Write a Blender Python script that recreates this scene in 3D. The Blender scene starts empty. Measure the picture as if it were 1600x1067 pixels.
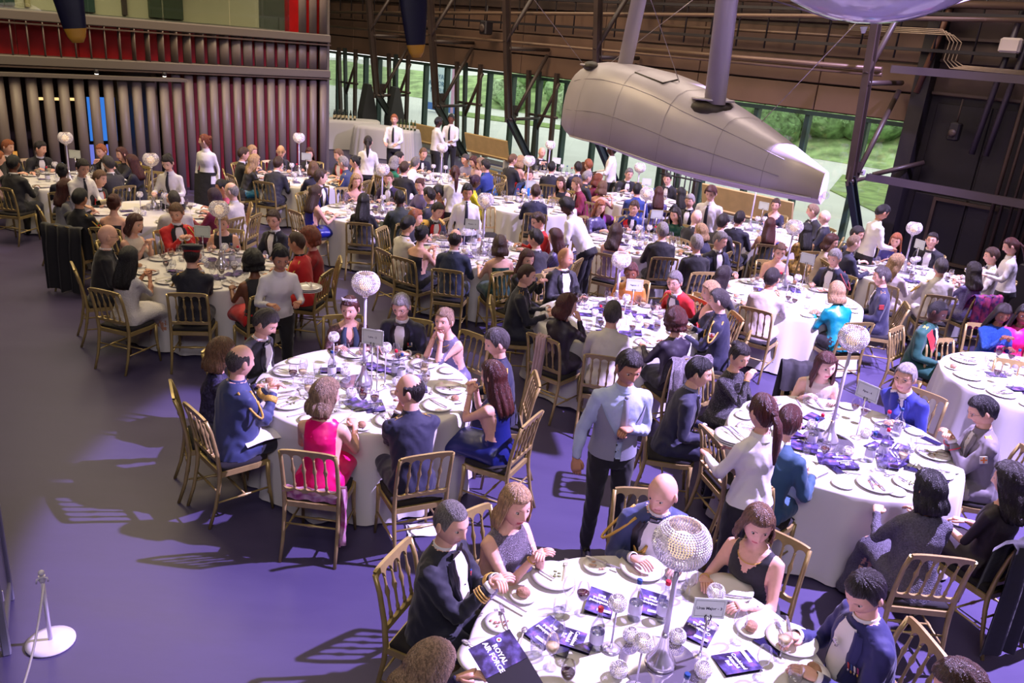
import bpy, math, random
import numpy as np
from mathutils import Vector, Matrix, noise
from mathutils.kdtree import KDTree
from math import sin, cos, pi, radians, sqrt, atan2, exp
random.seed(7)
SC = bpy.context.scene
COL = SC.collection
# ------------------------------------------------------------------ camera
F, PITCH, ROLL, CH = 1264.56, 0.35214, 0.088845, 3.6
_c, _s, _cp, _sp = cos(ROLL), sin(ROLL), cos(PITCH), sin(PITCH)
_fw = Vector((0, _cp, -_sp)); _rt = Vector((1, 0, 0)); _up = Vector((0, _sp, _cp))
_X = _c * _rt + _s * _up; _Y = -_s * _rt + _c * _up
cam = bpy.data.objects.new('camera', bpy.data.cameras.new('camera')); COL.objects.link(cam)
M = Matrix((_X, _Y, -_fw)).transposed().to_4x4(); M.translation = (0, 0, CH)
cam.matrix_world = M
cam.data.sensor_width = 36; cam.data.lens = F * 36 / 1600; cam.data.clip_end = 300
SC.camera = cam
def ray(x, y):
    return (_fw + ((x - 800) / F) * _X + ((533.5 - y) / F) * _Y)
def G(x, y, z=0.0):
    """the point of height z that the photograph shows at pixel x, y"""
    d = ray(x, y); t = (z - CH) / d.z
    return Vector((d.x * t, d.y * t, z))
# ------------------------------------------------------------------ world, lights, exposure
SC.view_settings.view_transform = 'Standard'; SC.view_settings.look = 'None'
SC.view_settings.gamma = 1; SC.view_settings.exposure = 0.0; SC.view_settings.use_curve_mapping = False
w = bpy.data.worlds.new('sky'); SC.world = w; w.use_nodes = True
bgn = w.node_tree.nodes['Background']; bgn.inputs[0].default_value = (0.96, 0.97, 0.93, 1); bgn.inputs[1].default_value = 2.0
SC.cycles.use_denoising = True
SC.cycles.max_bounces = 6; SC.cycles.diffuse_bounces = 2; SC.cycles.glossy_bounces = 3
SC.cycles.transmission_bounces = 4; SC.cycles.transparent_max_bounces = 28
SC.cycles.sample_clamp_indirect = 3; SC.cycles.caustics_reflective = False; SC.cycles.caustics_refractive = False
SC.cycles.use_adaptive_sampling = True; SC.cycles.adaptive_threshold = 0.03
def W_(u, v, z): return (12.4 + (u - v) / sqrt(2), 12.4 + (-u - v) / sqrt(2), z)
def look_at(o, p):
    o.rotation_euler = (Vector(p) - o.location).to_track_quat('-Z', 'Y').to_euler()
def spot(name, loc, aim, col, watt, size, blend, soft):
    l = bpy.data.lights.new(name, 'SPOT'); l.energy = watt; l.color = col; l.spot_size = radians(size); l.spot_blend = blend
    l.shadow_soft_size = soft
    o = bpy.data.objects.new(name, l); COL.objects.link(o); o.location = loc; look_at(o, aim); return o
def area(name, loc, aim, col, watt, sx, sy):
    l = bpy.data.lights.new(name, 'AREA'); l.shape = 'RECTANGLE'; l.size = sx; l.size_y = sy; l.energy = watt; l.color = col
    o = bpy.data.objects.new(name, l); COL.objects.link(o); o.location = loc; look_at(o, aim); return o
spot('stage_spotlight', (5.8, 5.9, 7.6), (3.3, 6.1, 0), (0.60, 0.46, 1.0), 15500, 66, 0.05, 0.07)
spot('stage_spotlight_far', (8.5, 11.0, 9.5), (2.2, 15.0, 0), (0.62, 0.50, 1.0), 15000, 66, 0.5, 0.15)
area('house_light_near', (-1.0, 4.5, 10.6), (-1.0, 5.5, 0), (1.0, 0.78, 0.44), 175, 7, 7)
area('house_light_left', (-6.5, 12.5, 8.0), (-6.3, 12.5, 0), (1.0, 0.78, 0.44), 560, 4, 4)
area('house_light_back', (0.5, 17.0, 10.6), (0.5, 17, 0), (1.0, 0.83, 0.66), 700, 8, 8)
area('house_light_right', (5.0, 10.0, 10.6), (5.0, 10, 0), (1.0, 0.82, 0.74), 180, 6, 6)
area('front_fill', (0.5, -4.0, 8.5), (0.5, 9.0, 1.5), (0.98, 0.88, 1.0), 420, 6, 3)  # unseen soft fill behind the camera, added to lift camera-facing sides
area('bar_fill', (-5.0, 24.0, 9.5), (-5.0, 24.5, 0), (1.0, 0.85, 0.62), 420, 5, 5)  # unseen lamp added to brighten the bar corner
area('wall_fill', (-5.0, 16.0, 8.5), W_(-17, 0, 3.2), (1.0, 0.72, 0.48), 520, 3, 3)  # added fill without a fitting, brightens the wall above the glass
area('wall_fill_right', (3.5, 12.0, 9.5), W_(-4, 0, 3.0), (1.0, 0.76, 0.70), 240, 3, 3)  # second added fill, lifts the black wall
# ------------------------------------------------------------------ materials
MATS = {}
def lin(c):
    return tuple(((v / 255) / 12.92 if v / 255 <= 0.04045 else ((v / 255 + 0.055) / 1.055) ** 2.4) for v in c)
def mat(name, col, rough=0.6, metal=0.0, emit=0.0, bump=0.0, bscale=60.0, var=0.0, vscale=8.0, sheen=0.0, coat=0.0, spec=0.5, col2=None, detail=3.0):
    """procedural material: sRGB base colour, optional mottling and fine relief"""
    if name in MATS: return MATS[name]
    m = bpy.data.materials.new(name); m.use_nodes = True; MATS[name] = m
    nt = m.node_tree; b = nt.nodes['Principled BSDF']; c = lin(col)
    b.inputs['Base Color'].default_value = (*c, 1); b.inputs['Roughness'].default_value = rough
    b.inputs['Metallic'].default_value = metal; b.inputs['Specular IOR Level'].default_value = spec
    if sheen: b.inputs['Sheen Weight'].default_value = sheen
    if coat: b.inputs['Coat Weight'].default_value = coat; b.inputs['Coat Roughness'].default_value = 0.08
    if emit: b.inputs['Emission Color'].default_value = (*c, 1); b.inputs['Emission Strength'].default_value = emit
    m.diffuse_color = (*c, 1)
    if var or bump or col2:
        tc = nt.nodes.new('ShaderNodeTexCoord')
    if var or col2:
        n = nt.nodes.new('ShaderNodeTexNoise'); n.inputs['Scale'].default_value = vscale; n.inputs['Detail'].default_value = detail
        nt.links.new(tc.outputs['Object'], n.inputs['Vector'])
        r = nt.nodes.new('ShaderNodeValToRGB'); nt.links.new(n.outputs['Fac'], r.inputs['Fac'])
        c2 = lin(col2) if col2 else tuple(v * (1 - var) for v in c)
        r.color_ramp.elements[0].position = 0.36; r.color_ramp.elements[1].position = 0.64
        r.color_ramp.elements[0].color = (*c2, 1); r.color_ramp.elements[1].color = (*[min(1, v * (1 + var * 0.5)) for v in c], 1)
        nt.links.new(r.outputs['Color'], b.inputs['Base Color'])
    if bump:
        n2 = nt.nodes.new('ShaderNodeTexNoise'); n2.inputs['Scale'].default_value = bscale; n2.inputs['Detail'].default_value = 2
        nt.links.new(tc.outputs['Object'], n2.inputs['Vector'])
        bp = nt.nodes.new('ShaderNodeBump'); bp.inputs['Strength'].default_value = bump; bp.inputs['Distance'].default_value = 0.02
        nt.links.new(n2.outputs['Fac'], bp.inputs['Height']); nt.links.new(bp.outputs['Normal'], b.inputs['Normal'])
    return m
def glassmat(name, tint=(1, 1, 1), clear=0.9, rough=0.02):
    if name in MATS: return MATS[name]
    m = bpy.data.materials.new(name); m.use_nodes = True; MATS[name] = m; nt = m.node_tree
    nt.nodes.remove(nt.nodes['Principled BSDF']); out = nt.nodes['Material Output']
    t = nt.nodes.new('ShaderNodeBsdfTransparent'); t.inputs[0].default_value = (*[v * (0.6 + 0.4 * clear) for v in tint], 1)
    g = nt.nodes.new('ShaderNodeBsdfGlossy'); g.inputs['Roughness'].default_value = rough; g.inputs[0].default_value = (0.95, 0.95, 0.97, 1)
    lw = nt.nodes.new('ShaderNodeLayerWeight'); lw.inputs['Blend'].default_value = 0.18
    mr = nt.nodes.new('ShaderNodeMapRange'); mr.inputs['To Min'].default_value = 1 - clear; mr.inputs['To Max'].default_value = 0.55
    mx = nt.nodes.new('ShaderNodeMixShader')
    nt.links.new(lw.outputs['Fresnel'], mr.inputs['Value']); nt.links.new(mr.outputs[0], mx.inputs[0])
    nt.links.new(t.outputs[0], mx.inputs[1]); nt.links.new(g.outputs[0], mx.inputs[2]); nt.links.new(mx.outputs[0], out.inputs[0])
    return m
# ------------------------------------------------------------------ mesh builder
class MB:
    def __init__(s): s.v = []; s.f = []; s.m = []; s.sm = []
    def add(s, v, f, mi=0, smooth=False):
        o = len(s.v); s.v += [tuple(p) for p in v]; s.f += [tuple(i + o for i in q) for q in f]
        s.m += [mi] * len(f) if isinstance(mi, int) else list(mi); s.sm += [smooth] * len(f) if isinstance(smooth, bool) else list(smooth)
        return s
    def box(s, c, d, rot=None, mi=0, bev=0.0):
        hx, hy, hz = d[0] / 2, d[1] / 2, d[2] / 2
        if bev:
            vs = []
            b = min(bev, hx * .9, hy * .9, hz * .9)
            for z, k in ((-hz, b), (-hz + b, 0), (hz - b, 0), (hz, b)):
                X, Y = hx - k, hy - k
                for (x, y) in ((X - b, -Y), (X, -Y + b), (X, Y - b), (X - b, Y), (-X + b, Y), (-X, Y - b), (-X, -Y + b), (-X + b, -Y)): vs.append((x, y, z))
            fs = [tuple(reversed(range(8))), tuple(range(24, 32))]
            for r in range(3):
                for j in range(8): fs.append((r * 8 + j, r * 8 + (j + 1) % 8, (r + 1) * 8 + (j + 1) % 8, (r + 1) * 8 + j))
        else:
            vs = [(x, y, z) for z in (-hz, hz) for (x, y) in ((-hx, -hy), (hx, -hy), (hx, hy), (-hx, hy))]
            fs = [(3, 2, 1, 0), (4, 5, 6, 7), (0, 1, 5, 4), (1, 2, 6, 5), (2, 3, 7, 6), (3, 0, 4, 7)]
        c = Vector(c)
        if rot is not None:
            if isinstance(rot, (int, float)): rot = Matrix.Rotation(rot, 3, 'Z')
            vs = [rot @ Vector(v) + c for v in vs]
        else: vs = [Vector(v) + c for v in vs]
        return s.add(vs, fs, mi, False)
    def tube(s, pts, r, n=8, mi=0, cap=True, up=None, smooth=True):
        pts = [Vector(p) for p in pts]; k = len(pts)
        rs = r if isinstance(r, (list, tuple)) else [r] * k
        vs = []; N = None
        for i, p in enumerate(pts):
            t = (pts[min(i + 1, k - 1)] - pts[max(i - 1, 0)])
            if t.length < 1e-9: t = Vector((0, 0, 1))
            t.normalize()
            if N is None:
                a = Vector(up) if up is not None else (Vector((0, 0, 1)) if abs(t.z) < 0.9 else Vector((0, 1, 0)))
                N = t.cross(a).normalized()
            N = (N - t * N.dot(t)).normalized(); B = t.cross(N)
            ra, rb = rs[i] if isinstance(rs[i], (tuple, list)) else (rs[i], rs[i])
            for j in range(n):
                a = 2 * pi * j / n; vs.append(p + N * (ra * cos(a)) + B * (rb * sin(a)))
        fs = [(i * n + j, i * n + (j + 1) % n, (i + 1) * n + (j + 1) % n, (i + 1) * n + j) for i in range(k - 1) for j in range(n)]
        sm = [smooth] * len(fs)
        if cap: fs += [tuple(reversed(range(n))), tuple(range((k - 1) * n, k * n))]; sm += [False, False]
        return s.add(vs, fs, mi, sm)
    def lathe(s, prof, n=16, c=(0, 0, 0), mi=0, cap=True, smooth=True):
        vs = [(c[0] + r * cos(2 * pi * j / n), c[1] + r * sin(2 * pi * j / n), c[2] + z) for r, z in prof for j in range(n)]
        k = len(prof)
        fs = [(i * n + j, i * n + (j + 1) % n, (i + 1) * n + (j + 1) % n, (i + 1) * n + j) for i in range(k - 1) for j in range(n)]
        sm = [smooth] * len(fs)
        if cap: fs += [tuple(reversed(range(n))), tuple(range((k - 1) * n, k * n))]; sm += [False, False]
        return s.add(vs, fs, mi, sm)
    def sphere(s, c, r, nu=12, nv=8, mi=0):
        r = r if isinstance(r, (tuple, list)) else (r, r, r); c = Vector(c)
        vs = [c + Vector((0, 0, r[2]))]
        for i in range(1, nv):
            a = pi * i / nv
            for j in range(nu): b = 2 * pi * j / nu; vs.append(c + Vector((r[0] * sin(a) * cos(b), r[1] * sin(a) * sin(b), r[2] * cos(a))))
        vs.append(c - Vector((0, 0, r[2]))); L = len(vs) - 1
        fs = [(0, 1 + j, 1 + (j + 1) % nu) for j in range(nu)]
        for i in range(nv - 2):
            for j in range(nu): a = 1 + i * nu + j; b = 1 + i * nu + (j + 1) % nu; fs.append((a, a + nu, b + nu, b))
        fs += [(L, 1 + (nv - 2) * nu + (j + 1) % nu, 1 + (nv - 2) * nu + j) for j in range(nu)]
        return s.add(vs, fs, mi, True)
    def prism(s, poly, z0, z1, mi=0, T=None):
        n = len(poly); vs = [Vector((x, y, z0)) for x, y in poly] + [Vector((x, y, z1)) for x, y in poly]
        if T is not None: vs = [T @ v for v in vs]
        fs = [tuple(reversed(range(n))), tuple(range(n, 2 * n))] + [(i, (i + 1) % n, n + (i + 1) % n, n + i) for i in range(n)]
        return s.add(vs, fs, mi, False)
    def grid(s, P, mi=0, closed=False, smooth=True):
        """P: rows of points"""
        R = len(P); Cn = len(P[0]); vs = [p for row in P for p in row]; fs = []
        for i in range(R - 1):
            for j in range(Cn if closed else Cn - 1):
                k = (j + 1) % Cn; fs.append((i * Cn + j, i * Cn + k, (i + 1) * Cn + k, (i + 1) * Cn + j))
        return s.add(vs, fs, mi, smooth)
    def mesh(s, name, mats):
        me = bpy.data.meshes.new(name); me.from_pydata(s.v, [], s.f)
        me.polygons.foreach_set('material_index', s.m); me.polygons.foreach_set('use_smooth', s.sm)
        for m in (mats if isinstance(mats, (list, tuple)) else [mats]): me.materials.append(m)
        me.update(); return me
    def build(s, name, mats, parent=None, loc=None, rot=None):
        o = bpy.data.objects.new(name, s.mesh(name, mats)); COL.objects.link(o)
        if parent is not None: o.parent = parent
        if loc is not None: o.location = loc
        if rot is not None: o.rotation_euler = rot
        return o
def ob(name, me, parent=None, loc=None, rot=None):
    o = bpy.data.objects.new(name, me); COL.objects.link(o)
    if parent is not None: o.parent = parent
    if loc is not None: o.location = loc
    if rot is not None: o.rotation_euler = rot
    return o
def empty(name, loc=(0, 0, 0), rz=0, parent=None):
    o = bpy.data.objects.new(name, None); COL.objects.link(o); o.location = loc; o.rotation_euler = (0, 0, rz); o.empty_display_size = 0.1
    if parent is not None: o.parent = parent
    return o
def tag(o, label=None, cat=None, group=None, kind=None):
    if label and len(label.split()) > 16:
        t = [w_ for w_ in label.split() if w_ not in ('the', 'a', 'and', 'of')]; label = ' '.join(t[:16])
    if label: o['label'] = label
    if cat: o['category'] = cat
    if group: o['group'] = group
    if kind: o['kind'] = kind
    return o
def children(o): return KIDS.get(o.name, [])
def copy_tree(o, parent=None, depth=0):
    c = o.copy(); COL.objects.link(c)
    if parent is not None: c.parent = parent
    for ch in list(o.children): copy_tree(ch, c, depth + 1)
    return c
KIDS = {}
# ------------------------------------------------------------------ building frame: u along the window wall, v into the room
R2 = sqrt(2)
def W(u, v, z=0.0): return Vector((12.4 + (u - v) / R2, 12.4 + (-u - v) / R2, z))
RW = Matrix(((1 / R2, -1 / R2, 0), (-1 / R2, -1 / R2, 0), (0, 0, 1)))   # columns are the u, v, z directions
RWZ = Matrix.Rotation(-pi / 4, 3, 'Z')     # proper rotation: x axis along u, y axis along minus v
def wbox(mb, u0, u1, v0, v1, z0, z1, mi=0, bev=0):
    return mb.box(W((u0 + u1) / 2, (v0 + v1) / 2, (z0 + z1) / 2), (abs(u1 - u0), abs(v1 - v0), abs(z1 - z0)), RWZ, mi, bev)
def struct(name, mb, m, parent=None):
    o = mb.build(name, m, parent)
    if parent is None: o['kind'] = 'structure'
    return o
# floor
def floor_mat():
    m = mat('floor_vinyl', (112, 106, 128), rough=0.34, spec=0.22); nt = m.node_tree; b = nt.nodes['Principled BSDF']
    tc = nt.nodes.new('ShaderNodeTexCoord')
    n = nt.nodes.new('ShaderNodeTexNoise'); n.inputs['Scale'].default_value = 1.1; n.inputs['Detail'].default_value = 7; n.inputs['Roughness'].default_value = 0.62
    mp = nt.nodes.new('ShaderNodeMapping'); mp.inputs['Scale'].default_value = (1, 3.2, 1); mp.inputs['Rotation'].default_value = (0, 0, 0.3)
    nt.links.new(tc.outputs['Object'], mp.inputs[0]); nt.links.new(mp.outputs[0], n.inputs['Vector'])
    r = nt.nodes.new('ShaderNodeValToRGB'); r.color_ramp.elements[0].position = 0.3; r.color_ramp.elements[1].position = 0.75
    r.color_ramp.elements[0].color = (*lin((69, 62, 93)), 1); r.color_ramp.elements[1].color = (*lin((77, 70, 102)), 1)
    nt.links.new(n.outputs['Fac'], r.inputs[0]); nt.links.new(r.outputs[0], b.inputs['Base Color'])
    r2 = nt.nodes.new('ShaderNodeMapRange'); r2.inputs['To Min'].default_value = 0.30; r2.inputs['To Max'].default_value = 0.46
    nt.links.new(n.outputs['Fac'], r2.inputs['Value']); nt.links.new(r2.outputs[0], b.inputs['Roughness'])
    return m
mb = MB(); wbox(mb, -36, 10, -0.3, 27, -0.2, 0.0); struct('floor', mb, floor_mat())
DK = mat('dark_brown_steel', (70, 54, 48), rough=0.55, var=0.25, vscale=1.5)
DK2 = mat('near_black_paint', (34, 29, 34), rough=0.5, var=0.2, vscale=1.2)
BR = mat('brown_cladding', (104, 80, 66), rough=0.6, var=0.18, vscale=0.8)
PIPE = mat('dull_galvanised_pipe', (112, 90, 74), rough=0.4, metal=0.3)
CRM = mat('cream_wall_paint', (196, 184, 154), rough=0.7)
mb = MB(); wbox(mb, -36, 10, -0.3, 27, 11.5, 11.7); struct('ceiling', mb, DK)
mb = MB(); wbox(mb, 9.2, 9.5, -0.3, 27, 0, 11.5); struct('wall_right', mb, DK2)
mb = MB(); wbox(mb, -36, 10, 26.7, 27, 0, 11.5); struct('wall_behind', mb, DK2)
# end wall at the far left, pale grey-green panels
mb = MB(); wbox(mb, -30.4, -30.1, -0.3, 27, 0, 11.5); ew = struct('wall_end', mb, mat('grey_green_plaster', (122, 122, 108), rough=0.7))
PGG = mat('grey_green_panel', (136, 137, 122), rough=0.5, var=0.06)
for k in range(7):
    for q in range(3):
        mb = MB(); wbox(mb, -30.1, -30.06, 0.2 + k * 1.25, 1.42 + k * 1.25, 0.05 + q * 1.25, 1.27 + q * 1.25, bev=0.012); mb.build('panel', PGG, ew)
# ------------------------------------------------------------------ window wall (v = 0)
mb = MB()
wbox(mb, -36, 9.3, -0.25, -0.02, 2.76, 3.5); wbox(mb, -36, 9.3, -0.25, 0.05, 3.33, 11.5); wbox(mb, -36, -30.3, -0.25, 0.05, 0, 3.4)
wb = struct('wall_back', mb, DK)
def at_v(x, y, v=0.0):
    d = ray(x, y); cc = 24.8 - v * R2; t = cc / (d.x + d.y); p = Vector((d.x * t, d.y * t, CH + d.z * t))
    return (p.x - p.y) / R2, p.z
ZT = 2.72
cuts = [-30.1, -27.0, -24.2, -21.2, -18.1, -15.0, -11.9, -8.8, -6.45]
for a, b_ in zip(cuts, cuts[1:]):     # fascia panels above the glass
    mb = MB(); wbox(mb, a + .012, b_ - .012, -0.04, 0.10, ZT + 0.06, 3.30, bev=0.01); mb.build('fascia_panel', BR, wb)
for zz, hh in ((3.34, .52), (3.90, .55), (4.55, .6), (5.2, .7), (5.95, .7)):
    for a, b_ in zip(cuts, cuts[1:]):
        mb = MB(); wbox(mb, a + .01, b_ - .01, -0.02, 0.10 + (0.05 if zz > 4 else 0), zz, zz + hh, bev=0.012); mb.build('upper_panel', BR if zz < 4 else DK, wb)
MUL = mat('dark_green_mullion', (34, 56, 52), rough=0.4)
GLS = glassmat('window_glass', (0.93, 0.98, 0.96), 0.95)
win = empty('window_1'); win['kind'] = 'structure'
mull = [-30.1, -28.2, -26.34, -25.48, -24.5, -22.75, -21.63, -19.53, -18.47, -17.36, -16.26, -15.1, -13.9, -12.7, -11.4, -10.2, -8.93, -7.61, -6.72]
for uu in mull:
    mb = MB(); wbox(mb, uu - .055, uu + .055, -0.12, 0.06, 0.0, ZT + .02, bev=0.008); mb.build('mullion', MUL, win)
for a, b_ in zip(mull, mull[1:]):
    mb = MB(); wbox(mb, a + .055, b_ - .055, -0.035, -0.02, 0.12, ZT - .05); mb.build('pane', GLS, win)
mb = MB(); wbox(mb, -30.1, -6.5, -0.12, 0.08, 2.66, 2.74); mb.build('head_rail', MUL, win)
mb = MB(); wbox(mb, -30.1, -6.5, -0.14, 0.10, 0.0, 0.12); mb.build('sill_rail', mat('pale_sill_metal', (140, 146, 146), rough=.4), win)
# black wall to the right of the glass: panels, trims, doors
mb = MB(); wbox(mb, -6.5, 9.3, -0.25, 0.02, 0, 3.4); wr = struct('wall_black', mb, DK2)
BP = mat('black_panel', (30, 26, 34), rough=0.42, var=0.25, vscale=0.9)
for k in range(9):
    u0 = -6.3 + k * 1.05
    for z0, z1 in ((0.12, 1.45), (1.49, 3.2)):
        mb = MB(); wbox(mb, u0 + .02, u0 + 1.03, 0.0, 0.06, z0, z1, bev=0.012); mb.build('panel', BP, wr)
for k, u0 in enumerate((-5.85, -3.4, -0.9)):
    mb = MB()
    for a in (u0, u0 + 1.2): wbox(mb, a - .03, a + .03, .05, .11, .15, 1.42)
    wbox(mb, u0, u0 + 1.2, .05, .11, 1.36, 1.42); wbox(mb, u0, u0 + 1.2, .05, .11, .15, .21); mb.build('door_frame', DK, wr)
for k in range(10):
    u0 = -4.75 + (k % 5) * .16 + (k // 5) * 3.1
    mb = MB(); mb.tube([W(u0, .22 + .05 * (k % 2), 0.1), W(u0, .22 + .05 * (k % 2), 6.2)], .028 + .012 * (k % 3 == 0), 8); mb.build('conduit', DK, wr)
mb = MB(); wbox(mb, -6.72, -6.42, 0.0, 0.35, 0, 6.5); mb.build('corner_post', DK2, wr)
for z in (3.35, 3.95, 4.35):
    mb = MB(); wbox(mb, -6.4, 9.2, 0.02, 0.16, z, z + .05); mb.build('trim_rail', DK, wr)
# big inner columns that kink towards the foot of the glass
STEEL = mat('dark_umber_steel', (60, 48, 44), rough=0.45, var=0.15, vscale=2)
STEEL2 = mat('grey_green_post', (44, 54, 54), rough=0.4)
def ibeam(mb, a, b, w_, d_, side):
    """steel member of H section from a to b"""
    a, b = Vector(a), Vector(b); t = (b - a).normalized(); s_ = Vector(side); s_ = (s_ - t * s_.dot(t)).normalized(); n = t.cross(s_)
    R = Matrix((s_, n, t)).transposed(); L = (b - a).length; c = (a + b) / 2
    for k in (-1, 1): mb.box(c + n * (k * d_ / 2), (w_, .018, L), R)
    mb.box(c, (.02, d_, L), R)
    return mb
UD = Vector((1 / R2, -1 / R2, 0))
def truss(uu, tall=7.0, lab='', brace=True):
    r = empty('kinked_column', W(uu, 0, 0)); inv = Matrix.Translation(-r.location)
    def part(name, mb, m):
        o = mb.build(name, m, r); o.data.transform(inv); return o
    vk = 1.55; zk = 1.65
    mb = MB(); ibeam(mb, W(uu, vk, zk), W(uu, vk + .75, tall), .13, .17, UD); part('upright', mb, STEEL)
    mb = MB(); ibeam(mb, W(uu, 0.2, 0), W(uu, vk, zk), .13, .17, UD); part('raking_leg', mb, STEEL2)
    mb = MB(); mb.box(W(uu, vk - .08, zk + .1), (.03, .42, .46), RWZ); mb.box(W(uu, vk - .2, zk + .18), (.03, .3, .3), RWZ); part('gusset', mb, STEEL)
    mb = MB(); mb.tube([W(uu, vk - .25, zk + .1), W(uu, .25, 3.35)], .055, 8); part('brace', mb, STEEL)
    mb = MB(); mb.tube([W(uu, vk, zk - .05), W(uu - .1, .2, zk - .02)], .045, 8); part('tie', mb, STEEL)
    mb = MB(); mb.tube([W(uu, vk + .35, 3.6), W(uu, .25, 5.8)], .06, 8); mb.tube([W(uu, vk + .2, 3.45), W(uu, .2, 3.5)], .05, 8); part('upper_brace', mb, STEEL)
    mb = MB(); mb.box(W(uu, .2, .02), (.36, .36, .04), RWZ); part('base_plate', mb, STEEL2)
    tag(r, lab, 'column', 'kinked steel columns along the window wall'); return r
uw = [-23.3, -20.15, -16.9, -13.7, -7.0]
labs = ['kinked dark steel column by the far bar tables', 'kinked dark steel column beside the two standing waiters', 'kinked dark steel column behind the long wooden bench',
        'kinked dark steel column behind the hanging float', 'kinked dark steel column nearest the black wall']
for uu, lb in zip(uw, labs): truss(uu, lab=lb)
def post_cluster(uu, lab):
    r = empty('window_post_cluster', W(uu, 0.2, 0)); inv = Matrix.Translation(-r.location)
    for k, (a, b_) in enumerate(((-.55, -.8), (-.20, -.38), (.35, .33))):
        mb = MB(); mb.box((W(uu + a, .28, 0) + W(uu + b_, .28, 2.9)) / 2, (.11, .11, 2.92), RWZ @ Matrix.Rotation(atan2(b_ - a, 2.9), 3, 'Y'))
        o = mb.build('post', STEEL2 if k % 2 else STEEL, r); o.data.transform(inv)
    mb = MB(); mb.tube([W(uu - .3, .28, 1.25), W(uu + .45, .28, 2.65)], .05, 8); mb.tube([W(uu - .6, .28, 1.7), W(uu + .5, .28, 1.72)], .04, 8)
    o = mb.build('cross_brace', STEEL, r); o.data.transform(inv)
    tag(r, lab, 'column', 'upright post clusters at the glass')
for uu, lb in ((-26.9, 'cluster of dark posts at the glass by the far kiosks'), (-23.9 + .2, 'cluster of dark posts at the glass behind the first bench'),
               (-20.1 + .1, 'cluster of dark posts at the glass behind the standing waiters'), (-16.75, 'cluster of dark posts at the glass left of the float nose'),
               (-11.7, 'cluster of dark posts at the glass under the float')):
    post_cluster(uu, lb)
# pipes and rails on the upper wall
def pipe(pts, r, lab, m=PIPE, nm='ceiling_pipe', g='pipes and rails high on the window wall'):
    mb = MB(); mb.tube(pts, r, 8); o = mb.build(nm, m); return tag(o, lab, 'pipe', g)
pipe([W(-30, .9, 4.0), W(-16.2, .9, 4.42), W(-9, .9, 4.62), W(-4.6, .9, 4.7)], .045, 'topmost thin tan pipe running high along the window wall')
pipe([W(-30, .75, 3.62), W(-18, .75, 3.62), W(-7.2, .75, 3.62)], .04, 'thin tan pipe along the brown wall at column bracket height')
pipe([W(-13.6, .8, 3.72), W(-7.2, .8, 3.72)], .05, 'brown steel rail above the hanging float tail')
pipe([W(-14, .5, 4.95), W(-4.4, .5, 4.95)], .07, 'fat tan pipe beside the white ceiling hull')
pipe([W(-13, .35, 4.3), W(-7.4, .35, 4.3)], .035, 'dark thin rail below the fat tan pipe')
ladder = empty('cable_tray', W(-20, .4, 4.4)); inv = Matrix.Translation(-ladder.location)
for k in range(34):
    mb = MB(); mb.tube([W(-29.5 + k * .72, .45, 3.95), W(-29.5 + k * .72, .45, 5.6)], .02, 5); o = mb.build('hanger_rod', DK2, ladder); o.data.transform(inv)
for z in (4.1, 4.75, 5.25):
    mb = MB(); wbox(mb, -29.8, -5, .38, .52, z, z + .06); o = mb.build('tray_rail', DK2, ladder); o.data.transform(inv)
tag(ladder, 'dark cable tray with hanger rods high along the window wall', 'cable tray')
for k, (uu, zz) in enumerate(((-21.6, 3.95), (-19.0, 3.95))):
    r = empty('hanging_speaker', W(uu, .75, zz)); mb = MB(); mb.box((0, 0, 0), (.3, .3, .38), RWZ, bev=.03); mb.build('case', DK2, r)
    mb = MB(); mb.tube([(0, 0, .19), (0, 0, .6)], .02, 6); mb.build('hanger', DK2, r)
    mb = MB(); mb.lathe([(.11, 0), (.12, .02), (.05, .03)], 12); o = mb.build('cone', DK, r, loc=(-.11, -.11, -.02), rot=(pi / 2, 0, -pi / 4))
    tag(r, ['small black speaker hanging above the first bench', 'small black speaker hanging above the long bench'][k], 'speaker')
# two long rails on the black wall
for z, vv, lb in ((3.74, .8, 'upper dark steel rail crossing in front of the black wall'), (1.66, .8, 'lower dark steel rail crossing in front of the black wall')):
    mb = MB(); ibeam(mb, W(-7.0, vv, z), W(9.0, vv, z), .14, .14, (0, 0, 1)); o = mb.build('steel_rail', mat('purplish_grey_steel', (72, 62, 72), rough=.45)); tag(o, lb, 'rail', 'rails crossing the black wall')
mb = MB(); mb.tube([W(-6.9, .8, 1.72), W(-6.2, .2, 2.05)], .05, 8); o = mb.build('stay_bar', STEEL); tag(o, 'short slanting stay from the right column to the corner post', 'bar')
mb = MB(); mb.tube([W(-6.62, .36, 3.35), W(-6.45, .4, 4.3), W(-6.3, .4, 5.4)], .06, 8); o = mb.build('slanting_strut', mat('rust_brown_steel', (104, 70, 52), rough=.5)); tag(o, 'brown slanting strut rising beside the right column', 'strut')
for k, uu in enumerate((-5.35, -5.1)):
    mb = MB(); mb.tube([W(uu, .3, 2.35), W(uu + .1, .3, 3.7), W(uu + .25, .3, 5.6)], .055, 10); tag(mb.build('wall_duct', mat('plum_grey_duct', (62, 54, 66), rough=.4)), ['left one of two upright ducts on the black wall', 'right one of two upright ducts on the black wall'][k], 'duct', 'upright ducts on the black wall')
r = empty('junction_box', W(-5.15, .45, 4.3)); mb = MB(); mb.box((0, 0, 0), (.36, .14, .26), RWZ, bev=.03); mb.build('case', mat('off_white_plastic', (214, 200, 196), rough=.5), r)
mb = MB(); mb.box((0, 0, 0), (.3, .15, .2), RWZ, bev=.01); mb.build('lid', mat('off_white_plastic', (214, 200, 196)), r, loc=(-.012, -.012, 0))
tag(r, 'off-white junction box high on the black wall', 'box')
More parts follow.
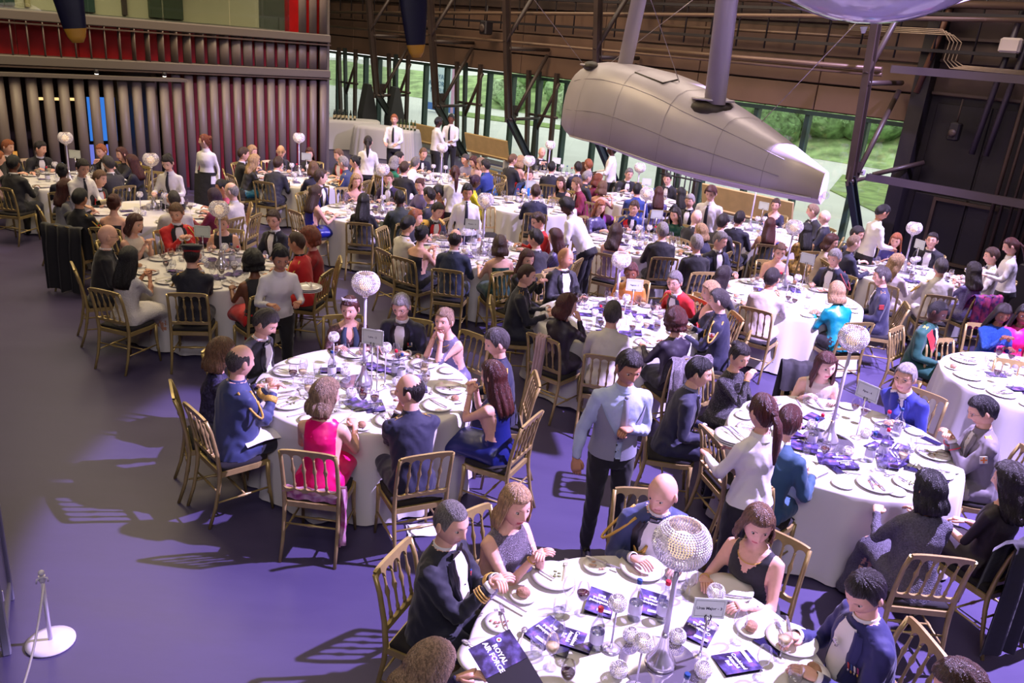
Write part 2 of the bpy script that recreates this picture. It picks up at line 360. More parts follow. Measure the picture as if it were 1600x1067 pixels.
for k in range(4):
    o_ = .07 * k; mb = MB(); pts = [W(-8.2, .5, 4.42 + .03 * k), W(-6.15 - o_, .5, 4.42 + .03 * k), W(-6.02 - o_ + .05, .5, 4.3), W(-6.0 - o_, .5, 3.98), W(-5.85 - o_, .5, 3.9 - .02 * k), W(-4.2, .5, 3.88 - .02 * k)]
    mb.tube(pts, .012, 6); tag(mb.build('conduit_run', mat('bright_conduit', (170, 150, 130), rough=.3, metal=.6)), ['outermost', 'second', 'third', 'innermost'][k] + ' thin metal conduit bending beside the white junction box', 'conduit', 'conduits bending beside the junction box')
r = empty('wall_speaker', W(-5.72, .4, 2.72)); mb = MB(); mb.box((0, 0, 0), (.2, .2, .34), RWZ, bev=.03); mb.build('case', DK2, r)
mb = MB(); mb.tube([(0, 0, .15), (0, 0, .6)], .018, 6); mb.build('bracket', DK, r); mb = MB(); mb.lathe([(.07, 0), (.075, .02), (.02, .03)], 12); mb.build('cone', DK, r, loc=(-.075, -.075, -.03), rot=(pi / 2, 0, -pi / 4))
tag(r, 'black loudspeaker mounted on the black wall right of the column', 'speaker')
r = empty('motion_sensor', W(-7.05, .95, 1.75)); mb = MB(); mb.box((0, 0, 0), (.09, .07, .12), RWZ, bev=.015); mb.build('case', mat('grey_plastic', (170, 166, 172)), r)
mb = MB(); mb.sphere((0, 0, 0), .02); mb.build('lens', DK2, r, loc=(-.03, -.035, 0)); tag(r, 'small grey sensor box on the right column', 'sensor')
# small pale screen panel at the far right edge
mb = MB(); wbox(mb, -3.55, -2.2, 1.9, 1.94, 0.85, 2.35); o = mb.build('projection_screen', mat('pale_pink_board', (190, 170, 176))); tag(o, 'pale board standing at the right edge behind the serving waitress', 'screen')
mb = MB(); wbox(mb, -3.6, -2.1, 1.7, 2.1, 0, .85, bev=.02); tag(mb.build('side_cabinet', DK2), 'low black cabinet under the pale board at right', 'cabinet')
# ------------------------------------------------------------------ left pavilion with slatted front (u = -17.6)
UF = -17.6
SLAT = mat('taupe_slat', (104, 92, 88), rough=0.45, var=0.06, vscale=3); BEAM = mat('grey_taupe_beam', (92, 84, 80), rough=.5)
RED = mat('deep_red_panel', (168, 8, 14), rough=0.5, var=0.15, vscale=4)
mb = MB(); wbox(mb, UF - .5, UF + .12, 6.85, 20.5, 2.46, 2.64, bev=.02); wbox(mb, UF - .5, UF + .12, 6.85, 20.5, 3.24, 3.42, bev=.02)
wbox(mb, UF - .5, UF, 6.82, 6.95, 0, 4.9)
wl = struct('wall_left', mb, BEAM)
mb = MB(); wbox(mb, UF - .05, UF + .14, 6.86, 20.5, 3.18, 3.21); wbox(mb, UF + .02, UF + .15, 6.86, 20.5, 2.43, 2.455); mb.build('beam_lip', DK, wl)
def blade(w_, t_, h_):
    mb = MB(); n = 10; vs = []
    for z in (0, h_):
        for j in range(n): a = 2 * pi * j / n; vs.append((w_ / 2 * cos(a), t_ / 2 * sin(a), z))
    fs = [(j, (j + 1) % n, n + (j + 1) % n, n + j) for j in range(n)] + [tuple(reversed(range(n))), tuple(range(n, 2 * n))]
    return mb.add(vs, fs, 0, [True] * n + [False, False])
lowm = blade(.19, .10, 2.44).mesh('slat', SLAT); upm = blade(.20, .035, .60).mesh('slat', SLAT); tallm = blade(.19, .1, 2.30).mesh('slat', SLAT); topm = blade(.2, .06, 1.5).mesh('slat', SLAT)
for k in range(50):
    vv = 7.0 + .267 * k
    if k < 14: ob('slat', lowm, wl, W(UF + .02, vv, 0), (0, 0, -pi / 4 + pi / 2))
    t = min(1, max(0, (vv - 8.2) / 3.6))
    ob('slat', upm, wl, W(UF + .02, vv, 2.64), (0, 0, -pi / 4 + pi / 2 - t * 1.8))
    if k < 3: ob('slat', topm, wl, W(UF + .02, vv, 3.42), (0, 0, -pi / 4 + pi / 2))
for k in range(38): ob('slat', tallm, wl, W(UF + .42, 10.62 + .265 * k, 0), (0, 0, -pi / 4 + pi / 2))
mb = MB(); wbox(mb, UF + .3, UF + .55, 10.45, 20.6, 2.30, 2.36); mb.build('slat_rail', BEAM, wl)
for k in range(13):
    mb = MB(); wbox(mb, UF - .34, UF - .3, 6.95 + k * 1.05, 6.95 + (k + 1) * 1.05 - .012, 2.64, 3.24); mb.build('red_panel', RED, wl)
for k in range(4):
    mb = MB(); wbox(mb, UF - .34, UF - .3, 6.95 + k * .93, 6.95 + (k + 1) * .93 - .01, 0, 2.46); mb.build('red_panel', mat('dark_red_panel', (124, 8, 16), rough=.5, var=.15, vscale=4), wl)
mb = MB(); wbox(mb, UF - .3, UF - .25, 6.95, 7.8, 3.42, 4.9); mb.build('red_panel', RED, wl)
# balcony glass and the room behind it
BG = glassmat('balcony_glass', (0.86, 0.95, 0.90), 0.86)
for k in range(9):
    mb = MB(); wbox(mb, UF - .02, UF, 7.85 + k * 1.4, 7.85 + (k + 1) * 1.4 - .015, 3.43, 4.65); mb.build('balcony_pane', BG, wl)
mb = MB(); wbox(mb, UF - 3.4, UF - 3.3, 6.9, 20.5, 3.4, 6.2); up = mb.build('upper_room_wall', CRM, wl)
mb = MB(); wbox(mb, UF - 3.4, UF - .5, 6.9, 20.5, 3.30, 3.42); mb.build('upper_floor', BEAM, wl)
TEAL = mat('dark_teal_pane', (60, 78, 72), rough=.15); YEL = mat('warm_cream_board', (186, 166, 122)); DGR = mat('moss_green_board', (64, 72, 54))
for k, (v0, v1, m_) in enumerate(((8.9, 9.7, DGR), (10.2, 10.3, DK), (10.9, 11.6, TEAL), (12.2, 12.3, YEL), (12.5, 13.1, TEAL), (13.9, 14.1, DK), (15.0, 16.5, YEL))):
    mb = MB(); wbox(mb, UF - 3.3, UF - 3.2, v0, v1, 3.45, 5.4, bev=.01); mb.build('wall_bay', m_, wl)
mb = MB(); wbox(mb, UF - 3.4, UF, 6.9, 20.5, 6.0, 6.2); mb.build('upper_ceiling', CRM, wl)
area('upper_room_light', W(UF - 1.8, 12, 5.8), W(UF - 1.8, 12, 3), (1.0, 0.86, 0.62), 170, 1.5, 9)
# gallery behind the free slats: back wall, lit displays, spot lamps
mb = MB(); wbox(mb, UF - 3.6, UF - 3.4, 6.9, 20.5, 0, 2.46); mb.build('gallery_wall', mat('gallery_umber', (70, 48, 36), rough=.6, var=.5, vscale=1.4), wl)
mb = MB(); wbox(mb, UF - 3.6, UF - .3, 10.75, 10.85, 0, 2.46); mb.build('gallery_side_wall', mat('gallery_taupe', (96, 76, 64)), wl)
def disp(lab, v0, v1, z0, z1, col, e, d=3.3):
    r = empty('exhibit_display', W(UF - d + .1, (v0 + v1) / 2, z0)); inv = Matrix.Translation(-r.location)
    mb = MB(); wbox(mb, UF - d, UF - d + .08, v0, v1, z0, z1, bev=.01); o = mb.build('casing', DK2, r); o.data.transform(inv)
    mb = MB(); wbox(mb, UF - d + .08, UF - d + .09, v0 + .03, v1 - .03, z0 + .03, z1 - .03); o = mb.build('lit_face', mat('lit_%d_%d_%d' % col, col, emit=e), r); o.data.transform(inv)
    if z0 > .3:
        mb = MB(); wbox(mb, UF - d, UF - d + .05, (v0 + v1) / 2 - .04, (v0 + v1) / 2 + .04, 0, z0); o = mb.build('stand', DK2, r); o.data.transform(inv)
    tag(r, lab, 'display')
disp('tall blue screen glowing behind the slats', 10.98, 11.62, .75, 1.75, (60, 130, 230), .9, 2.2)
disp('lower blue picture screen behind the slats', 11.05, 11.6, .2, .7, (110, 120, 215), 1.0, 2.4)
disp('glowing red banner behind the leftmost slats', 15.9, 16.4, 1.3, 2.4, (220, 20, 30), 1.0)
disp('warm lit shelf sign behind the slats', 10.9, 12.4, 1.5, 1.62, (255, 214, 140), 1.3)
disp('cream lit notice behind the middle slats', 13.0, 13.5, 1.45, 1.85, (250, 224, 170), 1.1)
disp('cream lit poster behind the left slats', 14.2, 15.4, 1.1, 1.3, (250, 224, 170), 1.1)
disp('orange lit display behind the far-left slats', 17.3, 17.8, 1.8, 2.3, (230, 150, 60), 1.0)
disp('small red glowing case low behind the slats', 13.2, 13.5, .55, .8, (240, 50, 50), 1.4)
disp('bright white low display behind the slats', 10.9, 11.3, .2, .5, (255, 240, 220), 1.6, 2.6)
disp('amber low showcase behind the middle slats', 12.7, 14.0, .2, .45, (220, 150, 70), .9)
for k, vv in enumerate((10.75, 12.05, 15.0)):
    r = empty('track_spotlight', W(UF + .15, vv, 2.37)); mb = MB(); mb.lathe([(.03, 0), (.045, .02), (.045, .08), (.02, .09)], 10); mb.build('housing', DK2, r)
    mb = MB(); mb.lathe([(.034, -.004), (.034, 0)], 10); mb.build('lamp_face', mat('lamp_white', (255, 244, 230), emit=14), r)
    tag(r, ['small lit spotlight under the beam, nearest the red wall', 'small lit spotlight under the beam above the middle slats', 'small lit spotlight under the beam, leftmost one'][k], 'light')
# ------------------------------------------------------------------ outside
PAV = mat('pale_paving', (206, 206, 200), rough=.8, var=.06, vscale=.6); GRS = mat('mown_grass', (128, 152, 84), rough=.9, var=.35, vscale=2.2, bump=.6, bscale=14)
mb = MB(); wbox(mb, -95, 30, -80, -.3, -.25, -.06); struct('ground_outside', mb, PAV)
def patch(name, pts, z0, z1, m, lab):
    mb = MB(); mb.prism([(W(u, v).x, W(u, v).y) for u, v in pts], z0, z1); o = mb.build(name, m); o['kind'] = 'structure'; return o
patch('lawn', [(-13.8, -13.2), (-12, -8.5), (-9, -5.6), (-6, -4.2), (8, -1.5), (14, -13), (-2, -13.3)], -.1, -.03, GRS, '')
patch('lawn_strip', [(-36, -10.6), (-30, -12.6), (-24, -13.4), (-24, -12.6), (-27.5, -11.2), (-32, -9.6)], -.1, -.02, GRS, '')
# grassy bank: terrain sheet following the far edge of the path
rows = []; NU, NV = 70, 16
for j in range(NV):
    t = j / (NV - 1); row = []
    for i in range(NU):
        u = -80 + i * 1.45
        v0 = -17.0 + max(0, (u + 22)) * -.05 + (max(0, -u - 26)) * .18
        v = v0 - t * 16; h = -.05 + 3.0 * (1 - exp(-((t * 2.6) ** 1.5))) * (1 if u > -36 else max(.25, 1 - (-36 - u) / 20))
        p = W(u, v, h + .22 * noise.noise(Vector((u * .5, v * .5, 0))) * min(1, t * 6)); row.append(p)
    rows.append(row)
mb = MB(); mb.grid(rows); o = mb.build('grass_bank', mat('rough_grass', (150, 174, 116), rough=.95, var=.5, vscale=1.2, bump=.8, bscale=9, detail=6)); o['kind'] = 'structure'
LEAF = [mat('shrub_green_a', (142, 174, 118), rough=.9, var=.5, vscale=5, bump=1, bscale=20, detail=6), mat('shrub_green_b', (168, 190, 146), rough=.9, var=.5, vscale=5, bump=1, bscale=20, detail=6), mat('shrub_green_c', (116, 148, 96), rough=.9, var=.5, vscale=5, bump=1, bscale=20, detail=6)]
rs = random.Random(5)
def shrub_mesh(seed):
    r = random.Random(seed); mb = MB(); mb.sphere((0, 0, .45), (.9, .9, .75), 14, 9)
    mb.v = [tuple(Vector(p) * (1 + .35 * noise.noise(Vector(p) * 2.2 + Vector((seed, 0, 0))))) for p in mb.v]
    for k in range(260):     # leaf sprays on the crown
        a = r.uniform(0, 2 * pi); e = r.uniform(-.2, 1.45); d = Vector((cos(a) * cos(e), sin(a) * cos(e), sin(e))); p = Vector((d.x * .95, d.y * .95, .45 + d.z * .8)) * r.uniform(.85, 1.12)
        s1 = Vector((r.uniform(-1, 1), r.uniform(-1, 1), r.uniform(-1, 1))).normalized() * .12; s2 = d.cross(s1).normalized() * .06
        mb.add([p - s2, p + s1, p + s2 + d * .05], [(0, 1, 2)])
    return mb
SHR = [[shrub_mesh(k).mesh('shrub', LEAF[q]) for q in range(3)] for k in range(3)]
adj = ['pale', 'mid green', 'dark green']
for k in range(46):
    u = -37 + k * .86 + rs.uniform(-.4, .4); t = rs.random(); q = rs.choice((0, 0, 1, 2))
    v = -17.6 + max(0, (u + 22)) * -.05 + max(0, -u - 26) * .18 - t * 5.5
    o = ob('shrub', SHR[k % 3][q], None, W(u, v, .1 + t * 1.7), (0, 0, rs.uniform(0, 6))); sc = rs.uniform(.8, 1.7); o.scale = (sc, sc, sc * rs.uniform(.7, 1))
    tag(o, ('pale' if q == 1 else 'mid green' if q == 0 else 'dark green') + ' rounded wild shrub ' + ('low' if t < .33 else 'halfway up' if t < .66 else 'high') + ' on the bank outside, ' + ('far left' if k < 12 else 'left' if k < 23 else 'right' if k < 34 else 'far right'), 'shrub', 'shrubs on the bank outside')
# outdoor sign panel
r = empty('outdoor_sign', W(-33.5, -9.4, 0), -pi / 4); mb = MB(); mb.box((0, 0, 1.15), (2.3, .25, 2.2), bev=.02); mb.build('board', mat('pale_blue_board', (206, 224, 232)), r)
mb = MB(); mb.box((0, -.01, .22), (2.34, .27, .35)); mb.build('blue_base', mat('sign_blue', (60, 110, 190)), r)
mb = MB(); mb.box((1.0, -.01, 1.15), (.22, .27, 2.2)); mb.build('pink_stripe', mat('sign_pink', (214, 160, 196)), r); tag(r, 'pale free-standing sign board outside on the paving', 'sign')
def text(body, size, m, parent=None, loc=(0, 0, 0), rot=(0, 0, 0), depth=.0006, name='lettering', align='CENTER', bold=0.0):
    cu = bpy.data.curves.new(name, 'FONT'); cu.body = body; cu.size = size; cu.align_x = align; cu.align_y = 'CENTER'; cu.extrude = depth; cu.offset = bold; cu.resolution_u = 2
    o = bpy.data.objects.new(name, cu); COL.objects.link(o); dg = bpy.context.evaluated_depsgraph_get(); me = bpy.data.meshes.new_from_object(o.evaluated_get(dg))
    bpy.data.objects.remove(o); bpy.data.curves.remove(cu); me.materials.clear(); me.materials.append(m)
    return ob(name, me, parent, loc, rot)
text('ROYAL\nAIR FORCE\nMUSEUM', .34, mat('sign_ink_blue', (50, 110, 150)), r, (-.15, -.135, 1.35), (pi / 2, 0, 0), .004)
# ================================================================== hanging aircraft float and other aircraft pieces
ALU = mat('pale_doped_metal', (208, 197, 206), rough=0.42, metal=0.15, var=0.10, vscale=1.3, bump=.05, bscale=5)
SEAM = mat('seam_line', (172, 160, 170), rough=.6)
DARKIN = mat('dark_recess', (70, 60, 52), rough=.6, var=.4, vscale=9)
FN = Vector((0.43, 10.3, 0)); FT = Vector((2.35, 6.5, 0)); FL = (FT - FN).length; FD = (FT - FN) / FL; FP = Vector((FD.y, -FD.x, 0))  # FP points towards the camera side
FPROF = [(0.0, 3.09, 3.04, .015), (.05, 3.20, 2.93, .085), (.15, 3.30, 2.83, .16), (.4, 3.42, 2.70, .29), (.8, 3.49, 2.60, .39), (1.3, 3.50, 2.56, .46), (1.9, 3.46, 2.53, .46), (2.4, 3.38, 2.52, .44),
         (2.8, 3.27, 2.52, .41), (3.2, 3.18, 2.54, .34), (3.6, 3.06, 2.56, .24), (4.0, 2.94, 2.58, .13), (4.257, 2.86, 2.60, .035)]
def fpoint(t, lat, z): return FN + FD * t + FP * lat + Vector((0, 0, z))
def fsect(t, zt, zb, w_, nn=20):
    """one cross-section: rounded deck, near-flat sides, shallow V bottom with a hard chine"""
    h = zt - zb; ch = .16 * h * min(1, t / 1.6) ; pts = []
    cz = zb + ch
    for k in range(13):
        a = pi * k / 12; e = .62 if t > .6 else .9
        x = cos(a); y = sin(a); e = .95 - .33 * min(1, t / 1.2); ey = .95 - .23 * min(1, t / 1.2)
        pts.append((w_ * math.copysign(abs(x) ** e, x), cz + (zt - cz) * abs(y) ** ey))
    for k in (1, 2, 3, 4, 5):
        f = k / 6; pts.append((-w_ * (1 - 2 * f), cz - ch * (1 - abs(1 - 2 * f)) * 1.0))
    return [fpoint(t, a, b) for a, b in pts]
def finterp(t):
    for a, b in zip(FPROF, FPROF[1:]):
        if a[0] <= t <= b[0]:
            k = (t - a[0]) / (b[0] - a[0]); return [a[i] + (b[i] - a[i]) * k for i in range(4)]
    return list(FPROF[-1])
fl = empty('aircraft_float', FN + FD * 2 + Vector((0, 0, 2.55))); finv = Matrix.Translation(-fl.location)
def fpart(name, mb, m, parent=None):
    o = mb.build(name, m, parent or fl); o.data.transform(finv if True else Matrix()); return o
ts = [0, .015, .05, .1, .2, .35, .55, .8, 1.1, 1.4, 1.8, 2.2, 2.6, 3.0, 3.4, 3.8, 4.257]
mb = MB(); mb.grid([fsect(*finterp(t)) for t in ts], closed=True); n_ = 18
mb.f.append(tuple(range(n_))); mb.m.append(0); mb.sm.append(False); mb.f.append(tuple(reversed(range(len(mb.v) - n_, len(mb.v))))); mb.m.append(0); mb.sm.append(False)
o = fpart('hull', mb, ALU)
for t in (.9, 1.75, 2.55, 3.25, 3.75):   # raised plate joints across the hull
    mb = MB(); s_ = fsect(*finterp(t)); s2 = fsect(*finterp(t + .007)); cen = sum(s_, Vector()) / len(s_)
    mb.grid([[cen + (p - cen) * 1.004 for p in s_], [cen + (p - cen) * 1.004 for p in s2]], closed=True); fpart('plate_joint', mb, SEAM)
for lz in (.35, .72):
    mb = MB(); pts = []
    for t in [.5 + .2 * k for k in range(18)]:
        q = finterp(t); s_ = fsect(*q); i = 3 if lz > .5 else 1; cen = sum(s_, Vector()) / len(s_); pts.append(cen + (s_[i] - cen) * 1.003)
    mb.tube(pts, .003, 4); fpart('rivet_seam', mb, SEAM)
# keel chine strake
mb = MB(); pts = []
for t in [.8 + .2 * k for k in range(18)]:
    s_ = fsect(*finterp(t)); pts.append(s_[0])
mb.tube(pts, .008, 5); fpart('chine_strake', mb, ALU)
# hatch outline, strut wells, transom plate, tail ring
mb = MB()
pts = [fpoint(t, .25, finterp(t)[1] - .045) for t in (1.75, 2.25)] + [fpoint(2.3, .12, finterp(2.3)[1] + .005)]
mb.tube(pts, .009, 5); fpart('hatch_edge', mb, DARKIN)
mb = MB(); mb.sphere(fpoint(2.85, .10, 3.19), (.20, .24, .09), 16, 8); fpart('strut_well', mb, DARKIN)
mb = MB(); mb.sphere(fpoint(.72, .16, 3.43), (.10, .26, .055), 14, 7); fpart('strut_well', mb, DARKIN)
for t, la, zz in ((2.85, .1, 3.3), (.75, .1, 3.47)):
    mb = MB(); mb.lathe([(.19, -.01), (.2, .0), (.19, .01)], 16, fpoint(t, la, zz - .03)); fpart('well_rim', mb, ALU)
mb = MB(); mb.sphere(fpoint(4.29, 0, 2.68), (.03, .03, .03), 8, 6); fpart('tail_light', mb, glassmat('lamp_lens'))
# struts (streamlined) and bracing wires
def strut(nm, a, b, w1, w2, lab):
    mb = MB(); mb.tube([a, b], [(w1, w2), (w1, w2)], 20, up=FD); o = mb.build('float_strut', ALU); tag(o, lab, 'strut', 'streamlined struts above the float')
strut('', (1.62, 7.6, 3.24), (1.42, 7.5, 7.2), .075, .12, 'broad streamlined strut rising from the middle of the float')
strut('', (.95, 9.3, 3.46), (1.32, 9.3, 7.4), .065, .11, 'streamlined strut rising from the nose of the float')
mb = MB(); mb.lathe([(.02, 0), (.05, .02), (.07, .06), (.075, .07)], 16, (1.62, 7.6, 3.18)); tag(mb.build('strut_foot', ALU), 'rounded foot of the broad strut in the float deck', 'strut foot')
WIRE = mat('steel_wire', (190, 180, 180), rough=.3, metal=.8)
for a, b, lb in (((1.95, 7.4, 3.05), (4.2, 7.2, 6.2), 'long bracing wire from the float tail up to the right'), ((1.45, 8.2, 3.25), (-.2, 8.4, 6.4), 'bracing wire crossing from mid-float up to the left'),
                 ((.75, 9.6, 3.42), (2.9, 8.8, 5.4), 'bracing wire from the float nose crossing to the right'), ((.62, 9.8, 3.35), (-1.2, 9.9, 5.2), 'bracing wire from the nose up to the left')):
    mb = MB(); mb.tube([a, b], .004, 5); tag(mb.build('bracing_wire', WIRE), lb, 'wire', 'bracing wires of the float')
# pale hull bottom above the frame top
r = empty('aircraft_hull', (2.58, 7.0, 4.83)); mb = MB(); rows = []
for i in range(15):
    t = i / 14; x = -1.15 + 2.3 * t; rr = .92 * max(.02, sin(pi * min(1, max(0, t * .96 + .02)))) ** .55
    rows.append([Vector((x, rr * .55 * cos(a), rr * sin(a) * .95 + .02)) for a in [2 * pi * k / 28 for k in range(28)]])
mb.grid(rows, closed=True); mb.build('shell', mat('pale_glossy_hull', (196, 190, 206), rough=.12, coat=.6), r)
mb = MB(); mb.tube([(-.85, .2, -.62), (-.3, .3, -.80), (.3, .3, -.8), (.9, .2, -.62)], .006, 5); mb.build('seam', SEAM, r)
mb = MB(); mb.lathe([(.015, -.05), (.02, -.03), (.03, 0)], 10, (-.1, 0, -.87)); mb.build('drain', mat('white_enamel', (220, 214, 222)), r)
mb = MB(); mb.tube([(0, 0, .8), (0, 0, 6.0)], .02, 6); mb.build('hanger', WIRE, r)
r.rotation_euler = (0, -radians(6), radians(-12)); tag(r, 'glossy pale rounded aircraft hull above the float tail', 'hull')
# propeller blades with yellow tips
NAVY = mat('black_blue_blade', (22, 22, 44), rough=.35); TIP = mat('ochre_tip', (176, 128, 30), rough=.5)
def propeller(loc, lab, k):
    r = empty('propeller_blade', loc); inv = Matrix.Translation(-r.location); mb = MB(); rows = []
    for z, w_ in ((0, .045), (.05, .075), (.12, .095), (.45, .135), (.9, .155), (1.6, .15), (2.6, .12)):
        rows.append([Vector((w_ * cos(a), .022 * sin(a) * (1 + z * .5), z)) for a in [2 * pi * q / 14 for q in range(14)]])
    m1 = MB(); m1.grid([rows[2]] + rows[3:], closed=True); m1.build('blade', NAVY, r)
    m2 = MB(); m2.grid(rows[:3], closed=True); m2.f.append(tuple(reversed(range(14)))); m2.m.append(0); m2.sm.append(False); m2.build('tip', TIP, r)
    mb = MB(); mb.lathe([(.12, 2.6), (.16, 2.7), (.16, 3.0), (.05, 3.2)], 14); mb.build('hub', NAVY, r)
    mb = MB(); mb.tube([(0, 0, 3.1), (0, 0, 8.2)], .01, 5); mb.build('hanger', WIRE, r)
    r.rotation_euler = (0, radians(k), radians(20)); tag(r, lab, 'propeller blade', 'yellow-tipped propeller blades hanging down')
propeller(ray(122, 67) * (7.6 / ray(122, 67).y) + Vector((0, 0, CH)), 'dark propeller blade with yellow tip in front of the red band', -7)
propeller(ray(651, 90) * (8.6 / ray(651, 90).y) + Vector((0, 0, CH)), 'dark propeller blade with yellow tip above the bar', -6)
# ================================================================== banquet chair
GOLD = mat('gilt_paint', (172, 150, 96), rough=0.36, metal=0.4, var=.12, vscale=14, spec=.6); PAD = mat('black_seat_velvet', (24, 20, 24), rough=.9)
def make_chair():
    r = empty('banquet_chair')
    def leg(x, y, back):
        mb = MB(); s_ = 1 if x > 0 else -1
        if back: pts = [(x * 1.02, y - .10, 0), (x, y - .045, .16), (x, y - .01, .34), (x, y, .44), (x, y - .015, .60), (x, y - .05, .78), (x * .985, y - .085, .885)]; rr = [.013, .014, .016, .018, .016, .015, .014]
        else: pts = [(x * 1.05, y + .03, 0), (x * 1.02, y + .015, .14), (x * 1.01, y + .01, .155), (x * 1.01, y + .01, .17), (x, y, .30), (x, y, .43)]; rr = [.011, .014, .019, .014, .017, .019]
        mb.tube(pts, rr, 8); mb.build('leg', GOLD, r)
    for s_ in (-1, 1): leg(.195 * s_, -.19, True); leg(.195 * s_, .19, False)
    # seat rail, rounded front
    mb = MB(); pl = []
    for x, y in ((-.205, -.19), (.205, -.19), (.215, .1), (.20, .19), (.12, .225), (-.12, .225), (-.20, .19), (-.215, .1)): pl.append((x, y))
    mb.prism(pl, .405, .445); mb.build('seat_frame', GOLD, r)
    mb = MB(); rows = []
    for z, k in ((.445, .93), (.468, .95), (.482, .85), (.487, .5), (.488, .05)): rows.append([Vector((x * k, y * k + .01, z)) for x, y in pl])
    mb.grid(rows, closed=True); mb.build('seat_pad', PAD, r)
    def by(z): return -.19 - .085 * max(0, (z - .44) / .445) ** 1.3
    # arched top rail and lower rail with scallops
    def rail(zf, zb_, name):
        mb = MB(); N = 41; top = []; bot = []
        for i in range(N):
            x = -.19 + .38 * i / (N - 1); ph = (x + .19) / .38 * 5 % 1; arch = sqrt(max(0, 1 - (2 * ph - 1) ** 2))
            zt, zb2 = zf(x, arch), zb_(x, arch); top.append((x, zt)); bot.append((x, zb2))
        vs = [(x, by(z) - .010, z) for x, z in top] + [(x, by(z) - .010, z) for x, z in bot] + [(x, by(z) + .010, z) for x, z in top] + [(x, by(z) + .010, z) for x, z in bot]
        fs = []
        for i in range(N - 1):
            fs += [(i, i + 1, N + i + 1, N + i), (2 * N + i + 1, 2 * N + i, 3 * N + i, 3 * N + i + 1), (i + 1, i, 2 * N + i, 2 * N + i + 1), (N + i, N + i + 1, 3 * N + i + 1, 3 * N + i)]
        mb.add(vs, fs); mb.build(name, GOLD, r)
    rail(lambda x, a: .905 - .012 * (x / .19) ** 4 + .004, lambda x, a: .825 + .045 * a, 'top_rail')
    rail(lambda x, a: .585 - .022 * a, lambda x, a: .535, 'lower_rail')
    for k in range(1, 5):
        x = -.19 + .38 * k / 5; mb = MB(); pts = []; rr = []
        for z, q in ((.575, .008), (.60, .013), (.62, .008), (.70, .0085), (.735, .016), (.77, .0085), (.815, .0075), (.832, .009)): pts.append((x, by(z), z)); rr.append(q)
        mb.tube(pts, rr, 7); mb.build('spindle', GOLD, r)
    for pts in ([(-.20, -.21, .20), (-.20, .20, .20)], [(.20, -.21, .20), (.20, .20, .20)], [(-.20, 0, .20), (.20, 0, .20)], [(-.2, -.2, .27), (.2, -.2, .27)]):
        mb = MB(); a, b = Vector(pts[0]), Vector(pts[1]); mb.tube([a, a.lerp(b, .42), a.lerp(b, .46), a.lerp(b, .54), a.lerp(b, .58), b], [.007, .009, .013, .013, .009, .007], 6); mb.build('stretcher', GOLD, r)
    return r
CHAIR0 = make_chair(); CHAIR_USED = [False]
def place_chair(x, y, yaw, label, group):
    """yaw: direction faced (0 = +y)"""
    if not CHAIR_USED[0]: c = CHAIR0; CHAIR_USED[0] = True
    else: c = copy_tree(CHAIR0)
    c.location = (x, y, 0); c.rotation_euler = (0, 0, yaw); tag(c, label, 'chair', group); return c
# ================================================================== tables
CLOTH = mat('white_linen', (206, 202, 200), rough=.75, bump=.08, bscale=300, sheen=.2)
TR = 0.915; TZ = 0.75
def cloth_mesh(seed, n=128):
    r = random.Random(seed); ph = [r.uniform(0, 6.3) for _ in range(4)]; mb = MB(); rows = []
    def fold(a): return .5 * sin(14 * a + ph[0]) + .35 * sin(22 * a + ph[1]) + .3 * sin(9 * a + ph[2]) + .2 * sin(31 * a + ph[3])
    for rad, z, k in ((.02, .756, 0), (.45, .756, 0), (.85, .756, 0), (TR - .012, .756, 0), (TR, .750, 0), (TR + .006, .738, .04), (TR + .012, .70, .18), (TR + .02, .6, .42), (TR + .03, .45, .7), (TR + .045, .28, .9), (TR + .06, .12, 1), (TR + .075, .02, 1.05)):
        row = []
        for j in range(n):
            a = 2 * pi * j / n; f_ = fold(a) * .045 * k; row.append(Vector(((rad + f_) * cos(a), (rad + f_) * sin(a), z if z > .05 else z + .006 * sin(5 * a))))
        rows.append(row)
    mb.grid(rows, closed=True); mb.f.append(tuple(range(n))); mb.m.append(0); mb.sm.append(False)
    mb.f = [tuple(reversed(f_)) for f_ in mb.f]; return mb
CLM = [cloth_mesh(k).mesh('tablecloth', CLOTH) for k in range(3)]
WOOD = mat('plywood', (150, 120, 80)); 
def tbl_proto():
    r = empty('banquet_table'); mb = MB(); mb.lathe([(.88, .70), (.885, .705), (.885, .735), (.88, .738)], 32); mb.build('tabletop', WOOD, r)
    for k in range(4):
        a = pi / 4 + k * pi / 2; mb = MB(); mb.tube([(.55 * cos(a), .55 * sin(a), 0), (.5 * cos(a), .5 * sin(a), .70)], .018, 6); mb.build('leg', DK, r)
    return r
TABLES = {}
TBL0 = [None]
def table(key, p, phrase):
    if TBL0[0] is None: TBL0[0] = tbl_proto(); t = TBL0[0]
    else: t = copy_tree(TBL0[0])
    t.location = (p.x, p.y, 0); tag(t, 'round banquet table under the white cloth, ' + phrase, 'table', 'round banquet tables')
    c = ob('tablecloth', CLM[len(TABLES) % 3], None, (p.x, p.y, 0), (0, 0, len(TABLES) * 1.3)); tag(c, 'white cloth on the round table ' + phrase, 'tablecloth', 'white round tablecloths')
    TABLES[key] = (p, phrase); return p
TB = {}
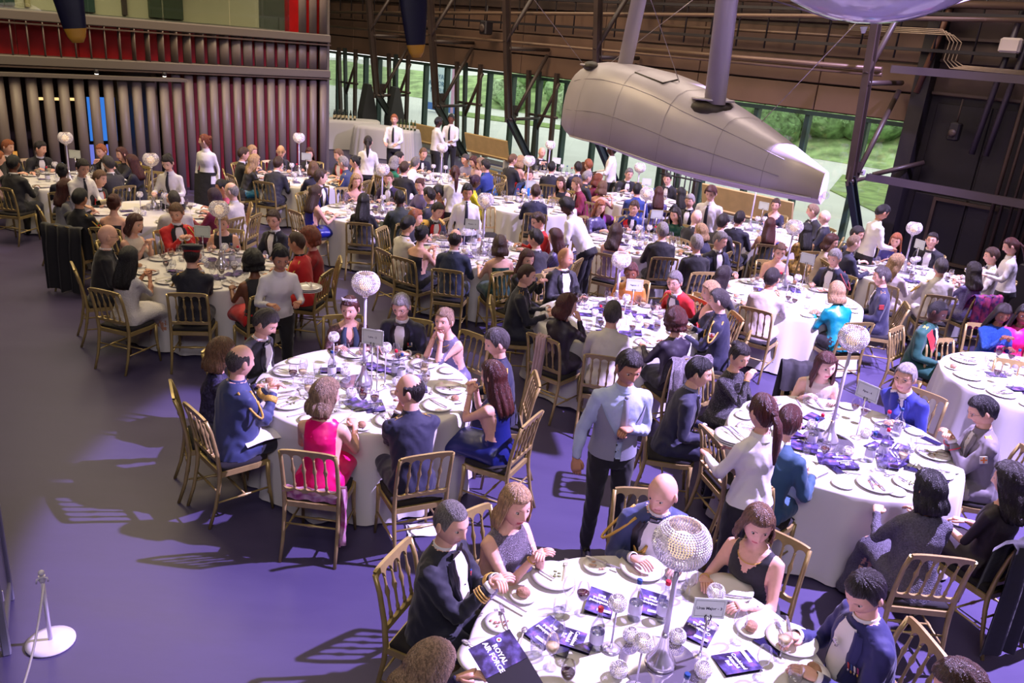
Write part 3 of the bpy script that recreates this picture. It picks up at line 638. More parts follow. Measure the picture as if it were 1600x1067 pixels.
for key, (px, py, phrase) in dict(
    B=(0, 0, 'nearest the camera'), A=(0, 0, 'of the woman in hot pink'), C=(0, 0, 'of the man in bright blue'), D=(962, 503, 'of the cream-jacketed man in the centre'),
    E=(1235, 462, 'of the woman in teal'), F=(1620, 600, 'cut by the right frame edge'), G=(1425, 428, 'nearest the black wall'), H=(1187, 357, 'under the float tail'), I=(1004, 376, 'in front of the bending waiter'),
    J=(826, 319, 'with the clear lilac cloth hem'), K=(738, 392, 'of the woman in green halter dress'), L=(585, 331, 'of the woman in royal blue satin'), M=(469, 278, 'in front of the red slats'),
    N=(330, 420, 'of the two scarlet tunics'), O=(240, 330, 'of the Mexican officer at left'), P=(107, 280, 'farthest left'), Q=(0, 0, 'behind the lilac back'), R=(0, 0, 'farthest back'), S=(0, 0, 'behind the float nose lamp')).items():
    nud = {'H': .5, 'J': .12, 'M': .2, 'G': .2, 'I': .25, 'P': .15, 'O': .1, 'E': .12, 'L': .1}.get(key, 0)
    p = {'B': Vector((.832, 3.262, .75)), 'A': Vector((-1.214, 6.333, .75)), 'C': Vector((2.776, 6.059, .75)), 'Q': Vector((-1.85, 17.3, .75)), 'R': Vector((.7, 19.1, .75)), 'S': Vector((2.4, 16.9, .75))}.get(key) or (G(px, py, .75) - Vector((G(px, py, .75).x, G(px, py, .75).y, 0)).normalized() * nud)
    TB[key] = table(key, p, phrase)
ZC = 0.757   # height of the cloth surface
# ================================================================== things on the tables
CG = glassmat('clear_glass', (.97, .98, 1), .90); CHROME = mat('polished_silver', (226, 222, 228), rough=.2, metal=.72); STEELC = mat('cutlery_steel', (176, 172, 178), rough=.22, metal=.75)
CHINA = mat('white_china', (226, 222, 220), rough=.15, coat=.4); RW_ = mat('red_wine', (70, 6, 18), rough=.05, coat=1); WW_ = mat('white_wine', (214, 190, 140), rough=.05, coat=.6)
CRYS = mat('cut_crystal', (236, 231, 243), rough=.16, metal=.12, spec=1.0)
BULB = mat('warm_glow_bulb', (255, 214, 160), emit=1.5); MIRROR = mat('mirror_disc', (176, 170, 184), rough=.05, metal=.8); BREAD = mat('bread_crust', (176, 134, 104), rough=.8, var=.3, vscale=30, bump=.4, bscale=80)
CANDLE = mat('candle_wax', (255, 236, 200), emit=.6)
CR = random.Random(3); CRYSD = mat('sparkle_dark_crystal', (192, 186, 206), rough=.14, metal=.15, spec=1.0); CRYSW = mat('sparkle_bright_crystal', (246, 242, 250), rough=.3)  # darker and brighter bead tones, mixed at random, paint the sparkle in
def crystal_mesh(R, bead, open_top, nm='crystal_shade'):
    mb = MB(); rows = int(pi * R / (bead * .92)); k0 = 0
    for i in range(rows + 1):
        th = pi * i / rows
        if th < open_top or th > pi - .15: continue
        n = max(4, int(2 * pi * R * sin(th) / (bead * 1.0)))
        for j in range(n):
            a = 2 * pi * (j + .5 * (i % 2)) / n; c = Vector((R * sin(th) * cos(a), R * sin(th) * sin(a), R * cos(th))); d = c.normalized(); e1 = d.orthogonal().normalized(); e2 = d.cross(e1); h = bead * .60
            vs = [c + e1 * h, c + e2 * h, c - e1 * h, c - e2 * h, c + d * h * .8, c - d * h * .8]
            mb.add(vs, [(0, 1, 4), (1, 2, 4), (2, 3, 4), (3, 0, 4), (1, 0, 5), (2, 1, 5), (3, 2, 5), (0, 3, 5)], CR.choice((0, 0, 0, 1, 2)))
    me = mb.mesh(nm, [CRYS, CRYSD, CRYSW]); return me
GLOBE = {r_: crystal_mesh(r_, b_, .62) for r_, b_ in ((.135, .0135), (.112, .0165))}
SMALLB = crystal_mesh(.042, .0095, .45); CUP = crystal_mesh(.045, .0095, .7)
CAGEL = MB(); CAGEL.sphere((0, 0, 0), .128, 20, 12); 
def lamp(p, zg, R, lab, disc=True):
    r = empty('table_lamp', (p.x, p.y, ZC)); h = zg - ZC
    if disc: mb = MB(); mb.lathe([(.20, 0), (.203, .002), (.203, .006), (.20, .008)], 40); mb.build('mirror_base', MIRROR, r)
    mb = MB(); mb.lathe([(.074, .008), (.078, .014), (.075, .03), (.062, .055), (.040, .085), (.028, .12), (.02, .17), (.017, .2)], 28); mb.build('flared_foot', CHROME, r)
    mb = MB(); mb.lathe([(.015, .19), (.0135, .3), (.013, h - R + .01)], 12); mb.build('pole', mat('frosted_acrylic', (190, 182, 206), rough=.12, spec=.8), r)
    mb = MB(); mb.lathe([(.012, h - R - .02), (.03, h - R), (.034, h - R + .006)], 14); mb.build('cup_ring', CHROME, r)
    s_ = ob('crystal_shade', GLOBE[R], r, (0, 0, h)); s_['kind'] = 'stuff'; s_['label'] = 'beaded crystal globe shade'; s_.scale = (1, 1, .90)
    mb = MB(); mb.sphere((0, 0, h - .01), R * .5, 12, 8); mb.build('bulb', BULB, r)
    tag(r, lab, 'lamp', 'crystal globe lamps on tall poles'); return r
GLASSM = {}
def wineglass(kind, fill):
    key = (kind, fill)
    if key in GLASSM: return GLASSM[key]
    mb = MB()
    if kind == 'wine': prof = [(.033, 0), (.034, .002), (.012, .006), (.004, .015), (.0038, .075), (.012, .085), (.030, .11), (.036, .135), (.034, .165), (.028, .19)]
    elif kind == 'flute': prof = [(.03, 0), (.03, .002), (.006, .006), (.0035, .09), (.012, .10), (.022, .13), (.024, .17), (.020, .21)]
    else: prof = [(.028, 0), (.03, .003), (.036, .05), (.037, .095)]
    mb.lathe(prof, 16, cap=False); g = mb.mesh('bowl', CG); f_ = None
    if fill:
        mb = MB()
        if kind == 'wine': mb.lathe([(.010, .087), (.027, .11), (.0335, .13), (.0335, .136), (.001, .136)], 14)
        else: mb.lathe([(.026, .006), (.033, .04), (.001, .04)], 14)
        f_ = mb.mesh('wine', {'red': RW_, 'white': WW_, 'water': CG}[fill])
    GLASSM[key] = (g, f_); return GLASSM[key]
def glass(p, kind, fill, label, group):
    g, f_ = wineglass(kind, fill); nm = {'wine': 'wine_glass', 'flute': 'champagne_flute', 'tumbler': 'water_tumbler'}[kind]
    o = ob(nm, g, None, (p[0], p[1], ZC)); tag(o, label, 'glass', group)
    if f_: ob('wine' if fill != 'water' else 'water', f_, o)
    return o
_m = MB(); _m.lathe([(.06, 0), (.065, .003), (.09, .008), (.135, .018), (.137, .021), (.09, .012), (.001, .008)], 32); PLATE = _m.mesh('dinner_plate', CHINA)
_m = MB(); _m.lathe([(.04, 0), (.045, .003), (.08, .013), (.082, .016), (.045, .006), (.001, .005)], 24); SPLATE = _m.mesh('side_plate', CHINA)
_m = MB(); _m.sphere((0, 0, .022), (.036, .03, .024), 14, 9); _m.v = [tuple(Vector(p) * (1 + .05 * noise.noise(Vector(p) * 60))) for p in _m.v]; ROLL_ = _m.mesh('bread_roll', BREAD)
def _fork():
    mb = MB(); mb.box((0, -.03, .003), (.009, .13, .003), bev=.001)
    mb.box((0, .05, .005), (.022, .03, .002), bev=.001)
    for k in range(4): mb.box((-.0085 + .0057 * k, .08, .006), (.0028, .045, .0018))
    return mb.mesh('fork', STEELC)
def _knife():
    mb = MB(); mb.box((0, -.05, .004), (.013, .095, .006), bev=.002)
    mb.prism([(-.008, -.003), (.007, -.003), (.009, .08), (.005, .118), (-.006, .122)], .002, .0045); return mb.mesh('knife', STEELC)
def _spoon():
    mb = MB(); mb.box((0, -.02, .003), (.008, .12, .003), bev=.001); mb.sphere((0, .065, .005), (.017, .026, .005), 12, 6); return mb.mesh('spoon', STEELC)
FORK, KNIFE, SPOON = _fork(), _knife(), _spoon()
def bottle_meshes():
    mb = MB(); mb.lathe([(.034, 0), (.037, .004), (.037, .12), (.034, .145), (.02, .175), (.0125, .20), (.0125, .235)], 18, cap=False); g = mb.mesh('glass_body', CG)
    mb = MB(); mb.lathe([(.035, .003), (.035, .11), (.001, .11)], 14); wt = mb.mesh('water', glassmat('water', (.93, .95, 1), .85))
    mb = MB(); mb.lathe([(.0375, .045), (.0378, .046), (.0378, .104), (.0375, .105)], 18, cap=False); lb = mb.mesh('paper_band', mat('translucent_label', (205, 200, 222), rough=.5))
    mb = MB(); mb.lathe([(.0145, .228), (.015, .232), (.015, .25), (.012, .253)], 14); red = mb.mesh('cap', mat('red_cap', (196, 20, 56), rough=.3)); blu = red.copy(); blu.materials.clear(); blu.materials.append(mat('blue_cap', (24, 60, 120), rough=.3))
    return g, wt, lb, red, blu
BT = bottle_meshes()
def bottle(p, cap, lab, grp='water bottles on the tables'):
    o = ob('water_bottle', BT[0], None, (p[0], p[1], ZC)); ob('water', BT[1], o); ob('paper_band', BT[2], o); ob('cap', BT[3] if cap == 'red' else BT[4], o); return tag(o, lab, 'bottle', grp)
SIGN = mat('sage_white_card', (206, 214, 206), rough=.6); INK = mat('sign_ink', (40, 44, 60)); INKL = mat('sign_line', (70, 80, 92))
def sign(p, h, yaw, lab, txt=None, tilt=0, w_=.20, hh=.145):
    r = empty('table_sign', (p[0], p[1], ZC), yaw)
    mb = MB(); mb.lathe([(.045, 0), (.046, .004), (.03, .01), (.008, .02), (.006, .03)], 18); mb.build('foot', CHROME, r)
    mb = MB(); mb.lathe([(.006, .02), (.006, h - hh / 2 + .01)], 10); mb.build('stem', CHROME, r)
    mb = MB()
    for s_ in (-1, 1): mb.tube([(s_ * .012, -.004, h - hh / 2 - .01), (s_ * .016, -.006, h - hh / 2 + .012), (s_ * .010, -.004, h - hh / 2 + .022)], .003, 6)
    mb.build('clip', DK2, r)
    mb = MB(); mb.box((0, 0, h), (w_, .003, hh)); c = mb.build('card', SIGN, r)
    mb = MB()
    for x0, x1, z0, z1 in ((-.43, .43, .38, .39), (-.43, .43, -.39, -.38), (-.437, -.43, -.39, .39), (.43, .437, -.39, .39)):
        mb.box(((x0 + x1) / 2 * w_, -.0022, h + (z0 + z1) / 2 * hh), (max(.0012, (x1 - x0) * w_), .0008, max(.0012, (z1 - z0) * hh)))
    mb.build('border_line', INKL, c)
    if txt: text(txt, .022 if len(txt) > 8 else .024, INK, c, (0, -.002, h), (pi / 2, 0, 0), .0004, bold=.0004)
    tag(r, lab, 'sign', 'table signs on chrome stands'); return r
BK = mat('booklet_black', (18, 14, 30), rough=.3)
def galaxy():
    m = mat('galaxy_print', (90, 60, 170), rough=.3); nt = m.node_tree; b = nt.nodes['Principled BSDF']; tc = nt.nodes.new('ShaderNodeTexCoord')
    n = nt.nodes.new('ShaderNodeTexNoise'); n.inputs['Scale'].default_value = 14; n.inputs['Detail'].default_value = 8; nt.links.new(tc.outputs['Object'], n.inputs['Vector'])
    r = nt.nodes.new('ShaderNodeValToRGB'); e = r.color_ramp.elements; e[0].position = .32; e[0].color = (*lin((14, 10, 34)), 1); e[1].position = .74; e[1].color = (*lin((170, 110, 190)), 1)
    x = e.new(.45); x.color = (*lin((42, 28, 70)), 1); x = e.new(.58); x.color = (*lin((84, 74, 132)), 1)
    nt.links.new(n.outputs['Fac'], r.inputs[0]); nt.links.new(r.outputs[0], b.inputs['Base Color']); return m
GAL = galaxy(); WHT = mat('print_white', (240, 238, 244)); PALE = mat('paper_lilac', (206, 196, 232), rough=.5)
def booklet(p, yaw, lab, txt=True, z=ZC, lift=.012, sz=(.15, .21)):
    r = empty('event_booklet', (p[0], p[1], z), yaw)
    mb = MB(); mb.box((0, 0, .002), (sz[0], sz[1], .003)); mb.build('back_cover', BK, r)
    mb = MB(); mb.box((0, 0, .0045 + lift / 2), (sz[0], sz[1], .0025), Matrix.Rotation(-lift / sz[0], 3, 'Y')); c = mb.build('front_cover', GAL, r)
    if txt:
        text('Combined\nAttach\u00e9\nBall', .030, WHT, r, (0, -.02, .0062 + lift / 2 + .002), (0, -lift / sz[0], 0), .0003, bold=.0006)
        mb = MB(); mb.box((0, .07, .0068 + lift / 2), (sz[0] * .9, .022, .0006)); mb.build('pale_band', PALE, r)
    tag(r, lab, 'booklet', 'galaxy-print booklets on the tables'); return r
def crystalball(p, lab, z=ZC):
    r = empty('crystal_votive', (p[0], p[1], z + .042)); s_ = ob('bead_shell', SMALLB, r); s_['kind'] = 'stuff'
    mb = MB(); mb.lathe([(.018, -.03), (.018, 0)], 10); mb.build('candle', CANDLE, r); return tag(r, lab, 'votive', 'crystal bead votives')
def stemcup(p, h, lab):
    r = empty('crystal_candle_holder', (p[0], p[1], ZC)); mb = MB(); mb.lathe([(.05, 0), (.052, .004), (.03, .012), (.007, .02), (.0055, .04)], 20); mb.build('foot', CHROME, r)
    mb = MB(); mb.lathe([(.0055, .02), (.005, h - .045)], 8); mb.build('stem', mat('frosted_acrylic', (190, 182, 206)), r)
    s_ = ob('bead_cup', CUP, r, (0, 0, h)); s_['kind'] = 'stuff'; mb = MB(); mb.lathe([(.02, h - .025), (.02, h + .01)], 10); mb.build('candle', CANDLE, r)
    return tag(r, lab, 'candle holder', 'crystal cups on thin stems')
# bar tables, kiosks, benches -------------------------------------------------
def long_cloth(p, lx, ly, rz, lab, seed):
    mb = MB(); n = 96; rows = []; r = random.Random(seed); ph = r.uniform(0, 6)
    def P_(a, k):
        c_, s_ = cos(a), sin(a); e = .35; return (lx / 2 + k) * math.copysign(abs(c_) ** e, c_), (ly / 2 + k) * math.copysign(abs(s_) ** e, s_)
    for z, k, w_ in ((.905, -.3, 0), (.905, -.02, 0), (.9, 0, 0), (.8, .02, .3), (.5, .04, .8), (.2, .06, 1), (.02, .07, 1)):
        row = []
        for j in range(n):
            a = 2 * pi * j / n; x, y = P_(a, k + w_ * .04 * (sin(26 * a + ph) + .5 * sin(41 * a))); row.append(Vector((x, y, z)))
        rows.append(row)
    mb.grid(rows, closed=True); mb.f.append(tuple(range(n))); mb.m.append(0); mb.sm.append(False); mb.f = [tuple(reversed(f_)) for f_ in mb.f]
    o = mb.build('bar_tablecloth', CLOTH, None, p, (0, 0, rz)); tag(o, lab, 'tablecloth', 'draped bar tables'); return o
long_cloth((-6.1, 26.2, 0), 2.6, .9, .35, 'white draped bar table with dark wine bottles, at the pavilion corner', 1)
long_cloth((-4.35, 25.1, 0), 1.9, .9, -.25, 'white draped bar table behind the waiter holding a bottle', 2)
DBG = mat('dark_bottle_glass', (20, 26, 14), rough=.08, coat=.8); GRB = mat('green_bottle_glass', (50, 70, 20), rough=.08, coat=.8); LABL = mat('cream_wine_band', (210, 196, 160))
mb = MB(); mb.lathe([(.034, 0), (.037, .005), (.037, .18), (.015, .24), (.014, .30)], 12); wb1 = mb.mesh('glass_body', DBG); wb2 = wb1.copy(); wb2.materials.clear(); wb2.materials.append(GRB)
mb = MB(); mb.lathe([(.0375, .06), (.0378, .062), (.0378, .14), (.0375, .142)], 12, cap=False); wlab = mb.mesh('wine_label', LABL)
for k in range(9):
    o = ob('wine_bottle', wb1, None, (-6.15 + .12 * (k % 6), 25.95 + .16 * (k // 6) + .04 * (k % 6), .906)); ob('wine_label', wlab, o); tag(o, ['first', 'second', 'third', 'fourth', 'fifth', 'sixth'][k % 6] + ' dark wine bottle from the left, ' + ('front' if k < 6 else 'rear') + ' row, first bar table', 'bottle', 'dark bottles on the first bar table')
for k in range(6):
    o = ob('wine_bottle', wb2, None, (-4.0 + .11 * k, 24.9 - .03 * k, .906)); ob('wine_label', wlab, o); tag(o, ['first', 'second', 'third', 'fourth', 'fifth', 'sixth'][k] + ' green wine bottle from the left on the second bar table', 'bottle', 'green bottles on the second bar table')
for k in range(12):
    g, f_ = wineglass('wine', None); o = ob('wine_glass', g, None, (-6.9 + .11 * (k % 6), 26.0 + .12 * (k // 6), .906)); tag(o, ['first', 'second', 'third', 'fourth', 'fifth', 'sixth'][k % 6] + ' empty glass from the left, ' + ('front' if k < 6 else 'rear') + ' row, first bar table', 'glass', 'glasses on the first bar table')
r = empty('poster_stand', (-6.6, 25.2, 0), .2); mb = MB(); mb.tube([(0, 0, 0), (0, 0, 1.95)], .015, 8); mb.build('pole', STEEL, r); mb = MB(); mb.lathe([(.16, 0), (.16, .02), (.03, .03)], 16); mb.build('base', STEEL, r)
for z in (1.72, 1.2):
    mb = MB(); mb.box((0, -.02, z), (.32, .012, .44), bev=.004); c = mb.build('notice', mat('pinkish_notice', (214, 190, 176)), r)
    mb = MB()
    for k in range(6): mb.box((0, -.028, z + .14 - .05 * k), (.22 - .03 * (k % 3), .002, .012))
    mb.build('printed_lines', mat('notice_ink', (160, 90, 80)), c)
tag(r, 'stand with two paper notices beside the first bar table', 'notice stand')
for k, (px, py) in enumerate(((585, 205), (606, 208))):
    p = G(px, py, 0.0); r = empty('ticket_kiosk', (-5.6 + 1.0 * k, 28.6 - .4 * k, 0), .5); mb = MB(); mb.prism([(-.3, 0), (.25, 0), (.2, 1.0), (.0, 1.9), (-.12, 1.9), (-.3, .9)], -.3, .3, T=Matrix(((1, 0, 0, 0), (0, 0, 1, 0), (0, 1, 0, 0), (0, 0, 0, 1)))); mb.build('body', mat('kiosk_grey', (50, 54, 58)), r)
    mb = MB(); mb.box((.08, -.0, 1.42), (.03, .5, .6), Matrix.Rotation(-.22, 3, 'Y')); mb.build('screen', mat('kiosk_screen', (130, 136, 120), rough=.1), r)
    mb = MB(); mb.box((.02, 0, 1.7), (.06, .5, .25)); mb.build('wood_header', mat('orange_ply', (170, 110, 60)), r)
    tag(r, ['tall grey touchscreen kiosk, left of the pair', 'tall grey touchscreen kiosk, right of the pair'][k], 'kiosk', 'touchscreen kiosks')
PLY = mat('honey_plywood', (206, 176, 122), rough=.55, var=.12, vscale=3)
def bench(p, L, rz, lab):
    r = empty('wooden_bench', (p.x, p.y, 0), rz)
    mb = MB(); mb.box((0, .12, .66), (L, .05, .62), Matrix.Rotation(-.25, 3, 'X'), bev=.015); mb.build('backrest', PLY, r)
    mb = MB(); mb.box((0, -.14, .42), (L, .5, .05), bev=.015); mb.build('seat', PLY, r)
    for k in range(3):
        x = L * (-.3 + .3 * k); mb = MB(); mb.tube([(x - .12, -.02, .45), (x - .12, -.05, .62), (x + .12, -.05, .62), (x + .12, -.02, .45)], .015, 6); mb.build('armrest', DK, r)
    for s_ in (-1, 1):
        mb = MB(); mb.box((s_ * L * .4, -.1, .2), (.06, .4, .4), bev=.01); mb.build('leg', mat('white_metal', (200, 196, 190)), r)
    mb = MB(); mb.box((0, -.15, .07), (L * 1.05, .12, .05)); mb.build('foot_rail', mat('white_metal', (200, 196, 190)), r)
    tag(r, lab, 'bench', 'plywood benches along the glass')
bench(W(-20.9, 1.25), 1.3, -pi / 4 + pi, 'short wooden bench left of the two standing waiters')
bench(W(-18.2, 1.0), 1.9, -pi / 4 + pi, 'long wooden bench in the middle of the glass wall')
bench(W(-9.3, 1.2), 2.3, -pi / 4 + pi, 'long wooden bench behind the table under the float tail')
# equipment stand near the glass under the float
r = empty('equipment_trolley', W(-11.2, 1.2)); 
for k in range(7):
    mb = MB(); mb.tube([W(-.45 + .15 * k, 0, .0) - W(0, 0, 0), W(-.45 + .15 * k, 0, 1.25) - W(0, 0, 0)], .018, 6); mb.build('upright_bar', DK2, r)
mb = MB(); mb.tube([W(-.6, 0, 1.2) - W(0, 0), W(.6, 0, 1.2) - W(0, 0)], .03, 8); mb.tube([W(-.6, 0, .95) - W(0, 0), W(.6, 0, .95) - W(0, 0)], .02, 8); mb.build('cross_rail', DK2, r)
tag(r, 'black rack of upright bars by the glass under the float', 'rack')
# ================================================================== left foreground: display case edge, rope stanchion
WMT = mat('white_painted_steel', (214, 208, 220), rough=.35); LMT = mat('lilac_grey_frame', (136, 134, 152), rough=.4)
r = empty('rope_stanchion', (-2.60, 3.86, 0)); mb = MB(); mb.lathe([(.13, 0), (.135, .004), (.135, .014), (.10, .022), (.02, .026)], 36); mb.build('base', WMT, r)
mb = MB(); mb.tube([(0, 0, .02), (0, 0, .44)], [.012, .011], 12); mb.build('post', WMT, r)
mb = MB(); mb.sphere((0, 0, .50), .018, 12, 8); mb.lathe([(.016, .44), (.02, .45), (.012, .47), (.02, .48)], 12)
for k in range(3): mb.tube([(0, 0, .465), (.03 * cos(k * 2.1), .03 * sin(k * 2.1), .47), (.035 * cos(k * 2.1), .035 * sin(k * 2.1), .445)], .005, 6)
mb.build('hook_head', WMT, r)
mb = MB(); pts = []
for k in range(13):
    t = k / 12; pts.append(Vector((.02 + .28 * t, -.02 - .95 * t, .44 - .50 * t * (1 - t) * 1.6 - .12 * t)))
mb.tube(pts, .007, 7); mb.build('rope', WMT, r); tag(r, 'white low rope stanchion with round base at lower left', 'stanchion')
r = empty('display_case_frame', (-3.0, 3.6, 0)); inv = Matrix.Translation(-r.location)
def seg(nm, a, b, wd, dp, m):
    a, b = Vector(a), Vector(b); t = (b - a).normalized(); s_ = Vector((.85, .5, 0)); s_ = (s_ - t * s_.dot(t)).normalized(); n = t.cross(s_); mb = MB(); mb.box((a + b) / 2, (wd, dp, (b - a).length), Matrix((s_, n, t)).transposed(), bev=.006); o = mb.build(nm, m, r); o.data.transform(inv); return o
seg('corner_post', (-2.79, 3.74, 0), (-2.79, 3.74, 1.55), .045, .045, LMT)
seg('corner_post', (-2.72, 3.32, 0), (-2.72, 3.32, 1.7), .09, .05, LMT)
seg('upright', (-3.05, 4.2, 0), (-3.05, 4.2, 1.25), .04, .04, LMT)
seg('bottom_rail', (-2.79, 3.74, .12), (-3.05, 4.2, .12), .03, .05, LMT); seg('bottom_rail', (-2.74, 3.3, .12), (-3.5, 3.3, .12), .03, .05, LMT)
seg('top_rail', (-2.79, 3.74, 1.5), (-3.05, 4.2, 1.24), .03, .05, LMT)
for k in range(3): seg('hinge', (-2.80 - .05 * k, 3.76 + .1 * k, .35 + .3 * k), (-2.80 - .05 * k, 3.76 + .1 * k, .43 + .3 * k), .05, .02, CHROME)
mb = MB(); mb.add([(-2.80, 3.74, .14), (-3.05, 4.2, .14), (-3.05, 4.2, 1.22), (-2.80, 3.74, 1.5)], [(0, 1, 2, 3)]); mb.add([(-2.81, 3.735, .14), (-3.06, 4.195, .14), (-3.06, 4.195, 1.22), (-2.81, 3.735, 1.5)], [(3, 2, 1, 0)]); o = mb.build('side_pane', mat('frosted_lilac_pane', (120, 116, 142), rough=.3), r); o.data.transform(inv)
mb = MB(); mb.box((-3.4, 3.5, .75), (.9, .4, 1.3), Matrix.Rotation(.2, 3, 'Z')); o = mb.build('inner_cabinet', mat('dim_lilac_panel', (100, 98, 112)), r); o.data.transform(inv)
tag(r, 'lilac-grey metal display case frame at the lower left edge', 'display case')
# ================================================================== people
# region ids on a body mesh: 0 skin, 1 top, 2 upper sleeve, 3 lower sleeve, 4 lower garment, 5 shoe, 6 yoke, 7 lips, 8 iris, 9 eye white, 10 brow, 11 cuff
def head_geo(female, nu, nv):
    """head with brow, eye sockets, nose, lips, chin, ears; centre of the head at the origin, face towards +y"""
    mb = MB(); vs = []; regs = []
    def surf(d):
        x, y, z = d; X, Y, Z = .074 * x, .096 * y, .118 * z
        if z < 0:
            t = -z; X *= 1 - (.34 if female else .26) * t ** 1.6
            if y < 0: Y *= 1 - .42 * t ** 1.1
            else: Y *= 1 - .10 * t
        if y > 0: X *= 1 + .05 * y; Y -= .004 * (1 - abs(z))
        Z0 = Z; k = 1.0
        if y > .2:
            f = min(1, (y - .2) / .3)
            nz = max(0, 1 - abs((Z0 + .006 + .004) / .034)) if Z0 > -.03 else 0
            nose = .0
            if -.036 < Z0 < .030: tt = (0.030 - Z0) / .056; nose = .023 * min(1, max(0, tt)) ** 1.2 if Z0 > -.026 else .023 * max(0, 1 - (-.026 - Z0) / .010)
            Y += f * nose * exp(-(X / (.009 + .006 * max(0, (.01 - Z0) / .04))) ** 2)
            Y -= f * .011 * exp(-((abs(X) - .031) / .015) ** 2 - ((Z0 - .012) / .012) ** 2)
            Y += f * (.003 if female else .0055) * exp(-((Z0 - .032) / .008) ** 2) * exp(-(X / .05) ** 2)
            Y += f * .0055 * exp(-(X / .021) ** 2) * (exp(-((Z0 + .0555) / .005) ** 2) + exp(-((Z0 + .067) / .0055) ** 2))
            Y -= f * .003 * exp(-(X / .022) ** 2 - ((Z0 + .0612) / .002) ** 2)
            Y += f * .009 * exp(-(X / .022) ** 2 - ((Z0 + .096) / .016) ** 2)
            Y += f * .003 * exp(-((abs(X) - .040) / .018) ** 2 - ((Z0 + .022) / .018) ** 2)
        return Vector((X, Y, Z))
    rows = []
    for i in range(nv + 1):
        # rows crowd around the face (z between brow and chin)
        t = i / nv; zz = 1 - 2 * t; a = math.acos(max(-1, min(1, zz))); a = a * .45 + (pi * t) * .55
        row = []
        for j in range(nu):
            u = 2 * pi * j / nu; u = u + .42 * sin(u)         # columns crowd at the front after the shift below
            ph = pi - u; row.append(surf((sin(a) * sin(ph), sin(a) * cos(ph), cos(a))))
        rows.append(row)
    mb.grid(rows, closed=True); R = []
    for f_ in mb.f:
        c = sum((Vector(mb.v[i]) for i in f_), Vector()) / len(f_); r_ = 0
        if c.y > .06 and abs(c.x) < .024 and -.0715 < c.z < -.051: r_ = 7
        R.append(r_)
    def app(m2, reg):
        o = len(mb.v); mb.v += m2.v; mb.f += [tuple(i + o for i in f_) for f_ in m2.f]; R.extend([reg] * len(m2.f))
    for s_ in (-1, 1):
        m2 = MB(); m2.sphere((0, 0, 0), (.010, .020, .031), 10 if nu > 20 else 6, 8 if nu > 20 else 5)
        for i, p in enumerate(m2.v): q = Matrix.Rotation(s_ * -.35, 3, 'Z') @ Vector(p); m2.v[i] = (q.x + s_ * .077, q.y - .004, q.z - .004 + p[1] * .1)
        app(m2, 0)
        ex, ey, ez = s_ * .031, .0705, .011
        m2 = MB(); m2.sphere((ex, ey, ez), (.0115, .0108, .0068), 10 if nu > 20 else 6, 6); app(m2, 9)
        m2 = MB(); m2.sphere((ex - s_ * .0, ey + .0072, ez - .0008), (.0058, .0055, .0062), 8 if nu > 20 else 5, 5); app(m2, 8)
        m2 = MB(); pts = [(s_ * (.014 + .034 * k / 4), .0905 - .0035 * k - .0009 * k * k, .028 + .005 * sin(pi * (k + .6) / 5)) for k in range(5)]
        m2.tube(pts, [.0022, .0034, .0034, .0028, .001] if not female else [.0016, .0022, .0022, .0018, .0008], 5); app(m2, 10)
        m2 = MB(); pts = [(s_ * (.019 + .024 * k / 4), .0805 - .0008 * k * k, .0165 + .0045 * sin(pi * k / 4)) for k in range(5)]
        m2.tube(pts, .0016 if female else .0011, 4); app(m2, 8 if female else 0)
    return np.array([tuple(v) for v in mb.v]), mb.f, np.array(R)
HEADS = {(fm, lv): head_geo(fm, *((46, 36) if lv == 2 else ((28, 22) if lv == 1 else (18, 14)))) for fm in (0, 1) for lv in (0, 1, 2)}
def hand_geo(curl, lv, spread=1.0):
    """right hand: wrist at origin, fingers along +y, palm down (-z), thumb on the -x side"""
    mb = MB(); n = 8 if lv == 2 else 5
    mb.tube([(0, -.03, 0), (0, 0, 0), (0, .03, -.002), (0, .065, -.004), (0, .088, -.006)], [(.024, .019), (.027, .017), (.038, .0155), (.041, .014), (.036, .011)], n + 4, up=(0, 0, 1))
    for k, (x, L, r_) in enumerate(((-.030, .068, .0088), (-.010, .077, .0090), (.011, .071, .0086), (.030, .056, .0076))):
        a = radians(6 + 14 * curl); pts = [Vector((x * .8, .066, -.005))]; d = Vector((x * .35 * spread, 1, 0)).normalized(); ang = 0
        for seg, fr in enumerate((.42, .32, .26)):
            ang += radians(8 + (62, 70, 42)[seg] * curl * (1 + .08 * k)); v = Vector((d.x * cos(ang), d.y * cos(ang), -sin(ang))); pts.append(pts[-1] + v * (L * fr + (.018 if seg == 0 else 0)))
            if seg < 2 and lv == 2: pts.append(pts[-1] + v * .003)
        m = len(pts); mb.tube(pts, [r_ * (1.05 - .28 * i / (m - 1)) for i in range(m)], n)
    pts = [Vector((-.022, .008, -.004)), Vector((-.042, .034, -.012)), Vector((-.052 + .012 * curl, .060, -.018 - .016 * curl)), Vector((-.050 + .026 * curl, .084, -.022 - .026 * curl))]
    mb.tube(pts, [.015, .0125, .0105, .008], n)
    return np.array([tuple(v) for v in mb.v]), mb.f
HANDS = {}
def hand(curl, lv):
    k = (round(curl, 1), lv)
    if k not in HANDS: HANDS[k] = hand_geo(k[0], lv)
    return HANDS[k]
TMP = bpy.data.collections.new('scratch')
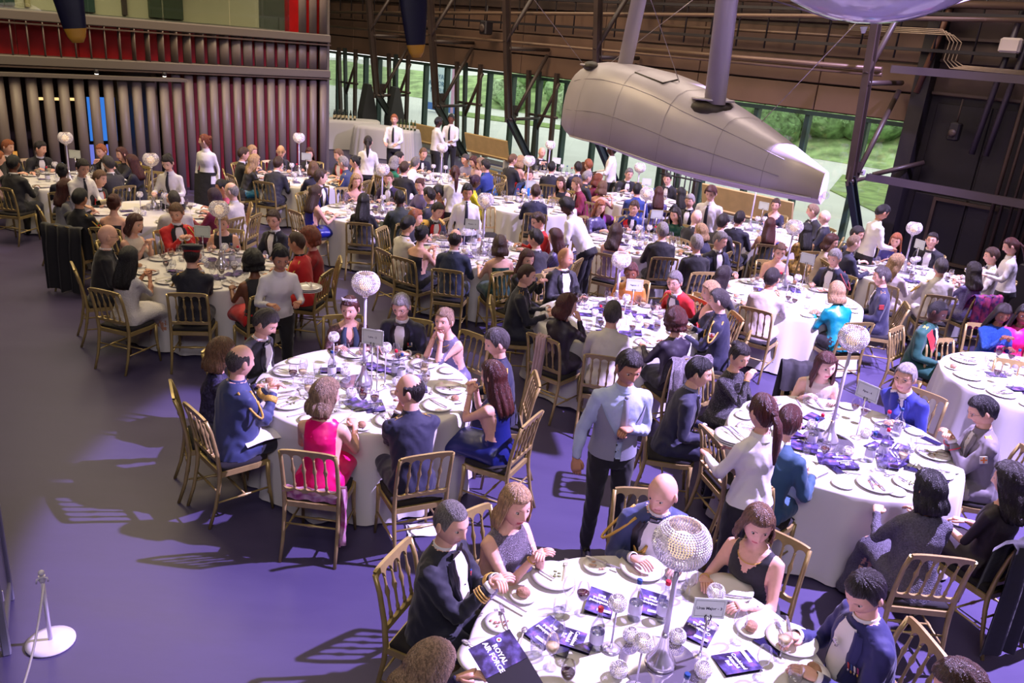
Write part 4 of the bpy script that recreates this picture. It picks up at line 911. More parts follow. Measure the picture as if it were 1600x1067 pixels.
def ring_loft(mb, rings, n, reg, regs):
    """rings: (centre, half-width a, half-depth b, x axis, y axis) elliptical; appends and records region"""
    rows = []
    for c, a, b, ax, ay in rings:
        rows.append([c + ax * (a * cos(2 * pi * j / n)) + ay * (b * sin(2 * pi * j / n)) for j in range(n)])
    s0 = len(mb.f); mb.grid(rows, closed=True); k = len(rows) * n; o = len(mb.v) - k
    mb.f += [tuple(reversed(range(o, o + n))), tuple(range(o + k - n, o + k))]; mb.m += [0, 0]; mb.sm += [True, True]
    for i in range(len(rows)):
        rg = reg(i / (len(rows) - 1)) if callable(reg) else reg
        regs += [rg] * n
def dense(pts, k):
    """linear refinement with light rounding; pts: list of tuples (Vector, a, b)"""
    out = []
    for i in range(len(pts) - 1):
        for q in range(k):
            t = q / k; out.append(tuple(p.lerp(r_, t) if isinstance(p, Vector) else p + (r_ - p) * t for p, r_ in zip(pts[i], pts[i + 1])))
    out.append(pts[-1]); return out
def limb(mb, regs, pts, reg, n=12, k=4, flat=1.0):
    pts = dense(pts, k); L = len(pts); rings = []; N = None
    for i, (p, a, b) in enumerate(pts):
        t = (pts[min(i + 1, L - 1)][0] - pts[max(i - 1, 0)][0]).normalized()
        if N is None: N = (Vector((1, 0, 0)) - t * t.x); N = N.normalized() if N.length > .2 else Vector((0, 1, 0)).cross(t).normalized()
        N = (N - t * N.dot(t)).normalized(); rings.append((p, a, b, N, t.cross(N)))
    ring_loft(mb, rings, n, reg, regs)
TORSO = {0: [(-.12, .172, .132), (-.02, .175, .136), (.10, .158, .122), (.22, .162, .124), (.33, .176, .126), (.41, .178, .114), (.46, .155, .096), (.50, .102, .074), (.53, .066, .062)],
         1: [(-.12, .176, .142), (-.02, .175, .137), (.08, .144, .110), (.16, .132, .102), (.24, .140, .115), (.30, .149, .128), (.36, .150, .113), (.41, .138, .090), (.45, .098, .067), (.48, .055, .052)]}
class Pose: pass
def make_pose(female, sit, lean, wr, side=0.0, turn=0.0, nod=0.18, sc=1.0, belly=0.0):
    P = Pose(); P.f = female; P.sit = sit; P.lean = lean; hz = .56 if sit else (.90 if female else .95)
    P.hz = hz; P.up = Vector((sin(side), sin(lean), cos(lean))).normalized(); P.ax = Vector((1, 0, 0)); P.ax = (P.ax - P.up * P.ax.dot(P.up)).normalized(); P.ay = P.up.cross(P.ax)
    P.o = Vector((0, 0, hz)); P.neck = .53 if not female else .48
    nb = P.o + P.up * P.neck; P.nb = nb
    hd = (P.up * .9 + Vector((0, .02, .5))).normalized(); P.head = nb + hd * (.152 if not female else .148) + Vector((0, .022, 0))
    P.turn = turn; P.nod = nod; P.sh = []
    sw = .164 if not female else .143
    for s_ in (-1, 1): P.sh.append(P.o + P.up * (.435 if not female else .39) + P.ax * (s_ * sw))
    P.wr = [Vector(wr[0]), Vector(wr[1])]; P.belly = belly; return P
def ik(a, c, l1, l2, hint):
    d = c - a; L = min(d.length, (l1 + l2) * .985); d.normalize(); c = a + d * L
    x = (l1 * l1 - l2 * l2 + L * L) / (2 * L); h = sqrt(max(.0001, l1 * l1 - x * x)); hv = Vector(hint); hv = (hv - d * hv.dot(d)); hv.normalize()
    return a + d * x + hv * h, c
BODYCACHE = {}
def body_arrays(P, wear, voxel, lv):
    """wear: 'suit', 'dress' (long sleeves), 'bare' (sleeveless gown), 'short', 'trousers_f', 'shirt' """
    key = (P.f, P.sit, round(P.lean, 2), tuple(round(x, 2) for w_ in P.wr for x in w_), wear, voxel, round(P.belly, 2), round(P.up.x, 2))
    if key in BODYCACHE: return BODYCACHE[key]
    mb = MB(); regs = []; f = P.f; gown = wear in ('dress', 'bare', 'short', 'cap')
    T = [(P.o + P.up * s_ + P.ay * (.015 if s_ > .2 and s_ < .42 else 0) * (1 if f else .5) + P.ay * (P.belly * .5 if -.02 <= s_ < .25 else 0), a + P.belly * .5, b + (P.belly if s_ < .3 else P.belly * .3)) for s_, a, b in TORSO[f]]
    T = dense(T, 3); smax = TORSO[f][-1][0]; smin = TORSO[f][0][0]
    ring_loft(mb, [(p, a, b, P.ax, P.ay) for p, a, b in T], 22, lambda t: (1 if smin + t * (smax - smin) < (.36 if not f else .315) else 6), regs)
    # neck
    hd = P.head - P.nb; limb(mb, regs, [(P.nb - P.up * .05, .062, .06), (P.nb + hd * .25, .056 if not f else .047, .056 if not f else .048), (P.nb + hd * .8, .054 if not f else .044, .056 if not f else .048)], 0, 14, 4)
    joints = []
    for i, s_ in enumerate((-1, 1)):
        l1, l2 = (.285, .255) if not f else (.265, .235)
        el, wt = ik(P.sh[i], P.wr[i], l1, l2, (s_ * .42, -.30, -1.0)); joints.append((P.sh[i], el, wt))
        k = 1.0 if wear in ('suit', 'dress', 'shirt') else .80
        u = .060 if not f else .050; inner = P.sh[i] - P.ax * (s_ * .05)
        d1 = (el - P.sh[i]).normalized()
        limb(mb, regs, [(inner, u * 1.05, u * 1.05), (P.sh[i], u * 1.08 * max(k, .9), u * 1.1 * max(k, .9)), (P.sh[i].lerp(el, .5), u * .92 * k, u * .95 * k), (el, u * .78 * k, u * .78 * k), (el.lerp(wt, .35), u * .76 * k, u * .74 * k), (wt.lerp(el, .06), u * .60 * k, u * .56 * k)], lambda t: (2 if t < .62 else 3), 12, 4)
    if P.sit:
        for s_ in (-1, 1):
            hip = Vector((s_ * .095, -.02, P.hz - .01)); kn = Vector((s_ * (.12 if not f else .085), .44, .545)); an = Vector((s_ * (.12 if not f else .08), .40 if not f else .47, .10)); to = an + Vector((s_ * .01, .15, -.055))
            limb(mb, regs, [(hip, .098, .098), (hip.lerp(kn, .5), .088, .085), (kn, .066, .064)], 4, 12, 5)
            limb(mb, regs, [(kn + Vector((0, -.01, .01)), .064, .062), (kn.lerp(an, .35), .064, .064), (an, .048, .048)] if not gown else [(kn, .055, .055), (kn.lerp(an, .4), .05, .05), (an, .034, .034)], 4 if not gown else 12, 10, 5)
            limb(mb, regs, [(an + Vector((0, -.03, -.045)), .036, .036), (an + Vector((0, .04, -.045)), .042, .036), (to + Vector((0, -.02, 0)), .044, .030), (to + Vector((0, .02, 0)), .03, .02)], 5, 10, 3)
        if gown:
            limb(mb, regs, [(P.o + Vector((0, -.06, -.03)), .19, .13), (Vector((0, .10, .55)), .20, .115), (Vector((0, .30, .545)), .195, .10), (Vector((0, .44, .50)), .19, .10), (Vector((0, .50, .36)), .19, .09), (Vector((0, .52, .2)), .20, .10), (Vector((0, .53, .05)), .225, .12)], 4, 20, 4)
    else:
        if gown or wear == 'skirt':
            limb(mb, regs, [(P.o + Vector((0, 0, .02)), .165, .125), (P.o + Vector((0, 0, -.12)), .19, .145), (P.o + Vector((0, 0, -.4)), .19, .15), (Vector((0, 0, .14)), .21, .17)], 4, 20, 6)
        for s_ in (-1, 1):
            hip = Vector((s_ * .09, 0, P.hz - .04)); kn = Vector((s_ * .10, .02, .50)); an = Vector((s_ * .105, -.02, .09))
            limb(mb, regs, [(hip, .094, .10), (hip.lerp(kn, .5), .082, .085), (kn, .062, .064), (kn.lerp(an, .35), .060, .062), (an, .050, .052)], 4, 12, 5)
            limb(mb, regs, [(an + Vector((0, -.03, -.04)), .036, .036), (an + Vector((0, .04, -.04)), .042, .036), (an + Vector((s_ * .01, .13, -.055)), .044, .028), (an + Vector((s_ * .01, .17, -.06)), .03, .02)], 5, 10, 3)
    me = bpy.data.meshes.new('tmp'); me.from_pydata(mb.v, [], mb.f); o = bpy.data.objects.new('tmp', me); COL.objects.link(o)
    md = o.modifiers.new('r', 'REMESH'); md.mode = 'VOXEL'; md.voxel_size = voxel; md.use_smooth_shade = True
    sm = o.modifiers.new('s', 'SMOOTH'); sm.factor = .5; sm.iterations = 4 if voxel < .015 else 2
    dg = bpy.context.evaluated_depsgraph_get(); ev = o.evaluated_get(dg); m2 = ev.to_mesh()
    nv = len(m2.vertices); V = np.empty(nv * 3, 'f'); m2.vertices.foreach_get('co', V); V = V.reshape(-1, 3).copy()
    Nn = np.empty(nv * 3, 'f'); m2.vertices.foreach_get('normal', Nn); Nn = Nn.reshape(-1, 3).copy()
    F_ = [tuple(p.vertices) for p in m2.polygons]; ev.to_mesh_clear(); bpy.data.objects.remove(o); bpy.data.meshes.remove(me)
    kd = KDTree(len(mb.v))
    for i, v in enumerate(mb.v): kd.insert(v, i)
    kd.balance(); R = np.zeros(len(F_), int)
    vr = [regs[kd.find(v)[1]] for v in V.tolist()]
    for i, q in enumerate(F_): R[i] = vr[q[0]] if vr[q[0]] == vr[q[2 % len(q)]] else vr[q[1]]
    if wear in ('suit', 'dress', 'shirt') and lv:      # soft cloth folds, strongest at elbows and waist
        vra = np.array(vr); amp = np.zeros(len(V)); sl = np.isin(vra, (2, 3)); amp[sl] = .0042; amp[np.isin(vra, (1, 4))] = .0036
        for (sh_, el_, wt_) in joints:
            de = np.linalg.norm(V - np.array(el_), axis=1); amp += np.where(sl, .005 * np.exp(-(de / .07) ** 2), 0)
        amp += np.where(vra == 1, .004 * np.exp(-(((V - np.array(P.o)) @ np.array(P.up) - .08) / .07) ** 2), 0)
        q1 = np.sin(V[:, 2] * 46 + 5 * np.sin(V[:, 0] * 19) + 4 * np.sin(V[:, 1] * 23)); q2 = np.sin(V[:, 0] * 31 + V[:, 2] * 22 + 3 * np.sin(V[:, 1] * 17)) 
        V += Nn * (amp * (.6 * q1 + .5 * q2))[:, None]
    # straighten garment edges: vertices close to an edge line move onto it, faces are then sorted by side
    o_, up_, ax_, ay_ = (np.array(q) for q in (P.o, P.up, P.ax, P.ay)); cut = (-.02 if wear == 'shirt' else -.13) if not P.sit else -.07; nk = P.neck + (.004 if not f else -.004) - (.02 if wear == 'bare' else 0); tl = .345; axm = .119 if f else .16
    def snap(axis, val, cond, sign=1):
        d = ((V - o_) @ axis) * sign - val; m = cond() & (np.abs(d) < .55 * voxel); V[m] -= np.outer(d[m] * sign, axis)
    S_ = lambda: (V - o_) @ up_
    X_ = lambda: (V - o_) @ ax_
    snap(up_, nk, lambda: np.abs(X_()) < .10)
    if not P.sit: snap(up_, cut, lambda: np.abs(X_()) < .24)
    if wear == 'bare':
        snap(up_, tl, lambda: np.abs(X_()) < .17)
        for sg in (1, -1): snap(ax_, axm, lambda: S_() > .2, sg)
    idx4 = np.array([(q[0], q[1], q[2], q[-1]) for q in F_]); Cn = V[idx4].mean(1) - o_; cs, cx, cy = Cn @ up_, np.abs(Cn @ ax_), Cn @ ay_
    m = np.isin(R, (0, 6)); R[m & (cs > nk) & (cx < .075)] = 0; R[m & ~((cs > nk) & (cx < .075))] = 6
    m = np.isin(R, (1, 4))
    if not P.sit: R[m & (cs > cut)] = 1; R[m & (cs <= cut)] = 4
    elif not gown: lg = (cy > .155) | (cs <= cut); R[m & lg] = 4; R[m & ~lg] = 1
    if wear == 'bare':
        m = np.isin(R, (1, 6, 2)) & (cs > .12); R[m & (cx >= axm)] = 2; R[m & (cx < axm) & (cs <= tl)] = 1; R[m & (cx < axm) & (cs > tl)] = 6
    BODYCACHE[key] = (V, F_, R, joints); return BODYCACHE[key]
def tsurf(P, s_, phi, off=0.0):
    """point on the torso surface: s_ up the spine, phi around from the front (0) to the left (+)"""
    T = TORSO[P.f]
    for a, b in zip(T, T[1:]):
        if a[0] <= s_ <= b[0]: break
    t = (s_ - a[0]) / (b[0] - a[0]); t = max(0, min(1, t)); A = a[1] + (b[1] - a[1]) * t + P.belly * .5; B = a[2] + (b[2] - a[2]) * t + (P.belly if s_ < .3 else P.belly * .3)
    c = P.o + P.up * s_ + P.ay * ((.015 if .2 < s_ < .42 else 0) * (1 if P.f else .5)) + P.ay * (P.belly * .5 if -.02 <= s_ < .25 else 0)
    return c + P.ax * ((A + off) * sin(phi)) + P.ay * ((B + off) * cos(phi))
def patch_(P, mb, s0, s1, w0, w1, off, ns=8, nw=6, c0=0.0, c1=0.0, curve=1.0):
    """panel on the torso front; half-widths w (metres) and centres c at s0, s1"""
    rows = []
    for i in range(ns + 1):
        t = i / ns; s_ = s0 + (s1 - s0) * t; w_ = w0 + (w1 - w0) * t ** curve; c = c0 + (c1 - c0) * t ** curve; row = []
        for j in range(nw + 1):
            x = c + w_ * (2 * j / nw - 1); T = .17; phi = x / .16; row.append(tsurf(P, s_, phi, off if 0 < j < nw else off * .55))
        rows.append(row)
    mb.grid(rows); return mb
HSC = {0: 1.12, 1: 1.08}
def hairmat(c):
    nm = 'hair_%d_%d_%d' % c
    if nm in MATS: return MATS[nm]
    m = mat(nm, c, rough=.38, var=.5, vscale=34, bump=.7, bscale=90, spec=.6); nt = m.node_tree; mp = nt.nodes.new('ShaderNodeMapping'); mp.inputs['Scale'].default_value = (3.2, 3.2, .35)
    tc = next(n for n in nt.nodes if n.type == 'TEX_COORD'); nt.links.new(tc.outputs['Object'], mp.inputs[0])
    for n in nt.nodes:
        if n.type == 'TEX_NOISE': nt.links.new(mp.outputs[0], n.inputs['Vector'])
    return m
def hair_geo(style, lv, rnd, female):
    """hair in head coordinates"""
    mb = MB(); ncol = {2: 56, 1: 32, 0: 22}[lv]; ph1, ph2 = rnd.uniform(0, 6), rnd.uniform(0, 6)
    def sk(az, el, th):
        x, y, z = sin(az) * cos(el), cos(az) * cos(el), sin(el); X, Y, Z = .074 * x, .096 * y, .118 * z
        if z < 0:
            X *= 1 - .3 * (-z) ** 1.6
            if y < 0: Y *= 1 - .42 * (-z) ** 1.1
        v = Vector((X, Y, Z)); n = Vector((X / .0055, Y / .0092, Z / .0139)).normalized(); return v + n * th
    def hairline(az):
        c = cos(az); a = abs(((az + pi) % (2 * pi)) - pi)
        front, sideb, back = {'short': (.62, -.12, -.62), 'buzz': (.66, -.08, -.6), 'bald': (.62, -.12, -.62)}.get(style, (.60, -.15, -.7))
        if style == 'fringe': front = .36
        if style in ('bob', 'fringe', 'long', 'wavy', 'curly'): sideb, back = -.10, -.12
        if a < .95: return front - .06 * (a / .95) ** 2
        if a < 1.25: return front - .06 + (sideb - front + .06) * ((a - .95) / .30)
        if a < 1.75: return sideb + (0.10 if female else .16) * sin(pi * (a - 1.25) / .5)
        return sideb + (back - sideb) * min(1, (a - 1.75) / .7)
    th0 = {'short': .012, 'buzz': .0035, 'bald': .006, 'curly': .034, 'bob': .016, 'fringe': .016, 'long': .014, 'pony': .010, 'updo': .012, 'wavy': .02, 'afro': .02, 'tuft': .018}[style]
    rows = []; NR = 12 if lv else 8
    hang = {'bob': .10, 'fringe': .08, 'long': .27, 'wavy': .22, 'curly': .06}.get(style, 0)
    for i in range(NR + 1):
        t = i / NR; row = []
        for j in range(ncol):
            az = 2 * pi * j / ncol; a = abs(((az + pi) % (2 * pi)) - pi); e1 = hairline(az)
            if style == 'bald': top = (.54 + .03 * sin(az * 5 + ph1) + .25 * max(0, (a - 1.9))) if a > 1.2 else e1 + .12; el = top + (e1 - top) * t; th = (th0 * min(1, t * 3.5) * (1 if t < .95 else .3) - .0015 + .0015 * sin(az * 19 + ph2)) * (1 if a > 1.2 else 0) - (0 if a > 1.2 else .012)
            else:
                el = pi / 2 + (e1 - pi / 2) * t; th = th0 * (1 - .25 * t * (style not in ('bob', 'fringe', 'long', 'wavy', 'curly'))) * (1 if t < .93 or (a > 1.02 and style in ('bob', 'fringe', 'long', 'wavy', 'curly')) else .35)
                th += (.0022 if style in ('buzz',) else .0045) * (sin(az * 11 + ph1 + t * 3) * .5 + sin(az * 23 + ph2)) * (.2 if style == 'buzz' else .6) * min(1, t * 3)
                if style in ('curly', 'afro', 'wavy'): v = Vector((sin(az) * cos(el), cos(az) * cos(el), sin(el))); th += (.014 if style == 'curly' else .006) * noise.noise(v * (9 if style != 'wavy' else 5) + Vector((ph1, 0, 0)))
                if style == 'short' and e1 > .3: th += .006 * t
                if style == 'tuft' and a < 1.2: th += .014 * t
            row.append(sk(az, el, th))
        rows.append(row)
    if hang:
        n2 = 10 if lv else 6
        last = rows[-1]
        for i in range(1, n2 + 1):
            t = i / n2; row = []
            for j in range(ncol):
                az = 2 * pi * j / ncol; a = abs(((az + pi) % (2 * pi)) - pi); p0 = last[j]
                if a < 1.02: row.append(p0 + Vector((0, -.006, -.002)) * min(1, t * 2)); continue
                k = min(1, (a - 1.02) / .28); L = hang * k; rad = Vector((sin(az) * .090, cos(az) * .094 - .006, 0)) * (1 + (.20 if style in ('bob', 'fringe') else .10) * sin(pi * t * .8))
                zt = -.03 - L * t * 1.0; base = Vector((rad.x, rad.y, min(p0.z, zt)))
                if style in ('long', 'wavy'): base.y -= .030 * t * k; base.x *= 1 + .10 * t
                if t > .8 and style not in ('bob', 'fringe'): base.x *= 1 - .5 * (t - .8); base.y *= 1 - .4 * (t - .8)
                w_ = (.006 if style != 'curly' else .014) * (sin(az * 13 + ph1 + t * 2) + .6 * sin(az * 27 + ph2)) + (.008 * sin(t * 9 + az * 3) if style == 'wavy' else 0)
                base += Vector((sin(az), cos(az), 0)) * w_ * min(1, t * 3); row.append(p0.lerp(base, min(1, .35 + t * 2) * k if k < 1 else min(1, .25 + t * 2.5)))
            rows.append(row)
        inn = []
        for j in range(ncol): p = rows[-1][j]; q = Vector((p.x * .84, p.y * .84, p.z + .012 + .03 * (hang > .1))); inn.append(q if abs(((2 * pi * j / ncol + pi) % (2 * pi)) - pi) > 1.3 else p + Vector((0, -.02, 0)))
        rows.append(inn)
    mb.grid(rows, closed=True)
    if style == 'updo': mb.sphere((0, -.088, .058), (.046, .038, .040), 12, 8); mb.v = [tuple(Vector(p) * (1 + .03 * noise.noise(Vector(p) * 50))) for p in mb.v]
    if style == 'pony':
        mb.sphere((0, -.10, .01), (.028, .024, .026), 10, 6)
        mb.tube([(0, -.10, .01), (0, -.135, -.04), (0, -.14, -.12), (0, -.13, -.22), (0, -.122, -.30)], [(.020, .018), (.030, .022), (.034, .022), (.026, .016), (.008, .006)], 12)
    return mb
FAB = {}
def fabric(name, c, rough=.75, **k): return mat(name, c, rough=rough, **({'bump': .42, 'bscale': 10, 'sheen': .15} | k))
SKINS = {'l': (222, 172, 150), 'p': (232, 188, 170), 't': (192, 138, 108), 'b': (122, 78, 56), 'd': (74, 46, 36), 'a': (214, 168, 138)}
def skin(k): return mat('skin_' + {'l': 'fair', 'p': 'pale', 't': 'tan', 'b': 'brown', 'd': 'deep', 'a': 'golden'}[k], SKINS[k], rough=.5, var=.05, vscale=30, spec=.35)
WSH = fabric('white_shirt_cotton', (222, 218, 220), rough=.7); BLK = fabric('black_satin', (16, 15, 20), rough=.35, sheen=0)
GLD = mat('gold_braid', (206, 164, 78), rough=.4, metal=.35, bump=.4, bscale=220); SHOE = mat('black_shoe_leather', (14, 12, 14), rough=.25)
PIERCE = {}
def person(pos, yaw, P, wear, look, lv, label, category='person', group=None, z0=0.0):
    """look: dict(skin, hair style/colour, top, bottom, sleeve, yoke...)"""
    voxel = {2: .013, 1: .021, 0: .028}[lv]
    V, F_, R, joints = body_arrays(P, wear, voxel, lv)
    if look.get('neck'):      # neckline vertices slide onto the line
        n0, n1 = look['neck'][:2]; V = V.copy(); o_, u_, a_, b_ = (np.array(q) for q in (P.o, P.up, P.ax, P.ay)); rel = V - o_; xx = rel @ a_; d = (rel @ u_ - n0 - np.abs(xx) * n1) / sqrt(1 + n1 * n1)
        m = (np.abs(d) < .6 * voxel) & (rel @ b_ > -.01) & (np.abs(xx) < .12); nrm = (u_[None, :] - np.sign(xx)[:, None] * n1 * a_[None, :]) / sqrt(1 + n1 * n1); V[m] -= d[m, None] * nrm[m]
    vs = [V]; fs = list(F_); rg = [R]; off = len(V)
    R = R.copy(); rg = [R]
    # a low neckline on gowns: skin above a curve
    def add(v, f_, r_):
        nonlocal off
        vs.append(v); fs.extend([tuple(i + off for i in q) for q in f_]); rg.append(r_ if hasattr(r_, '__len__') else np.full(len(f_), r_)); off += len(v)
    hv, hf, hr = HEADS[(P.f, lv)]
    hs = look.get('hs', 1.0)
    HR = (Matrix.Rotation(P.turn, 3, 'Z') @ Matrix.Rotation(-P.nod, 3, 'X') @ Matrix.Rotation(look.get('roll', 0), 3, 'Y'))
    Hm = np.array(HR) * hs * HSC[P.f]
    add(hv @ Hm.T + np.array(P.head), hf, hr)
    bare = wear in ('bare', 'short', 'cap')
    for i, s_ in enumerate((-1, 1)):
        sh, el, wt = joints[i]; d = (wt - el).normalized(); hd_ = look.get('hd', [None, None])[i]
        if hd_: y = Vector(hd_[0]).normalized(); y = (d * .5 + y).normalized(); up = Vector(hd_[1])
        else:
            y = (d + Vector((-s_ * .25, .15, 0))).normalized(); up = Vector((s_ * .2, 0, 1))
        x = y.cross(up).normalized(); z = x.cross(y); A = np.array(Matrix((x, y, z)).transposed())
        hv2, hf2 = hand(look.get('curl', [.35, .35])[i], lv); hv2 = hv2.copy()
        if s_ < 0: hv2[:, 0] *= -1; hf2 = [tuple(reversed(q)) for q in hf2]
        add((hv2 * (1.0 if not P.f else .9)) @ A.T + np.array(wt - d * .005), hf2, 0)
    VV = np.concatenate(vs); RR = np.concatenate(rg)
    # recolour: shoulders and neckline of gowns
    nl = look.get('neck')
    cols = {0: skin(look['skin']), 1: look['top'], 2: look.get('sleeve', look['top']), 3: look.get('fore', look.get('sleeve', look['top'])), 4: look.get('bottom', look['top']), 5: look.get('shoe', SHOE), 6: look.get('yoke', look['top']),
            7: mat('lip_rose' if P.f else 'lip_dull', (176, 70, 76) if P.f and look['skin'] not in 'bd' else ((178, 112, 100) if look['skin'] not in 'bd' else (92, 50, 48)), rough=.4), 8: mat('dark_iris', (38, 26, 22), rough=.15), 9: mat('eye_white', (188, 178, 174), rough=.4),
            10: hairmat(tuple(int(v * .8) for v in look.get('brow', look['hc'] if look['hc'] else (90, 70, 60)))), 12: skin(look['skin'])}
    me = bpy.data.meshes.new('person'); me.from_pydata(VV.tolist(), [], fs); order = []; lut = {}
    for r_ in range(13):
        if r_ in cols:
            m_ = cols[r_]
            if m_.name not in lut: lut[m_.name] = len(order); order.append(m_)
    idx = np.array([lut[cols[int(r_)].name] if int(r_) in cols else 0 for r_ in range(13)]); mi = idx[RR]
    if nl:   # V or scoop neckline cut into the garment
        me.polygons.foreach_get; cen = np.array([VV[list(f_)].mean(0) for f_ in F_]); rel = cen - np.array(P.o); s_ = rel @ np.array(P.up); x_ = rel @ np.array(P.ax); y_ = rel @ np.array(P.ay)
        m_ = np.isin(RR[:len(F_)], (1, 6)) & (s_ > nl[0] + np.abs(x_) * nl[1]) & ((y_ > -.02) if len(nl) < 3 else np.ones(len(y_), bool)) ; mi[:len(F_)][m_] = lut[cols[0].name]
    me.polygons.foreach_set('material_index', mi.astype('i')); me.polygons.foreach_set('use_smooth', np.ones(len(fs), bool))
    for m_ in order: me.materials.append(m_)
    me.update()
    o = bpy.data.objects.new('person', me); COL.objects.link(o); o.location = (pos[0], pos[1], z0); o.rotation_euler = (0, 0, yaw)
    rnd = random.Random(label)
    # hair
    if look.get('hair'):
        mbh = hair_geo(look['hair'], lv, rnd, P.f); h = mbh.build('hair', hairmat(look['hc']), o); T = (HR.to_4x4()); T.translation = P.head; k = hs * HSC[P.f]; h.data.transform(Matrix.Diagonal((k, k, k, 1))); h.data.transform(T)
    Hmat = HR.to_4x4(); Hmat.translation = P.head
    def headpart(name, mb, m, lab=None):
        c = mb.build(name, m, o); c.data.transform(Matrix.Diagonal((1.04 if not P.f else .99,) * 3 + (1,))); c.data.transform(Hmat)
        if lab: c['label'] = lab
        return c
    if look.get('beard'):
        mb = MB(); rows = []
        for i in range(8):
            t = i / 7; el = -.30 - 1.0 * t; row = []
            for j in range(15):
                a = -1.35 + 2.7 * j / 14; x, y, z = sin(a) * cos(el), cos(a) * cos(el), sin(el); X, Y, Z = .074 * x * (1 - .26 * (-z) ** 1.6), .096 * y * (1 - .1 * -z) - .002, .118 * z
                cut = max(0, .32 - abs(a)) if i < 3 else 0; off_ = (.006 if t < 1 else 0) - (.02 if cut > 0 and 1 <= i <= 2 else 0) + (.008 if i > 4 and abs(a) < .4 else 0)
                row.append(Vector((X, Y, Z)) * (1 + off_ / .1))
            rows.append(row)
        mb.grid(rows); headpart('beard', mb, hairmat(look['beard']))
    if look.get('glasses'):
        mb = MB()
        for s_ in (-1, 1):
            mb.tube([(s_ * .031 + .019 * cos(a), .096 - abs(cos(a)) * .001, .009 + .014 * sin(a)) for a in [2 * pi * k / 12 for k in range(13)]], .0016, 4)
            mb.tube([(s_ * .050, .094, .013), (s_ * .078, .06, .014), (s_ * .082, -.01, .012)], .0014, 4)
        mb.tube([(-.012, .099, .012), (.012, .099, .012)], .0014, 4); headpart('glasses', mb, mat('dark_spectacle_frame', (30, 26, 28), rough=.3))
    if look.get('tiara'):
        mb = MB()
        for k in range(15):
            a = -1.1 + 2.2 * k / 14; x, y = .078 * sin(a), .085 * cos(a) - .02; h = .02 + .018 * cos(a * 1.2); mb.tube([(x, y, .082), (x * 1.02, y * 1.02, .095 + h)], [.003, .0045], 5); mb.sphere((x * 1.02, y * 1.02, .098 + h), .005, 6, 4)
        mb.tube([(.078 * sin(a), .085 * cos(a) - .02, .085) for a in [-1.2 + .2 * k for k in range(13)]], .004, 6); headpart('tiara', mb, CRYS)
    if look.get('cap'):
        mb = MB(); mb.lathe([(.082, .035), (.086, .06), (.10, .085), (.112, .098), (.10, .112), (.05, .12), (.001, .121)], 24); mb.v = [(x, y * 1.12 - .004, z) for x, y, z in mb.v]; headpart('cap', mb, fabric('cap_navy', (22, 22, 34)))
        mb = MB(); mb.lathe([(.0835, .036), (.0875, .06)], 24, cap=False); mb.v = [(x, y * 1.12 - .004, z) for x, y, z in mb.v]; headpart('cap_band', mb, fabric('cap_red', (150, 14, 24)))
    if look.get('flower'):
        mb = MB()
        for k in range(6): a = k * 1.05; mb.sphere((.05 + .016 * cos(a), -.02 + .01 * sin(2 * a), .105 + .016 * sin(a)), (.013, .01, .013), 8, 5)
        headpart('hair_flower', mb, fabric('blue_petal', (60, 80, 190)))
    if look.get('earring'):
        for s_ in (-1, 1): mb = MB(); mb.sphere((s_ * .082, -.004, -.045), (.004, .004, .012), 6, 5); headpart('earring', mb, CHROME)
    dk = look.get('lapel', BLK); mw = look.get('front', WSH)
    st = look.get('style')
    up = P.up; ax = P.ax; ay = P.ay
    if st in ('dinner', 'mess', 'suit', 'uniform', 'openmess'):
        W0 = {'dinner': (.10, .012, .062), 'mess': (.02, .03, .075), 'openmess': (-.02, .065, .085), 'suit': (.16, .012, .060), 'uniform': (.30, .008, .045)}[st]
        mb = MB(); patch_(P, mb, W0[0], .505, W0[1], W0[2], .011, 9, 8, curve=.8); sh = mb.build('dress_shirt', mw, o)
        if look.get('waistcoat'): mb = MB(); patch_(P, mb, W0[0] - .02, W0[0] + .2, W0[1] * 1.3, W0[1] * 1.6, .014, 5, 6); mb.build('waistcoat', look['waistcoat'], o)
        if lv:
            for q in range(3): mb = MB(); mb.sphere(tsurf(P, W0[0] + .07 + q * .08, 0, .014), .0045, 6, 4); mb.build('button', BLK if st != 'uniform' else GLD, sh)
        for s_ in (-1, 1):
            mb = MB(); patch_(P, mb, W0[0], .50, .018, .018, .017, 8, 3, s_ * (W0[1] + .014), s_ * (W0[2] + .006), .8)
            # flare of the lapel at chest height
            c3 = MB(); patch_(P, c3, W0[0] + (.5 - W0[0]) * .25, .49, .010, .027, .0155, 6, 3, s_ * (W0[1] + .035), s_ * (W0[2] + .022), .9); mb.add(c3.v, c3.f, 0, True); mb.build('lapel', dk, o)
    elif st in ('shirt', 'tie', 'waistcoatman'):
        mb = MB(); 
        for q in range(5): mb.sphere(tsurf(P, .06 + q * .09, 0, .006), .005, 6, 4)
        mb.build('shirt_placket', WSH, o)
        if st == 'waistcoatman' or look.get('vest'):
            pass
    if st and st not in ('gown',) and P.f == 0 or look.get('collar'):
        nb = P.nb; mb = MB(); rows = []
        for dz, r_ in ((-.028, .076), (-.01, .069), (.018, .0625), (.022, .060), (.0, .060)):
            rows.append([nb + up * dz + ax * (r_ * sin(a)) + ay * (r_ * cos(a) * 1.0 + .004) for a in [2 * pi * k / 18 for k in range(18)]])
        mb.grid(rows, closed=True); mb.build('collar', look.get('collarmat', mw if st in ('dinner', 'mess', 'openmess', 'suit') else look['top']), o)
